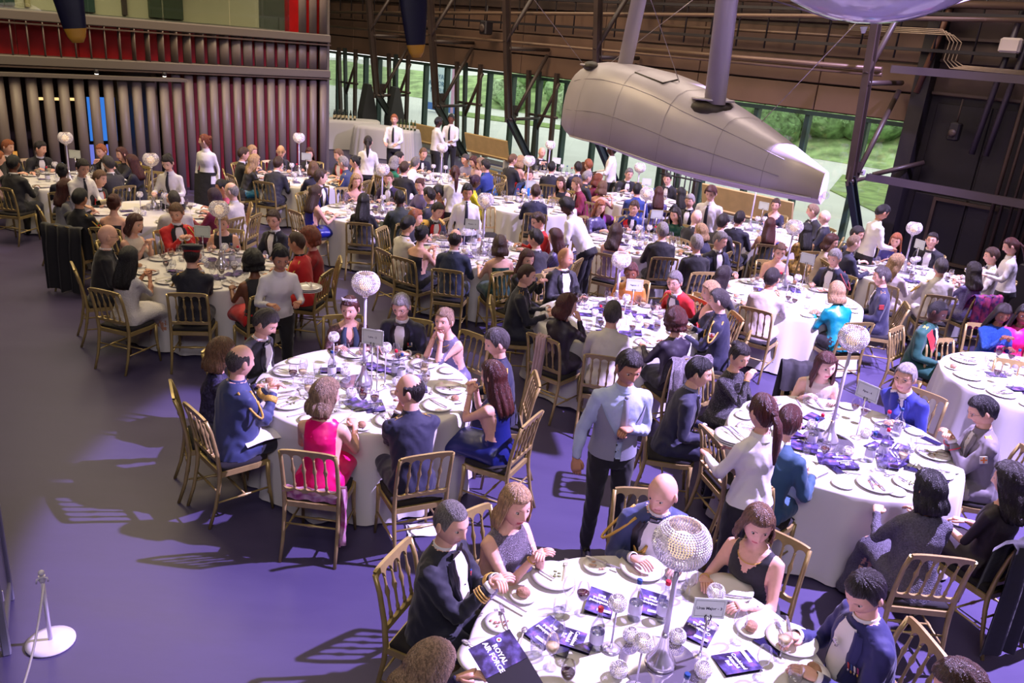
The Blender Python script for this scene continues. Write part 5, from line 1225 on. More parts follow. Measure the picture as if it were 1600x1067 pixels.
    if look.get('bow', st in ('dinner', 'mess', 'openmess')):
        c = P.nb + ay * .082 + up * -.012; mb = MB()
        for s_ in (-1, 1):
            v = [c + ax * (s_ * .006) + up * .008, c + ax * (s_ * .006) - up * .008, c + ax * (s_ * .058) + up * .021 - ay * .008, c + ax * (s_ * .058) - up * .021 - ay * .008]; v2 = [p + ay * .012 for p in v]
            mb.add(v + v2, [(0, 1, 3, 2), (4, 6, 7, 5), (0, 2, 6, 4), (1, 5, 7, 3), (2, 3, 7, 6), (0, 4, 5, 1)])
        mb.sphere(c + ay * .008, (.010, .009, .010), 8, 5); mb.build('bow_tie', look.get('bowmat', BLK), o)
    if look.get('tie'):
        mb = MB(); patch_(P, mb, .14, .47, .030, .020, .020, 6, 3); mb.sphere(tsurf(P, .485, 0, .018), (.018, .012, .016), 8, 6); mb.build('necktie', look['tie'], o)
    if look.get('vest'):
        mb = MB(); rows = []
        for i in range(9):
            t = i / 8; s_ = -.03 + .50 * t; gap = .02 if s_ < .16 else .02 + (s_ - .16) * .55; lim = 2.0 * pi - 2 * (gap / .15)
            row = []
            for k in range(23):
                phi = gap / .15 + lim * k / 22; cutx = 1; p = tsurf(P, s_, phi, .011); row.append(p)
            rows.append(row)
        mb.grid(rows); mb.build('waistcoat', look['vest'], o)
        mb = MB()
        for q in range(4): mb.sphere(tsurf(P, .0 + q * .055, .12, .018), .006, 6, 4)
        mb.build('waistcoat_button', BLK, o)
    def arm_ring(i, t, r_, w_, m_, name, off_=0):
        sh, el, wt = joints[i]; p = el.lerp(wt, t); d = (wt - el).normalized(); u_ = (.062 if not P.f else .052)
        mb = MB(); e1 = d.orthogonal().normalized(); e2 = d.cross(e1); rows = []
        for q in (-w_ / 2, -w_ / 2 + .002, w_ / 2 - .002, w_ / 2): rr = r_ if abs(q) < w_ / 2 - .001 else r_ - .006; rows.append([p + d * q + e1 * rr * cos(a) + e2 * rr * sin(a) for a in [2 * pi * k / 14 for k in range(14)]])
        mb.grid(rows, closed=True); return mb.build(name, m_, o)
    if st in ('dinner', 'mess', 'suit', 'openmess', 'uniform') and lv:
        for i in (0, 1): arm_ring(i, .965, .036, .028, WSH, 'shirt_cuff')
    if look.get('braid'):
        for i in (0, 1):
            for q in range(look['braid']): arm_ring(i, .80 - .06 * q, .0475 + .001 * q, .011, GLD, 'cuff_braid')
    if look.get('cuffband'):
        for i in (0, 1): arm_ring(i, .70, .049, .05 if lv else .03, GLD, 'gold_cuff_band')
    if look.get('cuffline'):
        for i in (0, 1): arm_ring(i, .72, .047, .008, look['cuffline'], 'cuff_piping')
    for s_ in ([-1, 1] if look.get('boards') else []):
        b = look['boards']; c = P.sh[0 if s_ < 0 else 1] + up * .060 - ax * s_ * .055; mb = MB(); R3 = Matrix((ax, ay, up)).transposed() @ Matrix.Rotation(s_ * .42, 3, 'Y'); mb.box(c, (.115, .05, .008), R3, bev=.003); bd = mb.build('shoulder_board', GLD if b == 'gold' else b, o)
        if b != 'gold': mb = MB(); [mb.box(c + R3 @ Vector((0, q, .005)), (.112, .004, .002), R3) for q in (-.023, .023)]; mb.sphere(c + R3 @ Vector((0, 0, .006)), (.009, .009, .003), 8, 5); mb.build('gold_edging', GLD, bd)
    if look.get('epaulette'):
        for s_ in (-1, 1):
            c = P.sh[0 if s_ < 0 else 1] + up * .045; mb = MB(); mb.lathe([(.06, -.01), (.066, 0), (.055, .012), (.001, .016)], 14)
            for k in range(16): a = 2 * pi * k / 16; mb.tube([(.06 * cos(a), .06 * sin(a), 0), (.07 * cos(a), .07 * sin(a), -.045)], .006, 5)
            e = mb.build('fringed_epaulette', GLD, o); T = Matrix((ax, ay, up)).transposed().to_4x4() @ Matrix.Rotation(s_ * .5, 4, 'Y'); T.translation = c; e.data.transform(T)
    if look.get('aig'):
        s_ = look.get('aigside', 1); i = 0 if s_ < 0 else 1; a = P.sh[i] + up * .055 - ax * s_ * .03; c = tsurf(P, .36, s_ * .25, .02); gm = GLD if look['aig'] is True else look['aig']
        sh, el, wt = joints[i]; und = sh.lerp(el, .62) + ay * -.02 + ax * s_ * .058
        for q in range(3):
            mb = MB(); low = tsurf(P, .20 + .05 * q, s_ * (.55 + .05 * q), .03); pts = []
            for k in range(11): t = k / 10; pts.append((a * (1 - t) ** 2 + low * (2 * t * (1 - t)) * 1.0 + c * t ** 2) + ay * (.035 * sin(pi * t)) * 1.0 + up * (-.06 * sin(pi * t)))
            mb.tube(pts, .0085 if q < 2 else .0065, 7); mb.build('shoulder_cord', gm, o)
        mb = MB(); pts = []
        for k in range(13): t = k / 12; back = a + (und - a) * sin(pi * t * .5); pts.append(a.lerp(und, sin(pi * min(1, t))) * 1.0 + ax * s_ * (.045 * sin(pi * t)) + ay * (.05 * cos(pi * t)))
        mb.tube(pts, .0095, 7); mb.build('shoulder_cord', gm, o)
    if look.get('medals'):
        n = look['medals']; s_ = -1; s0 = .33
        cl = [(176, 30, 40), (40, 70, 150), (220, 210, 210), (150, 40, 110), (30, 110, 90), (200, 160, 60)]
        for k in range(n):
            x = (.075 + .0145 * k) * (-1); base = tsurf(P, s0, x / .155, .018); mb = MB(); mb.box(base, (.013, .004, .032), Matrix((ax, ay, up)).transposed()); mr = mb.build('medal_ribbon', fabric('ribbon_%d' % (k % 6), cl[k % 6], rough=.6), o)
            if look.get('minis', True): mb = MB(); mb.sphere(base - up * .028 + ay * .003, (.008, .003, .008), 8, 5); mb.build('medal', GLD if k % 2 else CHROME, mr)
    if look.get('order'):
        c = tsurf(P, .40, 0, .03); mb = MB()
        for k in range(8): a = k * pi / 4; mb.tube([c, c + ax * (.024 * cos(a)) + up * (.024 * sin(a))], [.003, .006], 5)
        mb.sphere(c, (.009, .006, .009), 8, 5); mb.build('neck_order', CHROME, o)
    if look.get('necklace'):
        nb = P.nb; mb = MB(); mb.tube([nb - up * (.02 + .055 * (.5 + .5 * cos(a))) + ax * (.078 * sin(a)) + ay * (.052 + .062 * cos(a)) for a in [-1.9 + 3.8 * k / 18 for k in range(19)]], .0035, 6); mb.build('necklace', GLD, o)
    if look.get('scarf'):
        for s_ in (-1, 1): mb = MB(); patch_(P, mb, .05, .46, .035, .028, .022, 8, 4, s_ * .055, s_ * .07); mb.build('scarf', look['scarf'], o)
    if look.get('sash'):
        mb = MB(); rows = []
        for i in range(12):
            t = i / 11; s_ = -.03 + .5 * t; ph = -1.0 + 1.9 * t; rows.append([tsurf(P, min(.5, s_ + q * .03), ph - q * .18, .016) for q in (-1, 0, 1)])
        mb.grid(rows); mb.build('sash', look['sash'], o)
    if look.get('apron'):
        mb = MB(); rows = []
        for i in range(6): z = P.hz + .05 - .11 * i; rows.append([Vector((x, .155 + .012 * i + .02 * cos(x * 8), z)) for x in [-.17 + .34 * q / 8 for q in range(9)]])
        mb.grid(rows); mb.build('apron', look['apron'], o)
        mb = MB(); rows = []
        for z in (P.hz + .02, P.hz + .08): rows.append([Vector((.188 * sin(a), .145 * cos(a), z)) for a in [2 * pi * k / 20 for k in range(20)]])
        mb.grid(rows, closed=True); mb.build('apron_band', look['apron'], o)
    if look.get('bracelet'): arm_ring(1, .93, .031, .008, GLD, 'bracelet')
    if look.get('napkin'):
        nm = 'napkin'; mb = MB(); rows = []
        for i in range(6):
            t = i / 5; rows.append([Vector((-.22 + .44 * j / 9, .02 + .34 * t + .0, .655 + .012 * sin(j * 1.3 + i) - (.10 * max(0, abs(j / 4.5 - 1) - .55)))) for j in range(10)])
        mb.grid(rows); tag(mb.build(nm, WSH, None, (pos[0], pos[1], 0), (0, 0, yaw)), 'white napkin on the lap of ' + label[:0] + look['napkin'], 'napkin', 'napkins on laps')
    if look.get('patch'):
        sh, el, wt = joints[0 if look.get('patchside', 1) < 0 else 1]; s_ = look.get('patchside', 1); u_ = .062; p = sh.lerp(el, .35) + ax * s_ * .066 - ay * .0; mb = MB(); mb.box(p, (.006, .06, .065), Matrix((ax, ay, up)).transposed(), bev=.002); pt = mb.build('sleeve_badge', look['patch'], o)
        if look.get('patchmark'): mb = MB(); mb.box(p + ax * s_ * .004, (.002, .05, .012), Matrix((ax, ay, up)).transposed()); mb.box(p + ax * s_ * .004, (.002, .012, .052), Matrix((ax, ay, up)).transposed()); mb.build('badge_cross', look['patchmark'], pt)
    if look.get('arms_print'):
        pass
    tag(o, label, category, group); o['_'] = 0; del o['_']; return o, joints
# ================================================================== who sits where
PO = {'chestL': ((-.04, .19, 1.19), (.30, .05, .80)), 'eat': ((-.14, .40, .81), (.15, .38, .83)), 'talk': ((-.15, .40, .80), (.10, .36, .98)), 'clasp': ((-.035, .34, .95), (.035, .34, .95)), 'lap': ((-.10, .30, .69), (.10, .30, .69)),
      'chin': ((-.12, .40, .80), (.07, .25, 1.03)), 'rest': ((-.18, .38, .80), (.18, .36, .80)), 'prop': ((-.04, .27, 1.02), (.05, .27, 1.02)), 'book': ((-.16, .34, .92), (.12, .40, .93)),
      'down': ((-.24, .02, .78), (.24, .02, .78)), 'carry': ((-.15, .34, 1.08), (.15, .36, 1.08)), 'chest': ((-.30, .05, .82), (.03, .20, 1.20)), 'pour': ((-.12, .42, 1.02), (.12, .46, 1.0)), 'back': ((-.20, .10, .95), (.20, .30, 1.0))}
SUITC = {'black': (24, 23, 29), 'navy': (30, 31, 58), 'blue': (34, 44, 140), 'rafblue': (52, 62, 96), 'char': (44, 42, 50), 'white': (206, 200, 190), 'red': (186, 16, 22), 'green': (12, 74, 62), 'dgreen': (34, 44, 38), 'velvet': (26, 26, 96), 'grey': (112, 106, 112), 'plum': (120, 18, 60), 'teal': (38, 74, 104), 'dnavy': (20, 21, 38), 'royal': (36, 56, 130), 'lilac': (150, 144, 186)}
def sm(c): return fabric('wool_' + c, SUITC[c])
def chair_label(lab):
    t = ('gold chair under the ' + lab).split()
    return ' '.join(t if len(t) <= 16 else [w for w in t if w not in ('the', 'and', 'with', 'a')][:16])
SEATS = {}; CHAIR_OF = {}
HC = {'grey': (120, 114, 112), 'silver': (158, 152, 150), 'dark': (34, 26, 26), 'black': (16, 14, 18), 'brown': (70, 46, 34), 'lbrown': (116, 84, 60), 'blond': (186, 150, 108), 'ash': (150, 122, 98), 'red': (128, 62, 32), 'auburn': (78, 34, 28), 'ginger': (160, 88, 50), 'dgrey': (72, 66, 66), 'plum': (64, 36, 60)}
GROUPN = {}
def finish(o, P, lab): return o
def put(tb, px, py, fem, lab, lv, sk='l', hair='short', hc='brown', pose='eat', lean=.12, face=0, turn=0, nod=.2, chair=True, wear=None, sit=True, belly=0, rmin=1.14, rmax=1.62, side=0, fixr=True, scale=.975, **look):
    """seat a person whose head the photograph shows at px, py (facing the table centre unless face turns them)"""
    wear = wear or ('dress' if fem else 'suit'); wr = PO[pose]
    if sit is False and lean > .3: pass
    if tb is not None and sit:      # those whose heads come over the cloth sit forward
        for ln in (lean, lean + .1, lean + .2, lean + .3):
            P = make_pose(fem, sit, ln, wr, side, radians(turn), nod, 1.0, belly); g = G(px, py, P.head.z * scale); c = TB[tb]
            if (Vector((g.x - c.x, g.y - c.y)).length + P.head.y * scale) >= rmin - .08: break
    else: P = make_pose(fem, sit, lean, wr, side, radians(turn), nod, 1.0, belly)
    g = G(px, py, P.head.z * scale)
    if tb is None: yaw = radians(face); pos = g - Matrix.Rotation(yaw, 3, 'Z') @ Vector((P.head.x, P.head.y, 0)) * scale
    else:
        c = TB[tb]; pos = g.copy()
        for _ in range(6):
            yaw = atan2(-(c.x - pos.x), c.y - pos.y) + radians(face); pos = g - Matrix.Rotation(yaw, 3, 'Z') @ Vector((P.head.x, P.head.y, 0)) * scale
        d = Vector((pos.x - c.x, pos.y - c.y, 0)); r = d.length
        if fixr and sit and not (rmin <= r <= rmax): 
            k = min(max(r, rmin), rmax); pos = Vector((c.x, c.y, 0)) + d * (k / r)
            if abs(k - r) > .12: print('ADJ', lab, tb, round(r, 2), '->', round(k, 2))
    L = dict(skin=sk, hair=hair, hc=HC[hc] if isinstance(hc, str) else hc)
    L.update(look)
    if 'top' not in L: L['top'] = sm('black')
    for k in ('top', 'bottom', 'sleeve', 'fore', 'yoke', 'lapel', 'vest', 'boards'):
        if L.get(k) == 'gold': continue
        if isinstance(L.get(k), str): L[k] = sm(L[k]) if L[k] in SUITC else MATS[L[k]]
        if isinstance(L.get(k), tuple): L[k] = fabric('cloth_%d_%d_%d' % L[k], L[k])
    if fem and wear in ('bare',): L['sleeve'] = L['fore'] = skin(sk); L.setdefault('yoke', skin(sk))
    if wear in ('short', 'cap'): L['fore'] = skin(sk)
    if wear == 'cap': L['sleeve'] = skin(sk)
    L['hair'] = None if hair == 'none' else hair
    o, J = person((pos.x, pos.y), yaw, P, {'short': 'bare', 'cap': 'bare'}.get(wear, wear), L, lv, lab); o.scale = (scale,) * 3
    if tb and sit: SEATS.setdefault(tb, []).append((atan2(pos.y - TB[tb].y, pos.x - TB[tb].x), lab, lv))
    if sit and chair: CHAIR_OF[(tb, px)] = place_chair(pos.x, pos.y, yaw, chair_label(lab), 'gold spindle-back banquet chairs')
    return o, pos, yaw, P
def dinner(c='black', **k): return dict(style='dinner', top=c, **k)
SEQS = mat('silver_sequins', (140, 132, 146), rough=.28, metal=.35, var=.6, vscale=160, bump=.8, bscale=220)
SEQK = mat('black_sequins', (16, 14, 20), rough=.3, var=.1, col2=(120, 116, 130), vscale=220, bump=.6, bscale=200)
_r = next(n for n in SEQK.node_tree.nodes if n.type == 'VALTORGB'); _r.color_ramp.elements[0].color, _r.color_ramp.elements[1].color = (.006, .005, .009, 1), (.55, .52, .6, 1); _r.color_ramp.elements[0].position = .60; _r.color_ramp.elements[1].position = .66
SEQB = mat('blue_sequins', (40, 84, 170), rough=.25, metal=.4, var=.5, vscale=120, bump=.8, bscale=180)
SEQP = mat('violet_speckle', (34, 28, 62), rough=.35, col2=(120, 112, 160), vscale=170)
SATN = mat('navy_satin', (24, 32, 96), rough=.36, bump=.25, bscale=9); PINK = mat('hot_pink_satin', (226, 14, 108), rough=.38, bump=.3, bscale=9)
GREYD = mat('grey_violet_satin', (112, 106, 134), rough=.35, bump=.6, bscale=14); SEER = mat('grey_seersucker', (92, 88, 104), rough=.6, var=.35, vscale=90, bump=.8, bscale=120)
LACE = mat('brown_lace', (66, 44, 52), rough=.6, col2=(120, 84, 84), vscale=60); LACEK = mat('dark_blue_lace', (20, 18, 44), rough=.6, col2=(60, 54, 90), vscale=50)
SHEER = mat('black_sheer', (40, 32, 48), rough=.5); CREAM = mat('cream_silk', (206, 194, 180), rough=.5, bump=.2, bscale=30)
TEALJ = mat('teal_silk', (8, 130, 142), rough=.4, bump=.3, bscale=14); LILJ = mat('pale_blue_poplin', (178, 190, 224), rough=.65, bump=.15, bscale=30); GVEST = mat('grey_waistcoat_wool', (146, 146, 164), rough=.7, bump=.1, bscale=200)
# ---- table A ----
A = 'A'
RBG = mat('raf_blue_barathea', (46, 56, 100), rough=.65, bump=.1, bscale=180, sheen=.2)
def uni(c, **k): return dict(style='uniform', top=c, **k)
put(A, 375, 565, 0, 'person in blue uniform with gold shoulder cords and broad cuff bands', 2, hair='bald', hc='dgrey', pose='clasp', top=RBG, style='uniform', aig=True, aigside=1, cuffband=True, boards='rafblue', bottom='dnavy', napkin='the officer with gold cords', belly=.05, lean=.1)
put(A, 345, 552, 1, 'person in dark lace dress behind the officer with gold cords', 2, hair='bob', hc='lbrown', top=LACEK, pose='eat')
put(A, 419, 505, 0, 'person in black dinner suit and bow tie at upper left of table', 2, hair='short', hc='dgrey', pose='lap', nod=.5, belly=.04, style='dinner', top='black')
put(A, 547, 482, 1, 'person wearing tiara, brown lace dress and dark blue scarf', 2, hair='short', hc='auburn', top=LACE, scarf=fabric('slate_scarf', (40, 54, 78)), tiara=True, pose='eat', turn=-25, neck=(.33, 1.2))
put(A, 627, 478, 0, 'person in navy mess jacket, spectacles and medals behind the table sign', 2, hair='short', hc='silver', style='dinner', top='navy', glasses=True, medals=3, pose='eat', nod=.4, lean=.2)
put(A, 690, 503, 1, 'person in grey-violet satin off-shoulder dress, hands clasped at the mouth', 2, hair='updo', hc='ash', wear='bare', top=GREYD, yoke=GREYD, pose='prop', lean=.3, necklace=True, turn=15, nod=.0)
put(A, 777, 535, 0, 'person in dark uniform with gold cord at right of table', 2, hair='short', hc='dgrey', beard=(90, 84, 84), top='navy', style='uniform', aig=True, aigside=-1, pose='lap', turn=10, nod=.35)
put(A, 771, 588, 1, 'person in navy satin halter dress with a white wrap', 2, hair='long', hc='auburn', wear='bare', top=SATN, yoke=SATN, pose='prop', lean=.12)
put(A, 641, 611, 0, 'person in midnight blue jacket drinking, back to the camera', 2, hair='bald', hc='dark', top='navy', style='uniform', boards='navy', pose='prop', turn=60, nod=.1, lean=.18)
put(A, 508, 618, 1, 'person in hot pink sleeveless dress, back to the camera', 2, hair='bob', hc='ash', wear='bare', top=PINK, yoke=PINK, pose='eat', turn=-50, lean=.15)
# ---- table B ----
B = 'B'
put(B, 704, 816, 0, 'person in black naval mess dress with three gold cuff rings', 2, hair='buzz', hc='grey', pose='clasp', style='dinner', top='dnavy', braid=3, turn=-18, lean=.06, aig=False, medals=3, belly=.03)
put(B, 805, 790, 1, 'person in silver sequinned dress gesturing with both hands', 2, hair='bob', hc='blond', wear='bare', top=SEQS, yoke=SEQS, pose='clasp', turn=-12, nod=.1, lean=.18, bracelet=True, earring=True)
put(B, 1036, 770, 0, 'person in grey-blue mess dress, white waistcoat and looped gold cords', 2, hair='none', hc=None or (150, 120, 100), pose='eat', lean=.34, style='openmess', top=RBG, aig=True, aigside=1, medals=4, front=WSH, boards='rafblue', turn=-40, nod=.35, belly=.05, rmax=1.4, face=8)
put(B, 1180, 822, 1, 'person in black V-neck dress with gold necklace and bracelets', 2, hair='bob', hc='lbrown', wear='bare', top='black', yoke='black', neck=(.335, 1.3), pose='eat', turn=35, nod=.3, necklace=True, bracelet=True, lean=.1)
put(B, 1352, 925, 0, 'person in dark blue uniform with gold-edged shoulder boards and medals', 2, hair='short', hc='dark', pose='eat', style='mess', top=fabric('bright_navy', (28, 28, 88)), lapel=fabric('bright_navy', (28, 28, 88)), boards='navy' and fabric('bright_navy', (28, 28, 88)), medals=4, order=True, nod=.55, turn=25, lean=.22, bow=False, belly=.04)
put(B, 668, 1046, 1, 'person at lower left holding an open dark programme', 2, hair='bob', hc='ash', wear='dress', top=LACEK, pose='book', nod=.55, turn=10, rmax=1.5)
put(B, 1500, 1075, 1, 'person with wavy brown hair cut off at the bottom edge', 2, hair='wavy', hc='brown', top='black', pose='eat', rmax=2.2, nod=.4, rmin=1.2)
# ---- table C ----
put('C', 1091, 582, 0, 'person in dark navy suit leaning in at left of table', 2, sk='a', hair='short', hc='black', style='suit', top='navy', tie=fabric('grey_tie', (70, 72, 92)), front=fabric('grey_blue_shirt', (110, 112, 140)), bow=False, pose='lap', turn=-15, lean=.2, nod=.15)
put('C', 1165, 560, 1, 'person in black sequinned dress resting chin on hand', 2, sk='a', hair='updo', hc='dark', top=SEQK, pose='chin', nod=.3, turn=-20, bracelet=True)
put('C', 1290, 572, 1, 'person in cream halter-neck top with hands folded on table', 2, sk='p', hair='wavy', hc='auburn', wear='bare', top=CREAM, yoke=CREAM, pose='eat', earring=True, nod=.15, turn=12, roll=.12, lean=.2)
put('C', 1408, 592, 0, 'person in bright blue suit with patterned tie, hand to ear', 2, sk='a', hair='short', hc='silver', glasses=True, style='suit', top='blue', lapel='blue', tie=fabric('navy_pattern_tie', (34, 36, 90), col2=(90, 90, 130), vscale=60), bow=False, pose='chin', nod=.1, turn=5, lean=.22)
put('C', 1527, 641, 0, 'person in grey-brown dress uniform looking at a phone', 2, sk='a', hair='short', hc='black', glasses=True, style='uniform', top='grey', lapel='grey', boards='gold', cuffline=fabric('crimson_piping', (190, 20, 50)), medals=3, minis=False, patch=fabric('pale_badge', (200, 198, 190)), patchside=-1, patchmark=fabric('orange_badge', (220, 120, 50)), pose='clasp', nod=.45, lean=.22, bottom=fabric('beige_trousers', (160, 152, 140)))
put('C', 1578, 752, 1, 'person in black dotted tulle dress with napkin on lap', 2, hair='wavy', hc='dark', wear='short', top=mat('black_red_dots', (22, 17, 24), rough=.6, col2=(34, 18, 28), vscale=120), pose='lap', turn=15, rmax=1.9, lean=.0)
put('C', 1452, 765, 1, 'person in grey seersucker dress with bow, back to the camera', 2, sk='a', hair='bob', hc='black', top=SEER, pose='eat', turn=30, lean=.12, belly=.03)
put('C', 1232, 660, 0, 'person in teal-blue jacket half hidden behind the serving waitress', 2, hair='short', hc='auburn', style='suit', top='teal', bow=False, pose='rest', lean=.2, turn=20)
# ---- waiters near ----
bk = fabric('black_trouser', (22, 20, 26))
def staff(px, py, fem, lab, lv, face, pose='down', scale=.975, lean=.03, **k):
    k.setdefault('top', WSH); k.setdefault('bottom', bk); k.setdefault('wear', 'skirt' if k.pop('skirt', False) else 'shirt')
    return put(None, px, py, fem, lab, lv, pose=pose, face=face, sit=False, chair=False, lean=lean, scale=scale, style='shirt' if not fem else 'fshirt', collar=True, collarmat=WSH, **k)
put(None, 982, 574, 0, 'standing waiter in pale blue shirt and grey waistcoat, hand at chest', 2, sk='t', hair='short', hc='dark', wear='shirt', sit=False, chair=False, face=190, pose='chestL', top=LILJ, bottom=bk, vest=GVEST, collar=True, collarmat=LILJ, tie=GVEST, style='waistcoatman', nod=.35, turn=8, curl=[.9, .35])
wt1 = staff(1192, 645, 1, 'standing waitress in white blouse with long ponytail and blue ribbon, carrying plates', 2, 25, 'carry', hair='pony', hc='auburn', nod=.2, apron=None)
# ---- table D ----
D = 'D'
put(D, 822, 430, 0, 'person in dark naval jacket at left of the centre table', 1, hair='buzz', hc='brown', style='uniform', top='dnavy', boards='dnavy', pose='eat', turn=-10)
put(D, 886, 477, 1, 'person in black sheer blouse with hand to cheek', 1, hair='bob', hc='auburn', top=SHEER, pose='chin', turn=-45)
put(D, 957, 491, 0, 'person in cream mess jacket, back to the camera', 1, hair='short', hc='dgrey', top='white', style='uniform', pose='eat')
put(D, 1055, 502, 1, 'person in black sheer-backed dress with auburn curls', 1, hair='curly', hc='auburn', top=SHEER, bottom='black', pose='eat')
put(D, 1124, 470, 0, 'person in navy uniform with gold cord and red cross badge', 1, hair='short', hc='dgrey', top='navy', style='uniform', aig=True, aigside=-1, patch=fabric('cream_badge', (214, 206, 200)), patchmark=fabric('red_mark', (190, 30, 40)), patchside=-1, pose='eat')
put(D, 1101, 456, 1, 'person in black dress with blond waves, beside the navy uniform', 1, hair='wavy', hc='blond', top='dnavy', pose='eat', neck=(.30, 1.2))
put(D, 1054, 440, 0, 'person in scarlet mess jacket with spectacles reaching out left', 1, hair='short', hc='grey', glasses=True, style='dinner', top='red', lapel='black', medals=4, pose='rest', lean=.2, turn=20, aig=True, aigside=1)
put(D, 984, 430, 1, 'person in golden orange dress behind the globe lamp', 1, hair='updo', hc='auburn', sk='b', top=fabric('golden_orange', (176, 110, 40), rough=.45), pose='eat')
put(D, 883, 403, 0, 'person in black dinner suit smiling, hands on table edge', 1, sk='t', hair='none', hc='dark', beard=(90, 80, 78), style='dinner', pose='eat', turn=25, belly=.05)
put(D, 823, 405, 1, 'person in black dress between the naval jacket and dinner suit', 1, hair='long', hc='auburn', top='black', pose='clasp', turn=-20, rmax=1.8)
# ---- table E ----
E_ = 'E'
put(E_, 1208, 434, 0, 'person in ivory suit jacket, back to the camera', 1, sk='t', hair='short', hc='dark', top=fabric('ivory_wool', (206, 196, 184)), style='suit', pose='talk', bow=False, bottom='white')
put(E_, 1285, 445, 1, 'person in teal silk jacket, back to the camera', 1, hair='bob', hc='blond', top=TEALJ, bottom='black', pose='eat')
put(E_, 1369, 431, 0, 'person in dark blue uniform with white shoulder cords and red badge', 1, hair='short', hc='dgrey', top='navy', style='uniform', aig=mat('silver_cord', (190, 180, 150), rough=.5), aigside=1, patch=fabric('red_badge', (150, 40, 40)), patchside=-1, boards='navy' and sm('navy'), pose='lap', side=0)
put(E_, 1302, 403, 0, 'person in navy mess jacket with red cord looking down', 1, hair='short', hc='silver', style='dinner', top='navy', aig=mat('red_cord', (150, 60, 66), rough=.6), aigside=-1, pose='eat', nod=.4, belly=.03)
put(E_, 1219, 394, 1, 'person in black strap dress with blue flower in hair', 1, hair='updo', hc='lbrown', wear='bare', top='dnavy', flower=True, glasses=True, pose='eat', nod=.3)
put(E_, 1130, 431, 1, 'person in black with long straight hair and glasses at left', 1, hair='long', hc='dark', top='black', glasses=True, pose='eat', turn=-5)
# ---- table F ----
put('F', 1464, 487, 0, 'person in dark green uniform with red sash', 1, sk='d', hair='buzz', hc='black', top='green', style='uniform', sash=fabric('scarlet_sash', (220, 30, 36)), boards='gold', pose='lap', nod=.35, rmax=1.9)
put('F', 1566, 490, 1, 'person in sparkling blue sequin dress using a phone', 1, sk='b', hair='long', hc='dark', top=SEQB, pose='clasp', nod=.45, rmax=1.9)
put('F', 1600, 492, 1, 'person in fuchsia dress at the right frame edge', 1, sk='b', hair='long', hc='black', top=fabric('fuchsia_silk', (226, 20, 120), rough=.4), pose='eat', rmax=1.9)
# ---- table G ----
put('G', 1337, 380, 0, 'person in plain navy dress uniform, back turned, at the wall-side table', 1, hair='buzz', hc='ash', sk='p', top='navy', style='uniform', pose='eat', bottom='navy')
put('G', 1340, 366, 0, 'person in dark uniform with gold cords facing the camera', 1, hair='short', hc='dark', style='dinner', top='dnavy', aig=True, pose='eat', rmax=1.9)
put('G', 1298, 378, 1, 'person in cream blouse and glasses beside the ivory pole', 1, hair='bob', hc='auburn', glasses=True, top=fabric('oat_knit', (170, 150, 134)), pose='eat', turn=-30, rmax=2.0)
put('G', 1400, 411, 1, 'person in pale ruffled dress with curled fair hair', 1, hair='wavy', hc='blond', top=fabric('pale_ruffle', (190, 178, 176)), pose='eat', turn=-40, rmax=1.8)
put('G', 1408, 381, 1, 'person in violet-blue dress with long ginger hair', 1, hair='long', hc='ginger', wear='short', top=fabric('violet_blue', (70, 66, 140)), pose='eat', turn=-30, rmax=1.8)
put('G', 1456, 376, 0, 'person in dinner suit and spectacles, back to the black wall', 1, hair='short', hc='dark', glasses=True, style='dinner', pose='lap', nod=-.05, belly=.05, rmax=1.8)
put('G', 1470, 418, 0, 'person in white tunic with gold cord, back to the camera', 1, hair='short', hc='dgrey', top='white', style='uniform', aig=True, aigside=-1, pose='eat', rmax=1.8, bottom='white')
put('G', 1521, 424, 1, 'person in violet speckled dress with long dark curls', 1, hair='wavy', hc='dark', wear='short', top=SEQP, pose='clasp', rmax=2.0)
put('G', 1541, 399, 0, 'person in white jacket with gold shoulder braid, facing left', 1, hair='short', hc='brown', top='white', style='dinner', boards='gold', lapel=WSH, pose='eat', rmax=2.2)
staff(1378, 332, 0, 'standing waiter in white shirt reaching down to the wall-side table', 1, -85, 'carry', hair='short', hc='black', sk='t', lean=.15, nod=.5)
staff(1580, 385, 1, 'standing waitress in white blouse at the right edge serving plates', 1, 70, 'carry', hair='pony', hc='auburn', lean=.12, nod=.4)
# ---- table H ----
put('H', 1212, 320, 1, 'person in navy wrap and glasses below the float tail', 1, hair='updo', hc='brown', top='navy', glasses=True, neck=(.30, 1.1), pose='eat', rmax=1.9)
put('H', 1270, 330, 0, 'person in dinner suit turning to the spectacled neighbour', 0, hair='short', hc='ash', style='dinner', turn=-35, rmax=1.9)
put('H', 1288, 340, 0, 'person in dark blue suit with spectacles at right of the far table', 0, hair='none', hc='grey', sk='p', style='suit', top='dnavy', turn=20, rmax=1.9, glasses=True, bow=False)
put('H', 1262, 362, 1, 'person in gold and brown striped gown, back turned', 1, hair='long', hc='black', sk='b', wear='short', top=mat('gold_stripe', (196, 160, 90), rough=.5, col2=(70, 44, 30), vscale=22), pose='eat')
put('H', 1203, 352, 1, 'person in black open-back dress with long red hair', 0, hair='long', hc='auburn', wear='bare', top='black', pose='eat')
put('H', 1155, 342, 0, 'person in dark suit seated side-on, lower left of float-tail table', 1, hair='short', hc='dark', style='suit', top='dnavy', pose='eat', bow=False)
put('H', 1120, 350, 0, 'person in grey suit holding glass beside the waiter in dark tie', 0, hair='tuft', hc='dark', style='dinner', top='char', rmax=2.1)
put('H', 1088, 340, 0, 'person in dinner jacket and glasses, bald head catching light', 0, hair='none', hc='grey', sk='p', style='dinner', glasses=True, rmax=2.4)
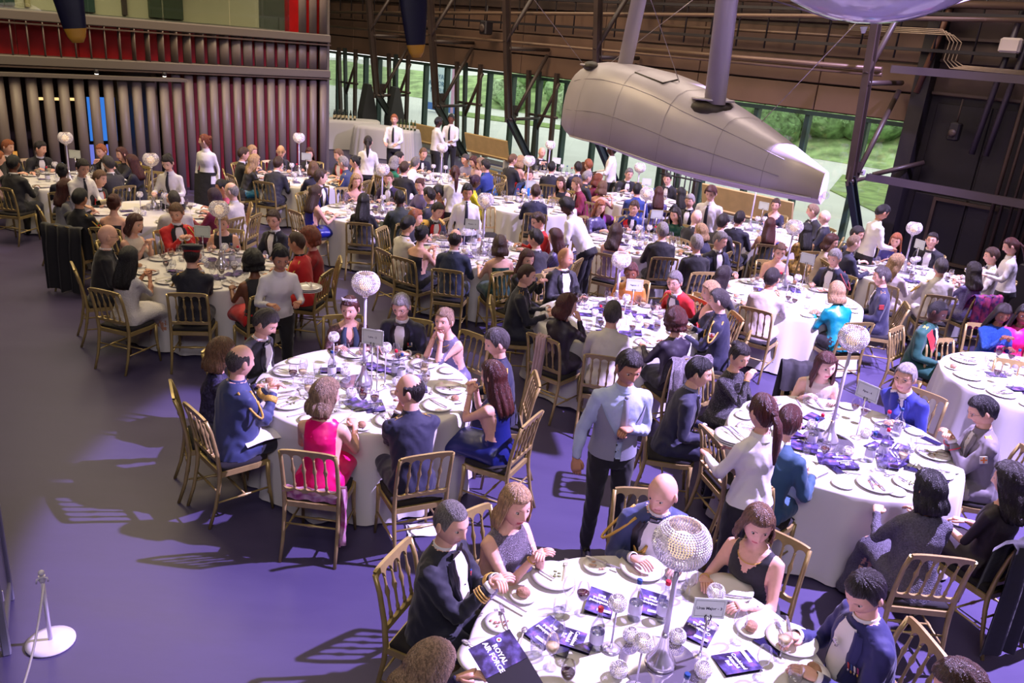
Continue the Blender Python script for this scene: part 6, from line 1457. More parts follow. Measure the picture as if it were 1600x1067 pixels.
put('I', 1078, 314, 0, 'person in charcoal suit, profile to the left of the waiter', 0, hair='short', hc='silver', style='dinner', top='char', rmax=2.3)
staff(1111, 302, 0, 'standing waiter in white shirt and dark tie under the float', 1, 150, 'down', hair='tuft', hc='auburn', sk='p', lean=.1, nod=.4, tie=sm('dnavy'))
# ---- table I ----
put('I', 1035, 361, 0, 'person in black dinner jacket with grey crop, back to the camera', 1, hair='short', hc='silver', style='dinner', pose='eat', belly=.03)
put('I', 962, 363, 1, 'person in lilac off-shoulder gown with long brown waves', 1, hair='wavy', hc='brown', wear='bare', top=fabric('dusty_lilac', (136, 118, 152), rough=.4), pose='eat')
put('I', 1054, 336, 1, 'person in emerald sequinned dress with long dark hair', 1, hair='long', hc='dark', top=mat('emerald_sequin', (6, 78, 66), rough=.3, var=.5, vscale=90), pose='eat')
put('I', 1089, 361, 1, 'person in dark navy jacket with short fair hair, facing left', 1, hair='bob', hc='blond', top='navy', pose='eat', glasses=True)
put('I', 1096, 385, 0, 'person in dinner jacket with silver crop, right of the long table gap', 1, hair='short', hc='silver', style='dinner', pose='lap', rmax=1.9, glasses=True)
put('E', 1125, 376, 0, 'person in navy dinner suit turned towards the camera', 1, hair='short', hc='grey', style='dinner', top='navy', turn=20, rmax=2.3, face=-10)
put('I', 991, 325, 0, 'person in blue and red dress uniform with silver shoulder boards', 1, hair='short', hc='brown', style='uniform', top='royal', boards=fabric('silver_board', (190, 184, 190)), sash=fabric('scarlet_sash', (220, 30, 36)), medals=3, aig=True, pose='eat', turn=-30)
put('I', 941, 325, 1, 'person in dark sequin top with long ginger hair', 1, hair='long', hc='ginger', top=SEQP, pose='eat', turn=-20)
put(None, 886, 322, 0, 'bending waiter in white shirt with white napkin over arm', 1, sit=False, chair=False, sk='d', hair='afro', hc='black', wear='shirt', top=WSH, bottom=bk, face=60, lean=.62, pose='pour', nod=.6, collar=True, collarmat=WSH, style='shirt')
# ---- table J ----
put('J', 837, 300, 0, 'person in midnight blue suit standing out against the lilac cloth', 1, hair='short', hc='brown', style='suit', top='navy', pose='eat', bow=False, bottom='navy')
put('J', 876, 286, 1, 'person in sleeveless navy dress, face turned left', 1, hair='long', hc='brown', wear='bare', top='dnavy', yoke='dnavy', pose='eat', turn=20, rmax=1.8)
put('J', 901, 288, 0, 'person in magenta mess jacket', 1, hair='short', hc='lbrown', style='uniform', top='plum', pose='eat', rmax=2.0)
put('J', 826, 273, 0, 'person in bright blue shirt front and blue jacket', 0, hair='short', hc='brown', style='openmess', top='royal', front=fabric('bright_blue', (40, 130, 220)), pose='eat', rmax=2.0)
staff(730, 300, 1, 'standing waitress in white shirt and dark tie facing the camera', 1, 190, 'down', hair='updo', hc='black', sk='t', tie=sm('dnavy'), nod=.3)
put('J', 742, 284, 1, 'person in yellow dress beside the standing waitress', 0, sk='d', hair='updo', hc='plum', top=fabric('lemon_satin', (206, 196, 30), rough=.4), pose='eat', rmax=2.0)
# ---- table K ----
put('K', 711, 374, 0, 'person in slate blue jacket, back to the camera', 1, hair='bald', hc='dark', style='suit', top=fabric('slate_blue', (40, 50, 76)), pose='eat', bow=False)
put('K', 781, 383, 1, 'person in dark green halter dress, bare back to the camera', 1, hair='bob', hc='brown', wear='bare', top=fabric('bottle_green', (8, 58, 52), rough=.4), pose='rest')
put('K', 837, 373, 0, 'person in charcoal dinner suit with full beard in profile', 1, hair='short', hc='dark', beard=(30, 24, 24), style='dinner', top='char', pose='talk', turn=25)
put('K', 868, 371, 1, 'person in floral dark dress with long auburn hair', 1, hair='long', hc='auburn', top=SEQP, pose='eat', rmax=1.9)
put('K', 840, 345, 0, 'person in scarlet jacket and spectacles facing the camera, mid-hall', 1, hair='short', hc='brown', glasses=True, style='dinner', top='red', pose='eat', rmax=1.9, nod=.35)
put('K', 637, 352, 0, 'person in white mess jacket with gold shoulder boards at left', 1, hair='short', hc='black', sk='a', style='uniform', top='white', boards='gold', bottom='dnavy', pose='eat', nod=.35, collarmat=BLK)
put('K', 659, 367, 1, 'person in off-shoulder navy dress and dark updo', 1, hair='updo', hc='black', sk='l', wear='bare', top='dnavy', pose='clasp')
put('K', 652, 341, 1, 'person in dark dress with red hair facing the camera', 1, hair='bob', hc='ginger', top='dnavy', pose='eat', nod=.1, rmax=1.9)
put('K', 692, 332, 0, 'person in black mess jacket with scarlet lapels and gold epaulettes', 1, hair='short', hc='dark', style='dinner', top='dnavy', lapel='red', epaulette=True, pose='eat', nod=.35, rmax=1.9)
# ---- table L ----
put('L', 568, 315, 1, 'person with black shawl and black-white patterned skirt, back turned', 1, hair='long', hc='black', top='black', bottom=mat('swirl_print', (214, 206, 210), rough=.5, col2=(18, 16, 22), vscale=9, detail=1), pose='eat')
put('L', 623, 309, 0, 'person in dark green service jacket, back to the camera', 1, sk='d', hair='buzz', hc='black', top='dgreen', style='uniform', pose='rest')
put('L', 493, 302, 1, 'person in royal blue satin gown with long brown hair', 1, hair='long', hc='brown', wear='bare', top=mat('royal_blue_satin', (22, 32, 140), rough=.36, bump=.25, bscale=9), pose='eat')
put('L', 501, 277, 0, 'person in blue velvet jacket looking towards the camera', 1, hair='tuft', hc='brown', sk='p', style='dinner', top='velvet', pose='lap', turn=35, nod=.0, rmax=1.9)
put('L', 556, 283, 1, 'person in silver lace top with curled fair hair', 1, hair='wavy', hc='blond', top=mat('silver_lace', (150, 130, 140), rough=.4, col2=(90, 70, 90), vscale=60), pose='eat', neck=(.28, 1.0))
put('L', 607, 279, 0, 'person in plum velvet jacket with moustache behind the sign', 0, hair='short', hc='lbrown', style='dinner', top=fabric('aubergine', (44, 26, 66)), pose='eat')
put('L', 652, 290, 1, 'person in mauve suit in profile at right of the lilac-lit table', 0, hair='updo', hc='auburn', top=fabric('mauve_suit', (96, 84, 126)), pose='eat', turn=20)
put('L', 664, 304, 0, 'person in charcoal mess jacket with gold shoulder cords', 1, hair='short', hc='dark', style='uniform', top='char', boards='gold', pose='eat')
put('L', 685, 301, 1, 'person in red lace dress, earrings and glasses', 0, hair='updo', hc='black', sk='t', top=fabric('brick_lace', (120, 40, 44)), glasses=True, pose='eat', rmax=2.1)
# ---- table M ----
put('M', 442, 254, 0, 'person in dark navy suit, back turned, by the red slats', 1, hair='short', hc='brown', top='dnavy', style='suit', pose='eat', bow=False)
put('M', 403, 252, 1, 'person in black velvet top and teal skirt', 1, hair='wavy', hc='blond', top='black', bottom=fabric('teal_skirt', (0, 86, 120), rough=.4), pose='eat')
put('M', 383, 241, 0, 'person in black dinner suit at left end of the slat table', 0, hair='short', hc='brown', style='dinner', pose='clasp', rmax=1.9)
put('M', 394, 237, 1, 'person half hidden behind the dinner suit at the slats', 0, hair='bob', hc='blond', top='grey', pose='eat', rmax=2.1)
put('M', 439, 237, 0, 'person in dark jacket and spectacles with back to the slats', 0, hair='none', hc='grey', glasses=True, style='dinner', top='char', pose='eat', turn=-25, medals=3, rmax=1.9)
put('M', 484, 240, 1, 'person in black dress with long dark hair under the slat sign', 0, hair='long', hc='auburn', top='black', pose='eat', rmax=1.9)
put('M', 490, 263, 1, 'person in navy jacket with brown bob, back turned', 0, hair='bob', hc='lbrown', top='navy', pose='eat', rmax=1.6)
put('M', 531, 254, 0, 'person in air force blue with yellow cord, back turned', 1, hair='short', hc='silver', top='rafblue', style='uniform', aig=True, aigside=-1, patch=fabric('red_badge', (150, 40, 40)), patchside=-1, pose='eat', rmax=1.7)
put('M', 525, 243, 0, 'person in scarlet and black mess dress at the pavilion corner', 0, hair='short', hc='lbrown', style='mess', top='black', lapel='red', pose='eat', rmax=2.0)
put('M', 551, 253, 1, 'person in pale pink jacket with dark chignon', 0, hair='updo', hc='black', top=fabric('blush_pink', (196, 162, 160)), pose='eat', rmax=2.2)
# ---- table N ----
put('N', 168, 369, 0, 'person in black dinner suit and glasses at left of table', 1, hair='none', hc='dark', beard=(120, 110, 104), glasses=True, style='dinner', pose='lap', rmax=1.9, belly=.03)
put('N', 201, 404, 1, 'person in white lace dress with long black hair, back turned', 1, sk='t', hair='long', hc='black', wear='short', top=mat('white_lace', (206, 200, 198), rough=.7, bump=.6, bscale=90), pose='clasp', rmax=1.9)
put('N', 300, 399, 0, 'person in navy uniform and red-banded cap, back to the camera', 1, hair='buzz', hc='dark', top='dnavy', style='uniform', aig=True, aigside=-1, boards='dnavy', cap=True, pose='prop', rmax=1.9)
put('N', 396, 410, 1, 'person in black top and red skirt with black curls', 1, hair='curly', hc='black', sk='b', wear='bare', top='black', yoke='black', bottom='red', pose='eat', rmax=1.9)
put('N', 464, 379, 0, 'person in scarlet tunic with gold cord, back to the camera', 1, hair='buzz', hc='brown', sk='t', top='red', style='uniform', aig=True, aigside=-1, pose='eat', rmax=1.9, collarmat=BLK)
put('N', 485, 372, 1, 'person in dark red dress with short copper curls', 1, hair='curly', hc='red', top=fabric('garnet', (140, 20, 26)), pose='eat', rmax=2.1)
put('N', 427, 343, 0, 'person in dark dinner suit and glasses sitting back from the table', 1, hair='short', hc='brown', glasses=True, style='dinner', top='dnavy', pose='eat', rmax=1.9, turn=25)
put('N', 276, 332, 0, 'person in scarlet mess jacket with black waistcoat, arm bent', 1, hair='short', hc='lbrown', style='dinner', top='red', lapel='black', aig=True, aigside=-1, pose='clasp', turn=-35, nod=.4, waistcoat=BLK, rmax=1.9)
put('N', 211, 350, 1, 'person in cream sleeveless dress with brown bob clapping', 1, hair='bob', hc='auburn', wear='bare', top=CREAM, yoke=CREAM, pose='clasp', lean=.25, rmax=1.9)
put('N', 347, 348, 1, 'person in dark blue dress behind the near-left globe lamp', 1, hair='updo', hc='blond', wear='bare', top='dnavy', yoke='dnavy', pose='eat', rmax=1.9)
staff(438, 403, 1, 'waitress in white blouse leaning over with a stack of plates', 1, -150, 'carry', hair='updo', hc='black', sk='t', lean=.3, nod=.4)
# ---- table O ----
put('O', 125, 310, 0, 'person in black uniform with gold cord and tricolour badge', 1, hair='short', hc='black', sk='t', glasses=True, top='black', style='uniform', aig=True, aigside=1, cuffband=True, patch=fabric('tricolour_green', (20, 110, 60)), patchmark=fabric('tricolour_red', (190, 30, 40)), patchside=1, pose='eat', rmax=1.9)
put('O', 103, 294, 1, 'person in silver-grey dress with a jewel in dark curls', 0, hair='wavy', hc='auburn', wear='short', top=fabric('silver_grey', (130, 130, 132)), pose='eat', rmax=2.0)
put('O', 156, 279, 0, 'person in scarlet and black jacket beside the leaning waitress', 0, hair='short', hc='lbrown', style='mess', top='black', lapel='red', pose='eat', rmax=1.9)
put('O', 178, 318, 1, 'person in navy strap dress with dark chignon, back turned', 1, hair='updo', hc='auburn', wear='bare', top='dnavy', pose='eat', rmax=1.7)
put('O', 272, 312, 0, 'person in white tunic with cropped hair, back turned', 0, hair='buzz', hc='dgrey', top='white', style='uniform', pose='eat', rmax=1.7)
put('O', 341, 293, 1, 'person in rose pink dress with dark hair', 0, hair='updo', hc='black', sk='t', top=fabric('rose_pink', (190, 80, 110)), pose='eat', rmax=2.0)
put('O', 362, 299, 0, 'person in white dress uniform with black piping at right', 1, hair='bald', hc='silver', sk='p', top='white', style='uniform', boards='white', pose='eat', rmax=2.0, collarmat=WSH, bottom='white')
put('O', 335, 308, 1, 'person in dark dress with plum-dark hair in front of the rose dress', 0, hair='bob', hc='plum', top='plum', pose='eat', rmax=1.8)
staff(129, 262, 1, 'waitress in white shirt and tie leaning with a bottle', 1, -125, 'pour', hair='short', hc='dark', sk='l', lean=.32, nod=.35, tie=sm('dnavy'))
staff(262, 254, 1, 'waitress in white shirt and dark tie looking down, behind a globe lamp', 1, 180, 'carry', hair='updo', hc='dark', sk='p', lean=.18, nod=.5, tie=sm('dnavy'))
staff(320, 221, 1, 'standing waitress in white blouse and black apron looking left', 1, 170, 'down', hair='updo', hc='red', sk='p', turn=-70, wear='skirt', nod=.05, apron=bk)
# ---- table P ----
put('P', 21, 256, 0, 'person in black suit, back turned, at the far-left table', 1, sk='b', hair='short', hc='black', style='dinner', pose='eat', rmax=2.0)
put('P', 63, 232, 0, 'person in dinner suit and bow tie looking left, far-left table', 0, hair='short', hc='dark', style='dinner', pose='eat', turn=30, rmax=2.1)
put('P', 12, 230, 0, 'person with sandy hair at the left frame edge', 0, hair='short', hc='ginger', style='dinner', pose='eat', rmax=2.6)
put('P', 3, 247, 1, 'person in blush dress cut by the left frame edge', 0, hair='updo', hc='ginger', top=fabric('blush_pink', (196, 162, 160)), pose='eat', rmax=2.6)
put('P', 97, 268, 1, 'person in navy dress with black chignon in front of the far-left table', 0, sk='b', hair='updo', hc='black', top='dnavy', pose='eat', rmax=1.8)
put('P', 148, 238, 0, 'person in black uniform with gold cords and raised hands', 0, hair='short', hc='ginger', style='uniform', top='black', aig=True, pose='talk', rmax=2.1)
put('P', 170, 256, 0, 'person in dark suit with grey crop, back turned, far-left table', 0, hair='short', hc='dgrey', style='suit', top='char', pose='eat', rmax=2.2, bow=False)
put('P', 190, 241, 1, 'person in black dress with long hair leaning to the right', 0, hair='long', hc='auburn', top='black', pose='clasp', rmax=2.6)
put('P', 207, 253, 1, 'person in dark blue dress with very long dark hair', 0, hair='long', hc='auburn', top='dnavy', pose='eat', rmax=2.6)
# ---- table Q ----
put('Q', 616, 254, 1, 'person in green dress with silver-fair hair', 0, hair='bob', hc='silver', top=fabric('emerald', (10, 110, 74)), pose='eat', rmax=2.2)
put('Q', 630, 247, 0, 'person in dark jacket with red front behind the green dress', 0, hair='short', hc='dark', style='mess', top='dnavy', lapel='red', pose='eat', rmax=2.2)
put('Q', 632, 263, 0, 'person in black dinner jacket and open chair, back turned', 0, hair='short', hc='brown', style='dinner', pose='eat', rmax=2.0)
put('Q', 671, 244, 0, 'person in dark uniform with gold rope, behind the white shirt', 0, hair='short', hc='lbrown', style='uniform', top='dnavy', aig=True, pose='eat', rmax=2.2)
put('Q', 666, 253, 0, 'person in white shirt sleeves in profile', 0, hair='short', hc='grey', top=WSH, style='shirt', pose='eat', rmax=2.0, collarmat=WSH)
put('Q', 695, 253, 1, 'person in lilac suit with updo, back turned', 0, hair='updo', hc='dgrey', top='lilac', pose='eat', rmax=1.8)
put('Q', 721, 253, 1, 'person in blush top facing the camera, dark straight hair', 0, hair='long', hc='auburn', top=fabric('blush_pink', (196, 162, 160)), pose='eat', nod=.4, rmax=2.1)
put('Q', 743, 257, 1, 'person in bright blue sequin jacket with fair curls', 1, hair='curly', hc='ash', top=mat('turquoise_sequin', (10, 110, 190), rough=.25, metal=.3, var=.5, vscale=90), pose='eat', rmax=2.2)
put('Q', 759, 259, 0, 'person in blue uniform with gold cord beside the sequin jacket', 0, hair='short', hc='dark', style='uniform', top='royal', aig=True, pose='eat', rmax=2.4)
staff(711, 271, 1, 'waitress in white shirt with long ponytail, back to the camera', 1, 15, 'carry', hair='pony', hc='auburn', sk='l', lean=.12)
# ---- table R ----
put('R', 801, 250, 0, 'person in black suit bending to the red dress', 0, hair='short', hc='lbrown', style='suit', top='black', pose='eat', rmax=2.2, bow=False, turn=-20)
put('R', 813, 252, 1, 'person in red lace-up dress with bare back', 1, hair='bob', hc='blond', wear='bare', top='red', pose='eat', rmax=2.1)
put('R', 848, 239, 0, 'person in dinner suit with back to the glass wall', 0, hair='none', hc='ginger', sk='l', style='dinner', pose='clasp', rmax=1.8)
put('R', 862, 262, 0, 'person in dark velvet jacket, back turned, at the farthest table', 0, hair='short', hc='black', style='suit', top='dnavy', pose='eat', rmax=1.9, bow=False)
put('R', 886, 256, 1, 'person in black open-front dress facing the camera by the glass', 0, hair='long', hc='auburn', top='black', neck=(.26, 1.0), pose='eat', rmax=1.9)
put('R', 903, 262, 0, 'person in navy suit in profile, right of the farthest table', 0, hair='short', hc='dark', style='suit', top='navy', pose='eat', rmax=2.2, bow=False)
put('R', 917, 257, 0, 'person in dark suit with ginger crop leaning on the table', 0, hair='short', hc='ginger', style='dinner', top='char', pose='clasp', rmax=2.5)
staff(956, 234, 0, 'standing waiter in white shirt and dark tie beside the glass', 1, 80, 'carry', hair='afro', hc='black', sk='d', tie=sm('dnavy'), nod=.2)
# ---- table S ----
put('S', 989, 275, 0, 'person in dinner jacket behind a crystal globe', 0, hair='short', hc='grey', glasses=True, style='dinner', pose='eat', rmax=2.0)
put('S', 996, 297, 0, 'person in blue tunic with chair in front, back turned', 0, hair='short', hc='black', style='uniform', top='royal', pose='eat', rmax=1.8)
put('S', 1029, 302, 1, 'person in black sequins with long brown hair, back turned', 0, hair='long', hc='auburn', top=SEQP, pose='eat', rmax=1.9)
put('S', 1037, 280, 0, 'person in dinner suit with orange pocket square facing left', 0, hair='short', hc='dark', glasses=True, style='dinner', pose='lap', turn=20, rmax=2.2)
put('S', 1064, 303, 1, 'person in dark top with long black hair, profile by the rack', 0, hair='long', hc='black', top='black', pose='eat', rmax=2.5)
put('S', 941, 293, 1, 'person in bright purple dress with one arm raised', 1, hair='bob', hc='lbrown', wear='bare', top=fabric('bright_purple', (120, 34, 130)), pose='talk', rmax=2.1)
put('S', 917, 277, 0, 'person in dark uniform with silver hair in profile', 0, hair='short', hc='silver', style='uniform', top='dnavy', boards='gold', pose='eat', rmax=2.3)
put('S', 938, 281, 1, 'person in wine-red top with auburn bob behind the purple dress', 0, hair='bob', hc='red', top='plum', pose='eat', rmax=2.2)
# ---- staff far ----
TAN = WSH
staff(616, 187, 0, 'standing waiter with a bottle in front of the bar table', 1, 178, 'carry', hair='short', hc='ginger', sk='l', tie=sm('black'), nod=.1)
staff(575, 222, 1, 'standing waitress with dark ponytail, back to the camera', 1, 10, 'down', hair='pony', hc='dark', sk='l')
staff(685, 191, 0, 'standing waiter seen from behind, left of the pair at the bench', 0, -60, 'carry', hair='short', hc='black', sk='d')
staff(705, 186, 0, 'standing bearded waiter facing the camera, right of the pair', 0, 165, 'carry', hair='short', hc='black', sk='b', beard=(20, 16, 16), tie=sm('black'))
# ================================================================== lamps, signs and settings
LZ = {'A': 1.66, 'B': 1.47, 'C': 1.67, 'D': 1.33, 'E': 1.60, 'F': None, 'G': 1.45, 'H': 1.62, 'I': 1.50, 'J': 1.55, 'K': 1.52, 'L': 1.46, 'M': 1.5, 'N': 1.46, 'O': 1.5, 'P': 1.5, 'Q': 1.5, 'R': 1.5, 'S': 1.5}
LPX = {'A': (568, 600), 'B': (1031, 1038), 'C': (1294, 690), 'D': (961, 478), 'E': (1222, 448), 'G': (1411, 424), 'I': (1001, 372), 'J': (821, 316), 'K': (753, 395), 'L': (596, 330), 'N': (346, 415), 'O': (241, 325)}
# globes whose pixel place is known on far tables
LTOP = {'Q': (692, 233), 'R': (860, 226), 'S': (993, 266), 'M': (467, 215), 'P': (102, 215), 'O': (235, 248), 'H': (1184, 285)}
for k in TB:
    if LZ.get(k) is None: continue
    zg = LZ[k]
    p = G(*LPX[k], ZC) if k in LPX else G(*LTOP[k], zg)
    if k in LTOP:
        c = TB[k]; d = Vector((p.x - c.x, p.y - c.y, 0))
        if d.length > .6: p = Vector((c.x, c.y, 0)) + d.normalized() * .6
    big = .135 if k in 'B' else .112
    lamp(p, zg, big, 'tall crystal globe lamp on the table ' + TABLES[k][1], disc=True)
# signs: pixel of the card centre, pixel of the foot
def sign_at(cpx, fpx, lab, txt, yawd, w_=.20, hh=.145):
    p = G(*fpx, ZC); best = None
    for i in range(12, 80):
        z = ZC + i * .01; d = Vector((p.x, p.y, z - CH)); yy = d.dot(_Y) / d.dot(_fw); py = 533.5 - F * yy
        if best is None or abs(py - cpx[1]) < best[0]: best = (abs(py - cpx[1]), i * .01)
    return sign(p, best[1], radians(yawd), lab, txt, w_=w_, hh=hh)
sign_at((1108, 951), (1093, 1026), 'pale green card sign reading Ursa Major - 3 on the nearest table', 'Ursa Major - 3', 3, .165, .118)
sign_at((581, 526), (580, 612), 'white card sign on the table of the woman in hot pink', 'Lyra - 2', -12, .19, .135)
sign_at((1347, 612), (1337, 684), 'white card sign seen edge-on, on the table of the man in bright blue', 'Apus - 4', -55, .2, .14)
sign_at((986, 446), (985, 492), 'white card sign in front of the scarlet mess jacket', 'Pegasus - 2', 0, .19, .14)
sign_at((1250, 404), (1252, 450), 'white card sign beside the ivory suit jacket', None, -40)
sign_at((1431, 382), (1427, 420), 'white card sign on the wall-side table', None, -70)
sign_at((1188, 322), (1188, 350), 'white card sign below the float tail', None, -40)
sign_at((1024, 335), (1022, 366), 'white card sign beside the emerald dress', None, 5)
sign_at((829, 288), (827, 312), 'white card sign behind the midnight blue suit', None, 5)
sign_at((736, 350), (735, 392), 'white card sign below the standing waitress in tie', 'Phoenix - 12', 0)
sign_at((609, 289), (606, 318), 'white card sign in front of the plum velvet jacket', None, -65)
sign_at((478, 245), (479, 272), 'white card sign against the red slats', None, 0)
sign_at((264, 290), (262, 320), 'white card sign in front of the looking-down waitress', None, 0)
sign_at((122, 241), (120, 272), 'white card sign at the far-left table', None, 0)
sign_at((315, 362), (318, 402), 'white card sign behind the red-banded cap', None, 0)
sign_at((869, 251), (868, 268), 'white card sign at the farthest table', None, 0)
sign_at((1008, 284), (1008, 302), 'white card sign by the spectacled dinner suit', None, 0)
# place settings
def side_word(a): return ('back' if sin(a) > 0 else 'front') + (' right' if cos(a) > .4 else ' left' if cos(a) < -.4 else '')
def guest_ref(l, i, ph):
    if l is None: return 'at the ' + ['first', 'second', 'third', 'fourth', 'fifth', 'sixth', 'seventh', 'eighth', 'ninth', 'tenth'][i % 10] + ' free place, table ' + ' '.join(ph.split()[:6])
    t = l.replace('person ', '').replace('with its', '').split(); t = [w_ for w_ in t if w_ not in ('the', 'a', 'and')] if len(t) > 8 else t
    return 'by the guest ' + ' '.join(t[:9])
rs = random.Random(11)
def lay(m, nm, p, rz, lab, cat, grp):
    o = ob(nm, m, None, (p[0], p[1], ZC), (0, 0, rz)); return tag(o, lab, cat, grp)
FOODM = []
for k in range(3):
    mb = MB(); r_ = random.Random(k)
    for q in range(7): a = r_.uniform(0, 6.3); d = r_.uniform(0, .05); mb.sphere((d * cos(a), d * sin(a), .013), (r_.uniform(.006, .014), r_.uniform(.005, .01), .005), 7, 5)
    FOODM.append(mb.mesh('food_scraps', [mat('scrap_beige', (188, 156, 124)), mat('scrap_green', (110, 120, 60)), mat('scrap_pink', (190, 130, 110))][k]))
for k, seats in SEATS.items():
    c = TB[k]; ph = TABLES[k][1]; near = k in 'ABC'; mid = k in 'DEFGIKLNJ'
    seen = []
    for a, lab, lv in seats:
        if any(abs((a - b + pi) % (2 * pi) - pi) < .28 for b in seen): continue
        seen.append(a)
    # empty places fill the rest of the ring
    extra = [a for a in [2 * pi * q / 10 for q in range(10)] if all(abs((a - b + pi) % (2 * pi) - pi) > .45 for b in seen)]
    if k == 'B': extra = []
    gr = 'place settings on the table ' + ph
    names = {a_: l for a_, l, v_ in seats}
    for ai, a in enumerate(seen + extra):
        who = guest_ref(names.get(a), ai, ph)
        u = Vector((cos(a), sin(a), 0)); t = Vector((-sin(a), cos(a), 0)); P0 = Vector((c.x, c.y, 0)); rz = a + pi / 2
        if k == 'B': continue
        o = lay(PLATE, 'dinner_plate', P0 + u * .72 + t * rs.uniform(-.02, .02), rz, 'dinner plate ' + who, 'plate', 'dinner plates, ' + ph)
        if near or mid:
            if rs.random() < .6: ob('food_scraps', FOODM[rs.randrange(3)], o)
            if rs.random() < .7: ob('knife', KNIFE, o, (.02, 0, .018), (0, 0, rs.uniform(-.4, .4))); 
            if rs.random() < .7: ob('fork', FORK, o, (-.03, 0, .018), (0, 0, rs.uniform(-.4, .4)))
            for ch in list(o.children):
                if ch.name.startswith(('knife', 'fork')): ch.parent = None; w_ = o.matrix_world; ch.location = Vector(o.location) + Matrix.Rotation(rz, 3, 'Z') @ Vector(ch.location); ch.rotation_euler.z += rz; tag(ch, ('plate knife ' if ch.name.startswith('knife') else 'plate fork ') + who, 'cutlery', 'cutlery on plates, ' + ph)
            s_ = lay(SPLATE, 'side_plate', P0 + u * .76 - t * .24, rz, 'side plate ' + who, 'plate', 'side plates, ' + ph)
            if rs.random() < .5: q = ob('bread_roll', ROLL_, None, Vector(s_.location) + Vector((0, 0, .004)), (0, 0, rs.uniform(0, 6))); tag(q, 'bread roll ' + who, 'bread', 'bread rolls, ' + ph)
            if near:
                lay(KNIFE, 'knife', P0 + u * .74 + t * .20, rz + rs.uniform(-.1, .1), 'loose knife ' + who, 'cutlery', 'loose cutlery, ' + ph)
                lay(SPOON, 'spoon', P0 + u * .56 + t * rs.uniform(-.1, .1), rz + 1.5, 'dessert spoon ' + who, 'cutlery', 'loose cutlery, ' + ph)
        ng = 2 if (near or mid) else 1
        for q in range(ng):
            f_ = rs.choice(['red', 'red', None, None, 'white', None]); pp = P0 + u * (.50 + rs.uniform(-.04, .04)) + t * (.10 + .10 * q)
            glass(pp, 'wine', f_, {'red': 'glass of red wine', 'white': 'glass of white wine', None: 'empty wine glass'}[f_] + (' nearer ' if q == 0 else ' second ') + who, {'red': 'red wine glasses, ', 'white': 'white wine glasses, ', None: 'empty wine glasses, '}[f_] + ph)
        if near or mid: glass(P0 + u * .47 - t * .06, 'tumbler', 'water', 'water tumbler ' + who, 'water tumblers, ' + ph)
        if near or (mid and rs.random() < .6): booklet(P0 + u * .40 + t * rs.uniform(-.2, .2), rz + rs.uniform(-.8, .8), 'galaxy booklet ' + who, txt=near and k == 'C' and rs.random() < .4 or False, sz=(.13, .18))
        elif rs.random() < .5: booklet(P0 + u * .35 - t * .15, rz, 'galaxy booklet ' + who, txt=False, lift=.004, sz=(.13, .18))
    if k != 'B':
        for q in range(3 if near else 2):
            a = rs.uniform(0, 6.3); bottle((c.x + .33 * cos(a), c.y + .33 * sin(a)), 'red' if q % 2 else 'blue', ('red' if q % 2 else 'blue') + '-capped bottle at ' + side_word(a) + ' of the lamp, table ' + ' '.join(ph.split()[:7]))
        for q in range(3): a = 2.1 * q + rs.uniform(0, .5); crystalball((c.x + .27 * cos(a), c.y + .27 * sin(a)), 'crystal votive ball at ' + side_word(a) + ' of the lamp, table ' + ' '.join(ph.split()[:7]))
        if not near:
            for q in range(2): a = 3.1 * q + 1; stemcup((c.x + .2 * cos(a), c.y + .2 * sin(a)), .24 + .05 * q, ('shorter' if q == 0 else 'taller') + ' crystal cup on a stem, table ' + ph)
# table A details
for (px, py), h, lb in (((521, 590), .38, 'left'), ((589, 590), .40, 'middle'), ((601, 604), .36, 'right')):
    stemcup(G(px, py, ZC), h, lb + ' one of three tall crystal cups by the hot pink dress')
for px, py in ((458, 603), (563, 631), (660, 592), (664, 610)): glass(G(px, py, ZC), 'wine', 'red', 'full glass of red wine ' + {458: 'by the blue uniform with gold cords', 563: 'between hot pink and midnight blue guests', 660: 'behind the midnight blue jacket', 664: 'right of the crystal cups, hot pink table'}[px], 'full red wine glasses, hot pink table')
booklet(G(585, 636, ZC), .35, 'galaxy-print booklet between the hot pink and midnight blue guests', True)
# table C details
for (px, py), cp in (((1379, 684), 'red'), ((1399, 680), 'blue'), ((1276, 690), 'red')): bottle(G(px, py, ZC), cp, cp + '-capped water bottle ' + ('left of' if px < 1300 else 'right of') + ' the crystal lamp, bright blue man\'s table')
for k, (px, py, a) in enumerate(((1375, 703, .6), (1386, 724, -.3), (1397, 700, .9), (1293, 716, -.2), (1320, 722, .1), (1256, 698, 1.2))): booklet(G(px, py, ZC + .004 * k), a, ['topmost', 'front', 'right-hand', 'lower left', 'flat front', 'far left'][k] + ' opened booklet in the loose pile, bright blue suit table', k % 2 == 0, ZC + .008 * (k % 3))
def phone(p, rz, lab, z=ZC):
    r = empty('phone', (p[0], p[1], z + .001), rz); mb = MB(); mb.box((0, 0, .004), (.072, .148, .008), bev=.003); mb.build('body', DK2, r)
    mb = MB(); mb.box((0, 0, .0085), (.066, .14, .001)); mb.build('screen', mat('dark_glass_screen', (40, 36, 70), rough=.05), r); return tag(r, lab, 'phone', 'phones on the tables')
phone(G(1304, 733, ZC), .3, 'black phone lying near the front edge of the bright blue man\'s table')
phone(G(1428, 735, ZC), 1.2, 'black phone by the grey seersucker dress')
phone(G(1467, 760 - 12, ZC), 1.0, 'black phone at the right edge, bright blue man\'s table')
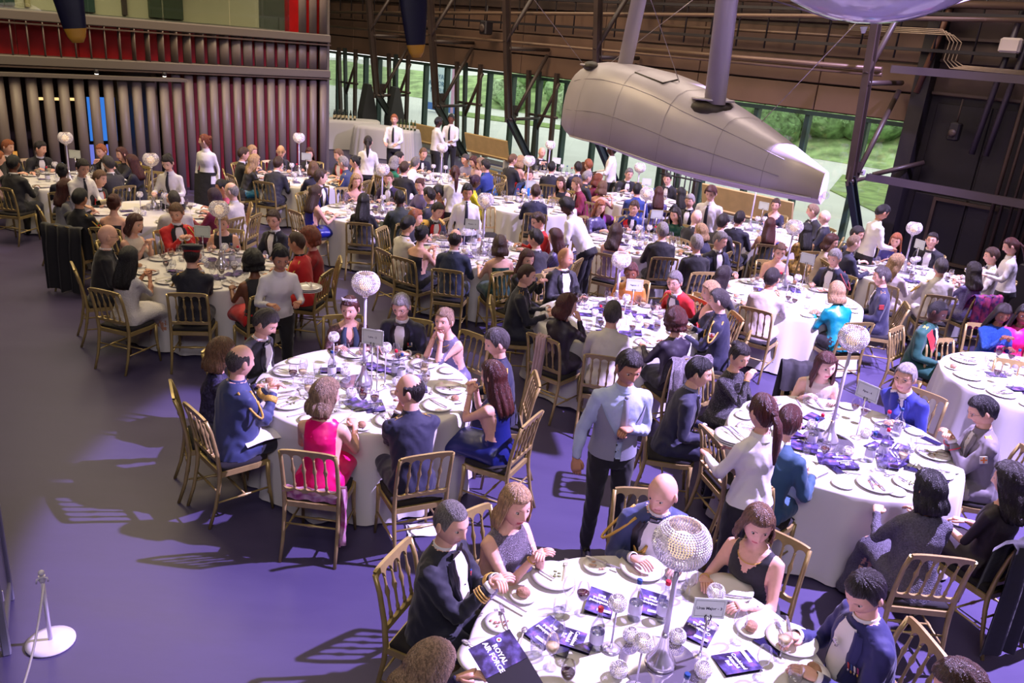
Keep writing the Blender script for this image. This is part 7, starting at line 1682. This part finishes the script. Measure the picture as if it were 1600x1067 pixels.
# ---- table B (the nearest), laid out item by item
def GP(x, y, z=ZC): return G(x, y, z)
phB = 'nearest table'
for k, (px, py, nm) in enumerate(((866, 903, 'in front of the sequinned dress'), (1002, 890, 'in front of the grey-blue mess dress'), (1236, 1003, 'in front of the gold-edged uniform'), (1139, 922, 'in front of the black V-neck dress'), (757, 1030, 'half hidden below the dark programme'))):
    o = lay(PLATE, 'dinner_plate', GP(px, py), .3 * k, 'white dinner plate ' + nm, 'plate', 'dinner plates, ' + phB)
    if k in (0, 4): ob('food_scraps', FOODM[1], o)
for k, (px, py, nm) in enumerate(((931, 886, 'with scraps, left of the grey-blue mess dress'), (1054, 897, 'with scraps, under the crystal globe'), (780, 975, 'with crumbs, in front of the naval cuff rings'), (817, 932, 'holding a roll, by the naval cuff rings'), (1172, 985, 'holding a roll, right of the sign'), (1270, 1052, 'holding a roll at the bottom edge'))):
    o = lay(SPLATE, 'side_plate', GP(px, py), .3 * k, 'small side plate ' + nm, 'plate', 'side plates, ' + phB)
    if k < 3: ob('food_scraps', FOODM[k % 3], o)
    else:
        q = ob('bread_roll', ROLL_, None, Vector(o.location) + Vector((0, 0, .004)), (0, 0, k)); q.scale = (1.15, 1.15, 1.15); tag(q, ['round bread roll by the naval cuff rings', 'round bread roll right of the Ursa Major sign', 'round bread roll at the bottom edge'][k - 3], 'bread', 'bread rolls, ' + phB)
for k, (px, py, kd, fl_, nm) in enumerate(((907, 958, 'wine', 'red', 'glass of red wine by the sequinned dress booklet'), (883, 1085, 'wine', 'red', 'glass of red wine cut by the bottom edge'), (859, 1043, 'wine', 'white', 'glass of white wine in front of the open programme'), (868, 1020, 'wine', None, 'empty stemmed glass behind the white wine'),
    (838, 1022, 'tumbler', 'water', 'stemless water glass left of the white wine'), (885, 950, 'wine', None, 'empty stemmed glass in front of the naval sleeve'), (873, 962, 'tumbler', 'water', 'low water tumbler by the empty stemmed glass'), (1150, 1003, 'wine', None, 'large empty wine glass right of the sign'), (1218, 1030, 'wine', 'white', 'glass with a little white wine over the right plate'),
    (1186, 1060, 'wine', None, 'empty stemmed glass over the right booklet'), (1240, 1068, 'tumbler', 'water', 'tumbler with pale drink at the bottom right'), (1062, 925, 'tumbler', 'water', 'low tumbler behind the crystal pole'), (1075, 935, 'wine', None, 'empty stemmed glass right of the crystal pole'), (1040, 915, 'tumbler', None, 'empty tumbler left of the crystal pole'))):
    glass(GP(px, py), kd, fl_, nm, 'glasses, ' + phB)
for (px, py), cp, nm in (((930, 1012), 'red', 'red-capped water bottle in the middle of the nearest table'), ((1034, 968), 'red', 'red-capped water bottle behind the crystal pole'), ((990, 966), 'blue', 'blue-capped water bottle behind the crystal cup'), ((1061, 1120), 'blue', 'blue-capped water bottle cut by the bottom edge')):
    bottle(GP(px, py), cp, nm)
stemcup(GP(954, 1014), .285, 'crystal cup on stem left of the middle, nearest table'); stemcup(GP(993, 1075), .27, 'crystal cup on stem at the bottom middle, nearest table'); stemcup(GP(1108, 978), .22, 'crystal cup on stem behind the Ursa Major sign')
for (px, py), nm in (((985, 1002), 'crystal votive ball between the two stemmed cups'), ((965, 1056), 'crystal votive ball at left of the mirror disc'), ((1057, 1004), 'crystal votive ball right of the crystal pole'), ((1097, 1056), 'crystal votive ball at right of the mirror disc')):
    crystalball(GP(px, py), nm)
for k, (px, py, a, nm) in enumerate(((938, 944, 2.9, 'standing slightly open by the red wine'), (855, 990, 2.4, 'under the empty stemmed glass'), (895, 1000, -1.9, 'beside the red-capped bottle, title up'), (1018, 945, 2.9, 'behind the middle red-capped bottle'), (1093, 986, -.5 + pi, 'below the Ursa Major sign'), (1151, 1037, -1.25, 'at lower right, title up'))):
    booklet(GP(px, py), a, 'galaxy-print booklet ' + nm, True, ZC, .02 if k in (0, 4) else .012)
for k, (px, py, a, m_, nm) in enumerate(((845, 893, .9, KNIFE, 'knife across the sequinned dress plate'), (883, 890, -.1, FORK, 'fork on the sequinned dress plate'), (800, 944, .95, KNIFE, 'knife beside the left bread roll'), (788, 965, .25, FORK, 'fork on the crumb plate at left'), (815, 998, -.2, SPOON, 'spoon left of the water glass'), (945, 880, 1.1, KNIFE, 'knife on the scrap plate at the top'),
    (988, 884, .5, FORK, 'fork on the mess-dress plate'), (1148, 932, 1.5, KNIFE, 'knife by the gold bracelets'), (1158, 944, 1.45, FORK, 'fork by the gold bracelets'), (1222, 988, .1, FORK, 'fork standing out of the right plate'), (1234, 985, -.15, KNIFE, 'knife on the right plate'), (745, 1012, 1.1, SPOON, 'spoon at the left table edge'))):
    o = ob(m_.name, m_, None, GP(px, py, ZC + .02), (0, 0, a)); tag(o, nm, 'cutlery', 'cutlery, ' + phB)
phone(GP(1200, 1010), .8, 'grey phone beside the right plate, nearest table'); phone(GP(880, 1012), -.3, 'dark phone under the glasses, nearest table')
# the open programme held at lower left
P0, P1, P2 = G(793, 979, 1.03), G(822, 1023, .99), G(734, 1018, .99); X_ = (P1 - P0).normalized(); U_ = (P0 - P2); U_ = (U_ - X_ * U_.dot(X_)).normalized(); N_ = X_.cross(U_)
r = empty('open_programme', (0, 0, 0)); Rm = Matrix((X_, U_, N_)).transposed().to_4x4(); w1, h1 = (P1 - P0).length, (P0 - P2).length; Rm.translation = (P1 + P2) / 2; r.matrix_world = Rm
mb = MB(); mb.box((0, 0, 0), (w1, h1, .002)); cv = mb.build('cover_page', GAL, r)
mb = MB(); mb.box((w1 * .98, 0, -.012), (w1 * .98, h1, .002), Matrix.Rotation(.12, 3, 'Y')); pg = mb.build('inner_page', BK, r)
text('ROYAL\nAIR FORCE', .034, WHT, cv, (.008, -.012, .0014), (0, 0, 0), .0003, bold=.0012)
for rr, m_, z in ((.017, mat('roundel_blue', (24, 34, 100)), .0013), (.012, WHT, .0018), (.006, mat('roundel_red', (180, 40, 36)), .0023)):
    mb = MB(); mb.lathe([(rr, 0), (rr, .0004)], 20, (-.056, .038, z)); mb.build('roundel_ring', m_, cv)
for q in range(7): text(['19.00', '19.30', '19.40', '19.50', '21.00', '21.45', '22.00'][q] + '   ' + ['Guests arrive', 'Reception', 'Fanfare', 'Dinner', 'Speeches', 'Coffee', 'Music'][q], .0115, WHT, pg, (w1 * .56, h1 * .36 - q * .022, -.004), (0, .12, 0), .0002, align='LEFT')
tag(r, 'open dark programme reading Royal Air Force, held at lower left', 'programme')
# plates carried by the waitresses
for (px, py), z, nm in (((1145, 690), 1.12, 'stack of plates carried by the long-ponytail waitress'), ((482, 455), 1.06, 'stack of plates carried by the waitress leaning over'), ((1522, 428), 1.0, 'plate carried by the waitress at the right edge')):
    r = empty('carried_plates', G(px, py, z))
    for q in range(3): ob('plate', PLATE, r, (0, 0, q * .016), (0, 0, q))
    ob('fork', FORK, r, (.0, .01, .062), (0, 0, .6)); ob('knife', KNIFE, r, (.03, 0, .062), (0, 0, .3)); tag(r, nm, 'plates', 'stacks of carried plates')
o = ob('wine_bottle', wb1, None, G(151, 318, 1.02), (0, radians(75), .3)); ob('wine_label', wlab, o); tag(o, 'dark wine bottle poured by the leaning waitress', 'bottle')
o = ob('wine_bottle', wb1, None, G(612, 216, 1.05), (.4, .3, 0)); ob('wine_label', wlab, o); tag(o, 'dark wine bottle held by the waiter at the bar', 'bottle')
phone(G(1455, 690, .98), .6, 'phone held by the grey-brown uniform', z=.98)
# garments and bags
def drape(c, col, lab, long=.5, width=.46, cat='garment', nm='draped_shawl', hang=.0, seed=0):
    """cloth folded over the top rail of a chair, hanging front and back"""
    mb = MB(); rows = []; r_ = random.Random(seed); ph = r_.uniform(0, 6); prof = [(-.14, .905 - long * .5), (-.165, .80), (-.225, .89), (-.268, .925), (-.31, .90), (-.315, .75), (-.33, .60), (-.34, .905 - long)]
    for i, (y, z) in enumerate(prof): rows.append([Vector((-width / 2 + width * j / 20, y + .012 * sin(j * 1.1 + ph + i * .3) * (1 + i * .3), z + .02 * sin(j * .7 + ph) * (i in (0, len(prof) - 1)))) for j in range(21)])
    rows2 = [[p + Vector((0, .006, -.004)) for p in row] for row in rows]
    mb.grid(rows); mb.grid([list(reversed(q)) for q in rows2]); o = mb.build(nm, col, None, c.location, c.rotation_euler); return tag(o, lab, cat)
drape(CHAIR_OF[('D', 1055)], mat('silver_knit', (140, 132, 140), rough=.35, metal=.3, var=.4, vscale=120, bump=.8, bscale=160), 'silver sparkly shawl over the chair of the auburn curls', .62)
drape(CHAIR_OF[('C', 1578)], fabric('black_coat', (20, 18, 24)), 'black coat hanging from the chair at right', .82, .56, nm='hanging_coat')
drape(CHAIR_OF[('O', 125)], fabric('black_coat', (20, 18, 24)), 'black coat hanging from the chair of the tricolour-badge uniform', .85, .6, nm='hanging_coat')
drape(CHAIR_OF[('C', 1290)], fabric('black_coat', (20, 18, 24)), 'black coat over the chair of the cream halter top', .5, .5, nm='hanging_coat')
drape(CHAIR_OF[('G', 1521)], mat('pink_flower_print', (200, 70, 130), rough=.6, col2=(60, 40, 110), vscale=14), 'pink flowered shawl over a chair at right', .45)
drape(CHAIR_OF[('D', 886)], fabric('blush_scarf', (190, 160, 160)), 'blush scarf knotted on the chair of the sheer blouse', .4, .12)
c = CHAIR_OF[('A', 508)]
mb = MB(); FLW = mat('pink_floral_scarf', (206, 170, 186), rough=.6, col2=(150, 60, 110), vscale=12)
mb.grid([[Vector((-.2 + .4 * j / 14, -.19 + .012 * sin(j * 1.4) - .03 * (i == 2), .47 + .035 * i)) for j in range(15)] for i in range(4)])
mb.grid([[Vector((.215 + .03 * sin(j * 1.2 + i * .4), -.20 + .05 * j / 6, .60 - .06 * i)) for j in range(7)] for i in range(9)])
tag(mb.build('floral_scarf', FLW, None, c.location, c.rotation_euler), 'pale pink floral scarf tied through the hot pink guest\'s chair', 'scarf')
r = empty('handbag', G(1436, 950, .0)); mb = MB(); mb.prism([(-.13, 0), (.13, 0), (.11, .2), (-.11, .2)], -.05, .05, T=Matrix(((1, 0, 0, 0), (0, 0, 1, 0), (0, 1, 0, 0), (0, 0, 0, 1)))); mb.build('body', mat('ivory_leather', (200, 190, 186), rough=.4), r)
for s_ in (-1, 1): mb = MB(); mb.tube([(-.07, .04 * s_, .19), (-.06, .04 * s_, .30), (0, .04 * s_, .35), (.06, .04 * s_, .30), (.07, .04 * s_, .19)], .009, 7); mb.build('handle', mat('ivory_leather', (200, 190, 186)), r)
r.rotation_euler = (0, 0, .5); tag(r, 'ivory handbag on the floor beside the seersucker dress', 'handbag')
r = empty('clutch_bag', G(555, 421, 0), .3); mb = MB(); mb.box((0, 0, .07), (.24, .09, .13), Matrix.Rotation(.35, 3, 'X'), bev=.02); mb.build('body', mat('lilac_leather', (170, 156, 170)), r); mb = MB(); mb.box((0, -.055, .10), (.23, .02, .07), Matrix.Rotation(.5, 3, 'X'), bev=.005); mb.build('flap', mat('lilac_leather', (170, 156, 170)), r); tag(r, 'pale clutch bag on the floor by the swirl-print skirt', 'bag')
mb = MB(); mb.grid([[Vector((-.12 + .24 * j / 6, -.09 + .18 * i / 5, .012 + .008 * sin(i * 2 + j))) for j in range(7)] for i in range(6)]); tag(mb.build('dropped_napkin', WSH, None, G(660, 829, 0), (0, 0, .3)), 'white napkin dropped on the floor behind the naval dress', 'napkin')
# chairs standing empty
for px, py, fc, lab in ((1466, 660, 200, 'empty gold chair at the left of the right-edge table'), (1556, 700, 160, 'empty gold chair behind the grey-brown uniform'), (854, 385, 150, 'empty gold chair behind the scarlet spectacled guest'), (758, 408, 200, 'empty gold chair seen behind the bare-backed green dress'),
                        (198, 328, 170, 'empty gold chair beside the dark-tied waitress, left'), (238, 350, 180, 'empty gold chair in front of the dark-tied waitress'), (622, 320, 0, 'empty gold chair behind the black dinner jacket, far table'), (985, 350, 180, 'empty gold chair with its back to the blue tunic'), (1130, 830, -75, 'gold chair beside the long-ponytail waitress')):
    g = G(px, py, 0); place_chair(g.x, g.y, radians(fc), lab, 'gold spindle-back banquet chairs')
fl['label'] = 'large pale riveted aircraft float hanging nose-left over the tables'; fl['category'] = 'float'
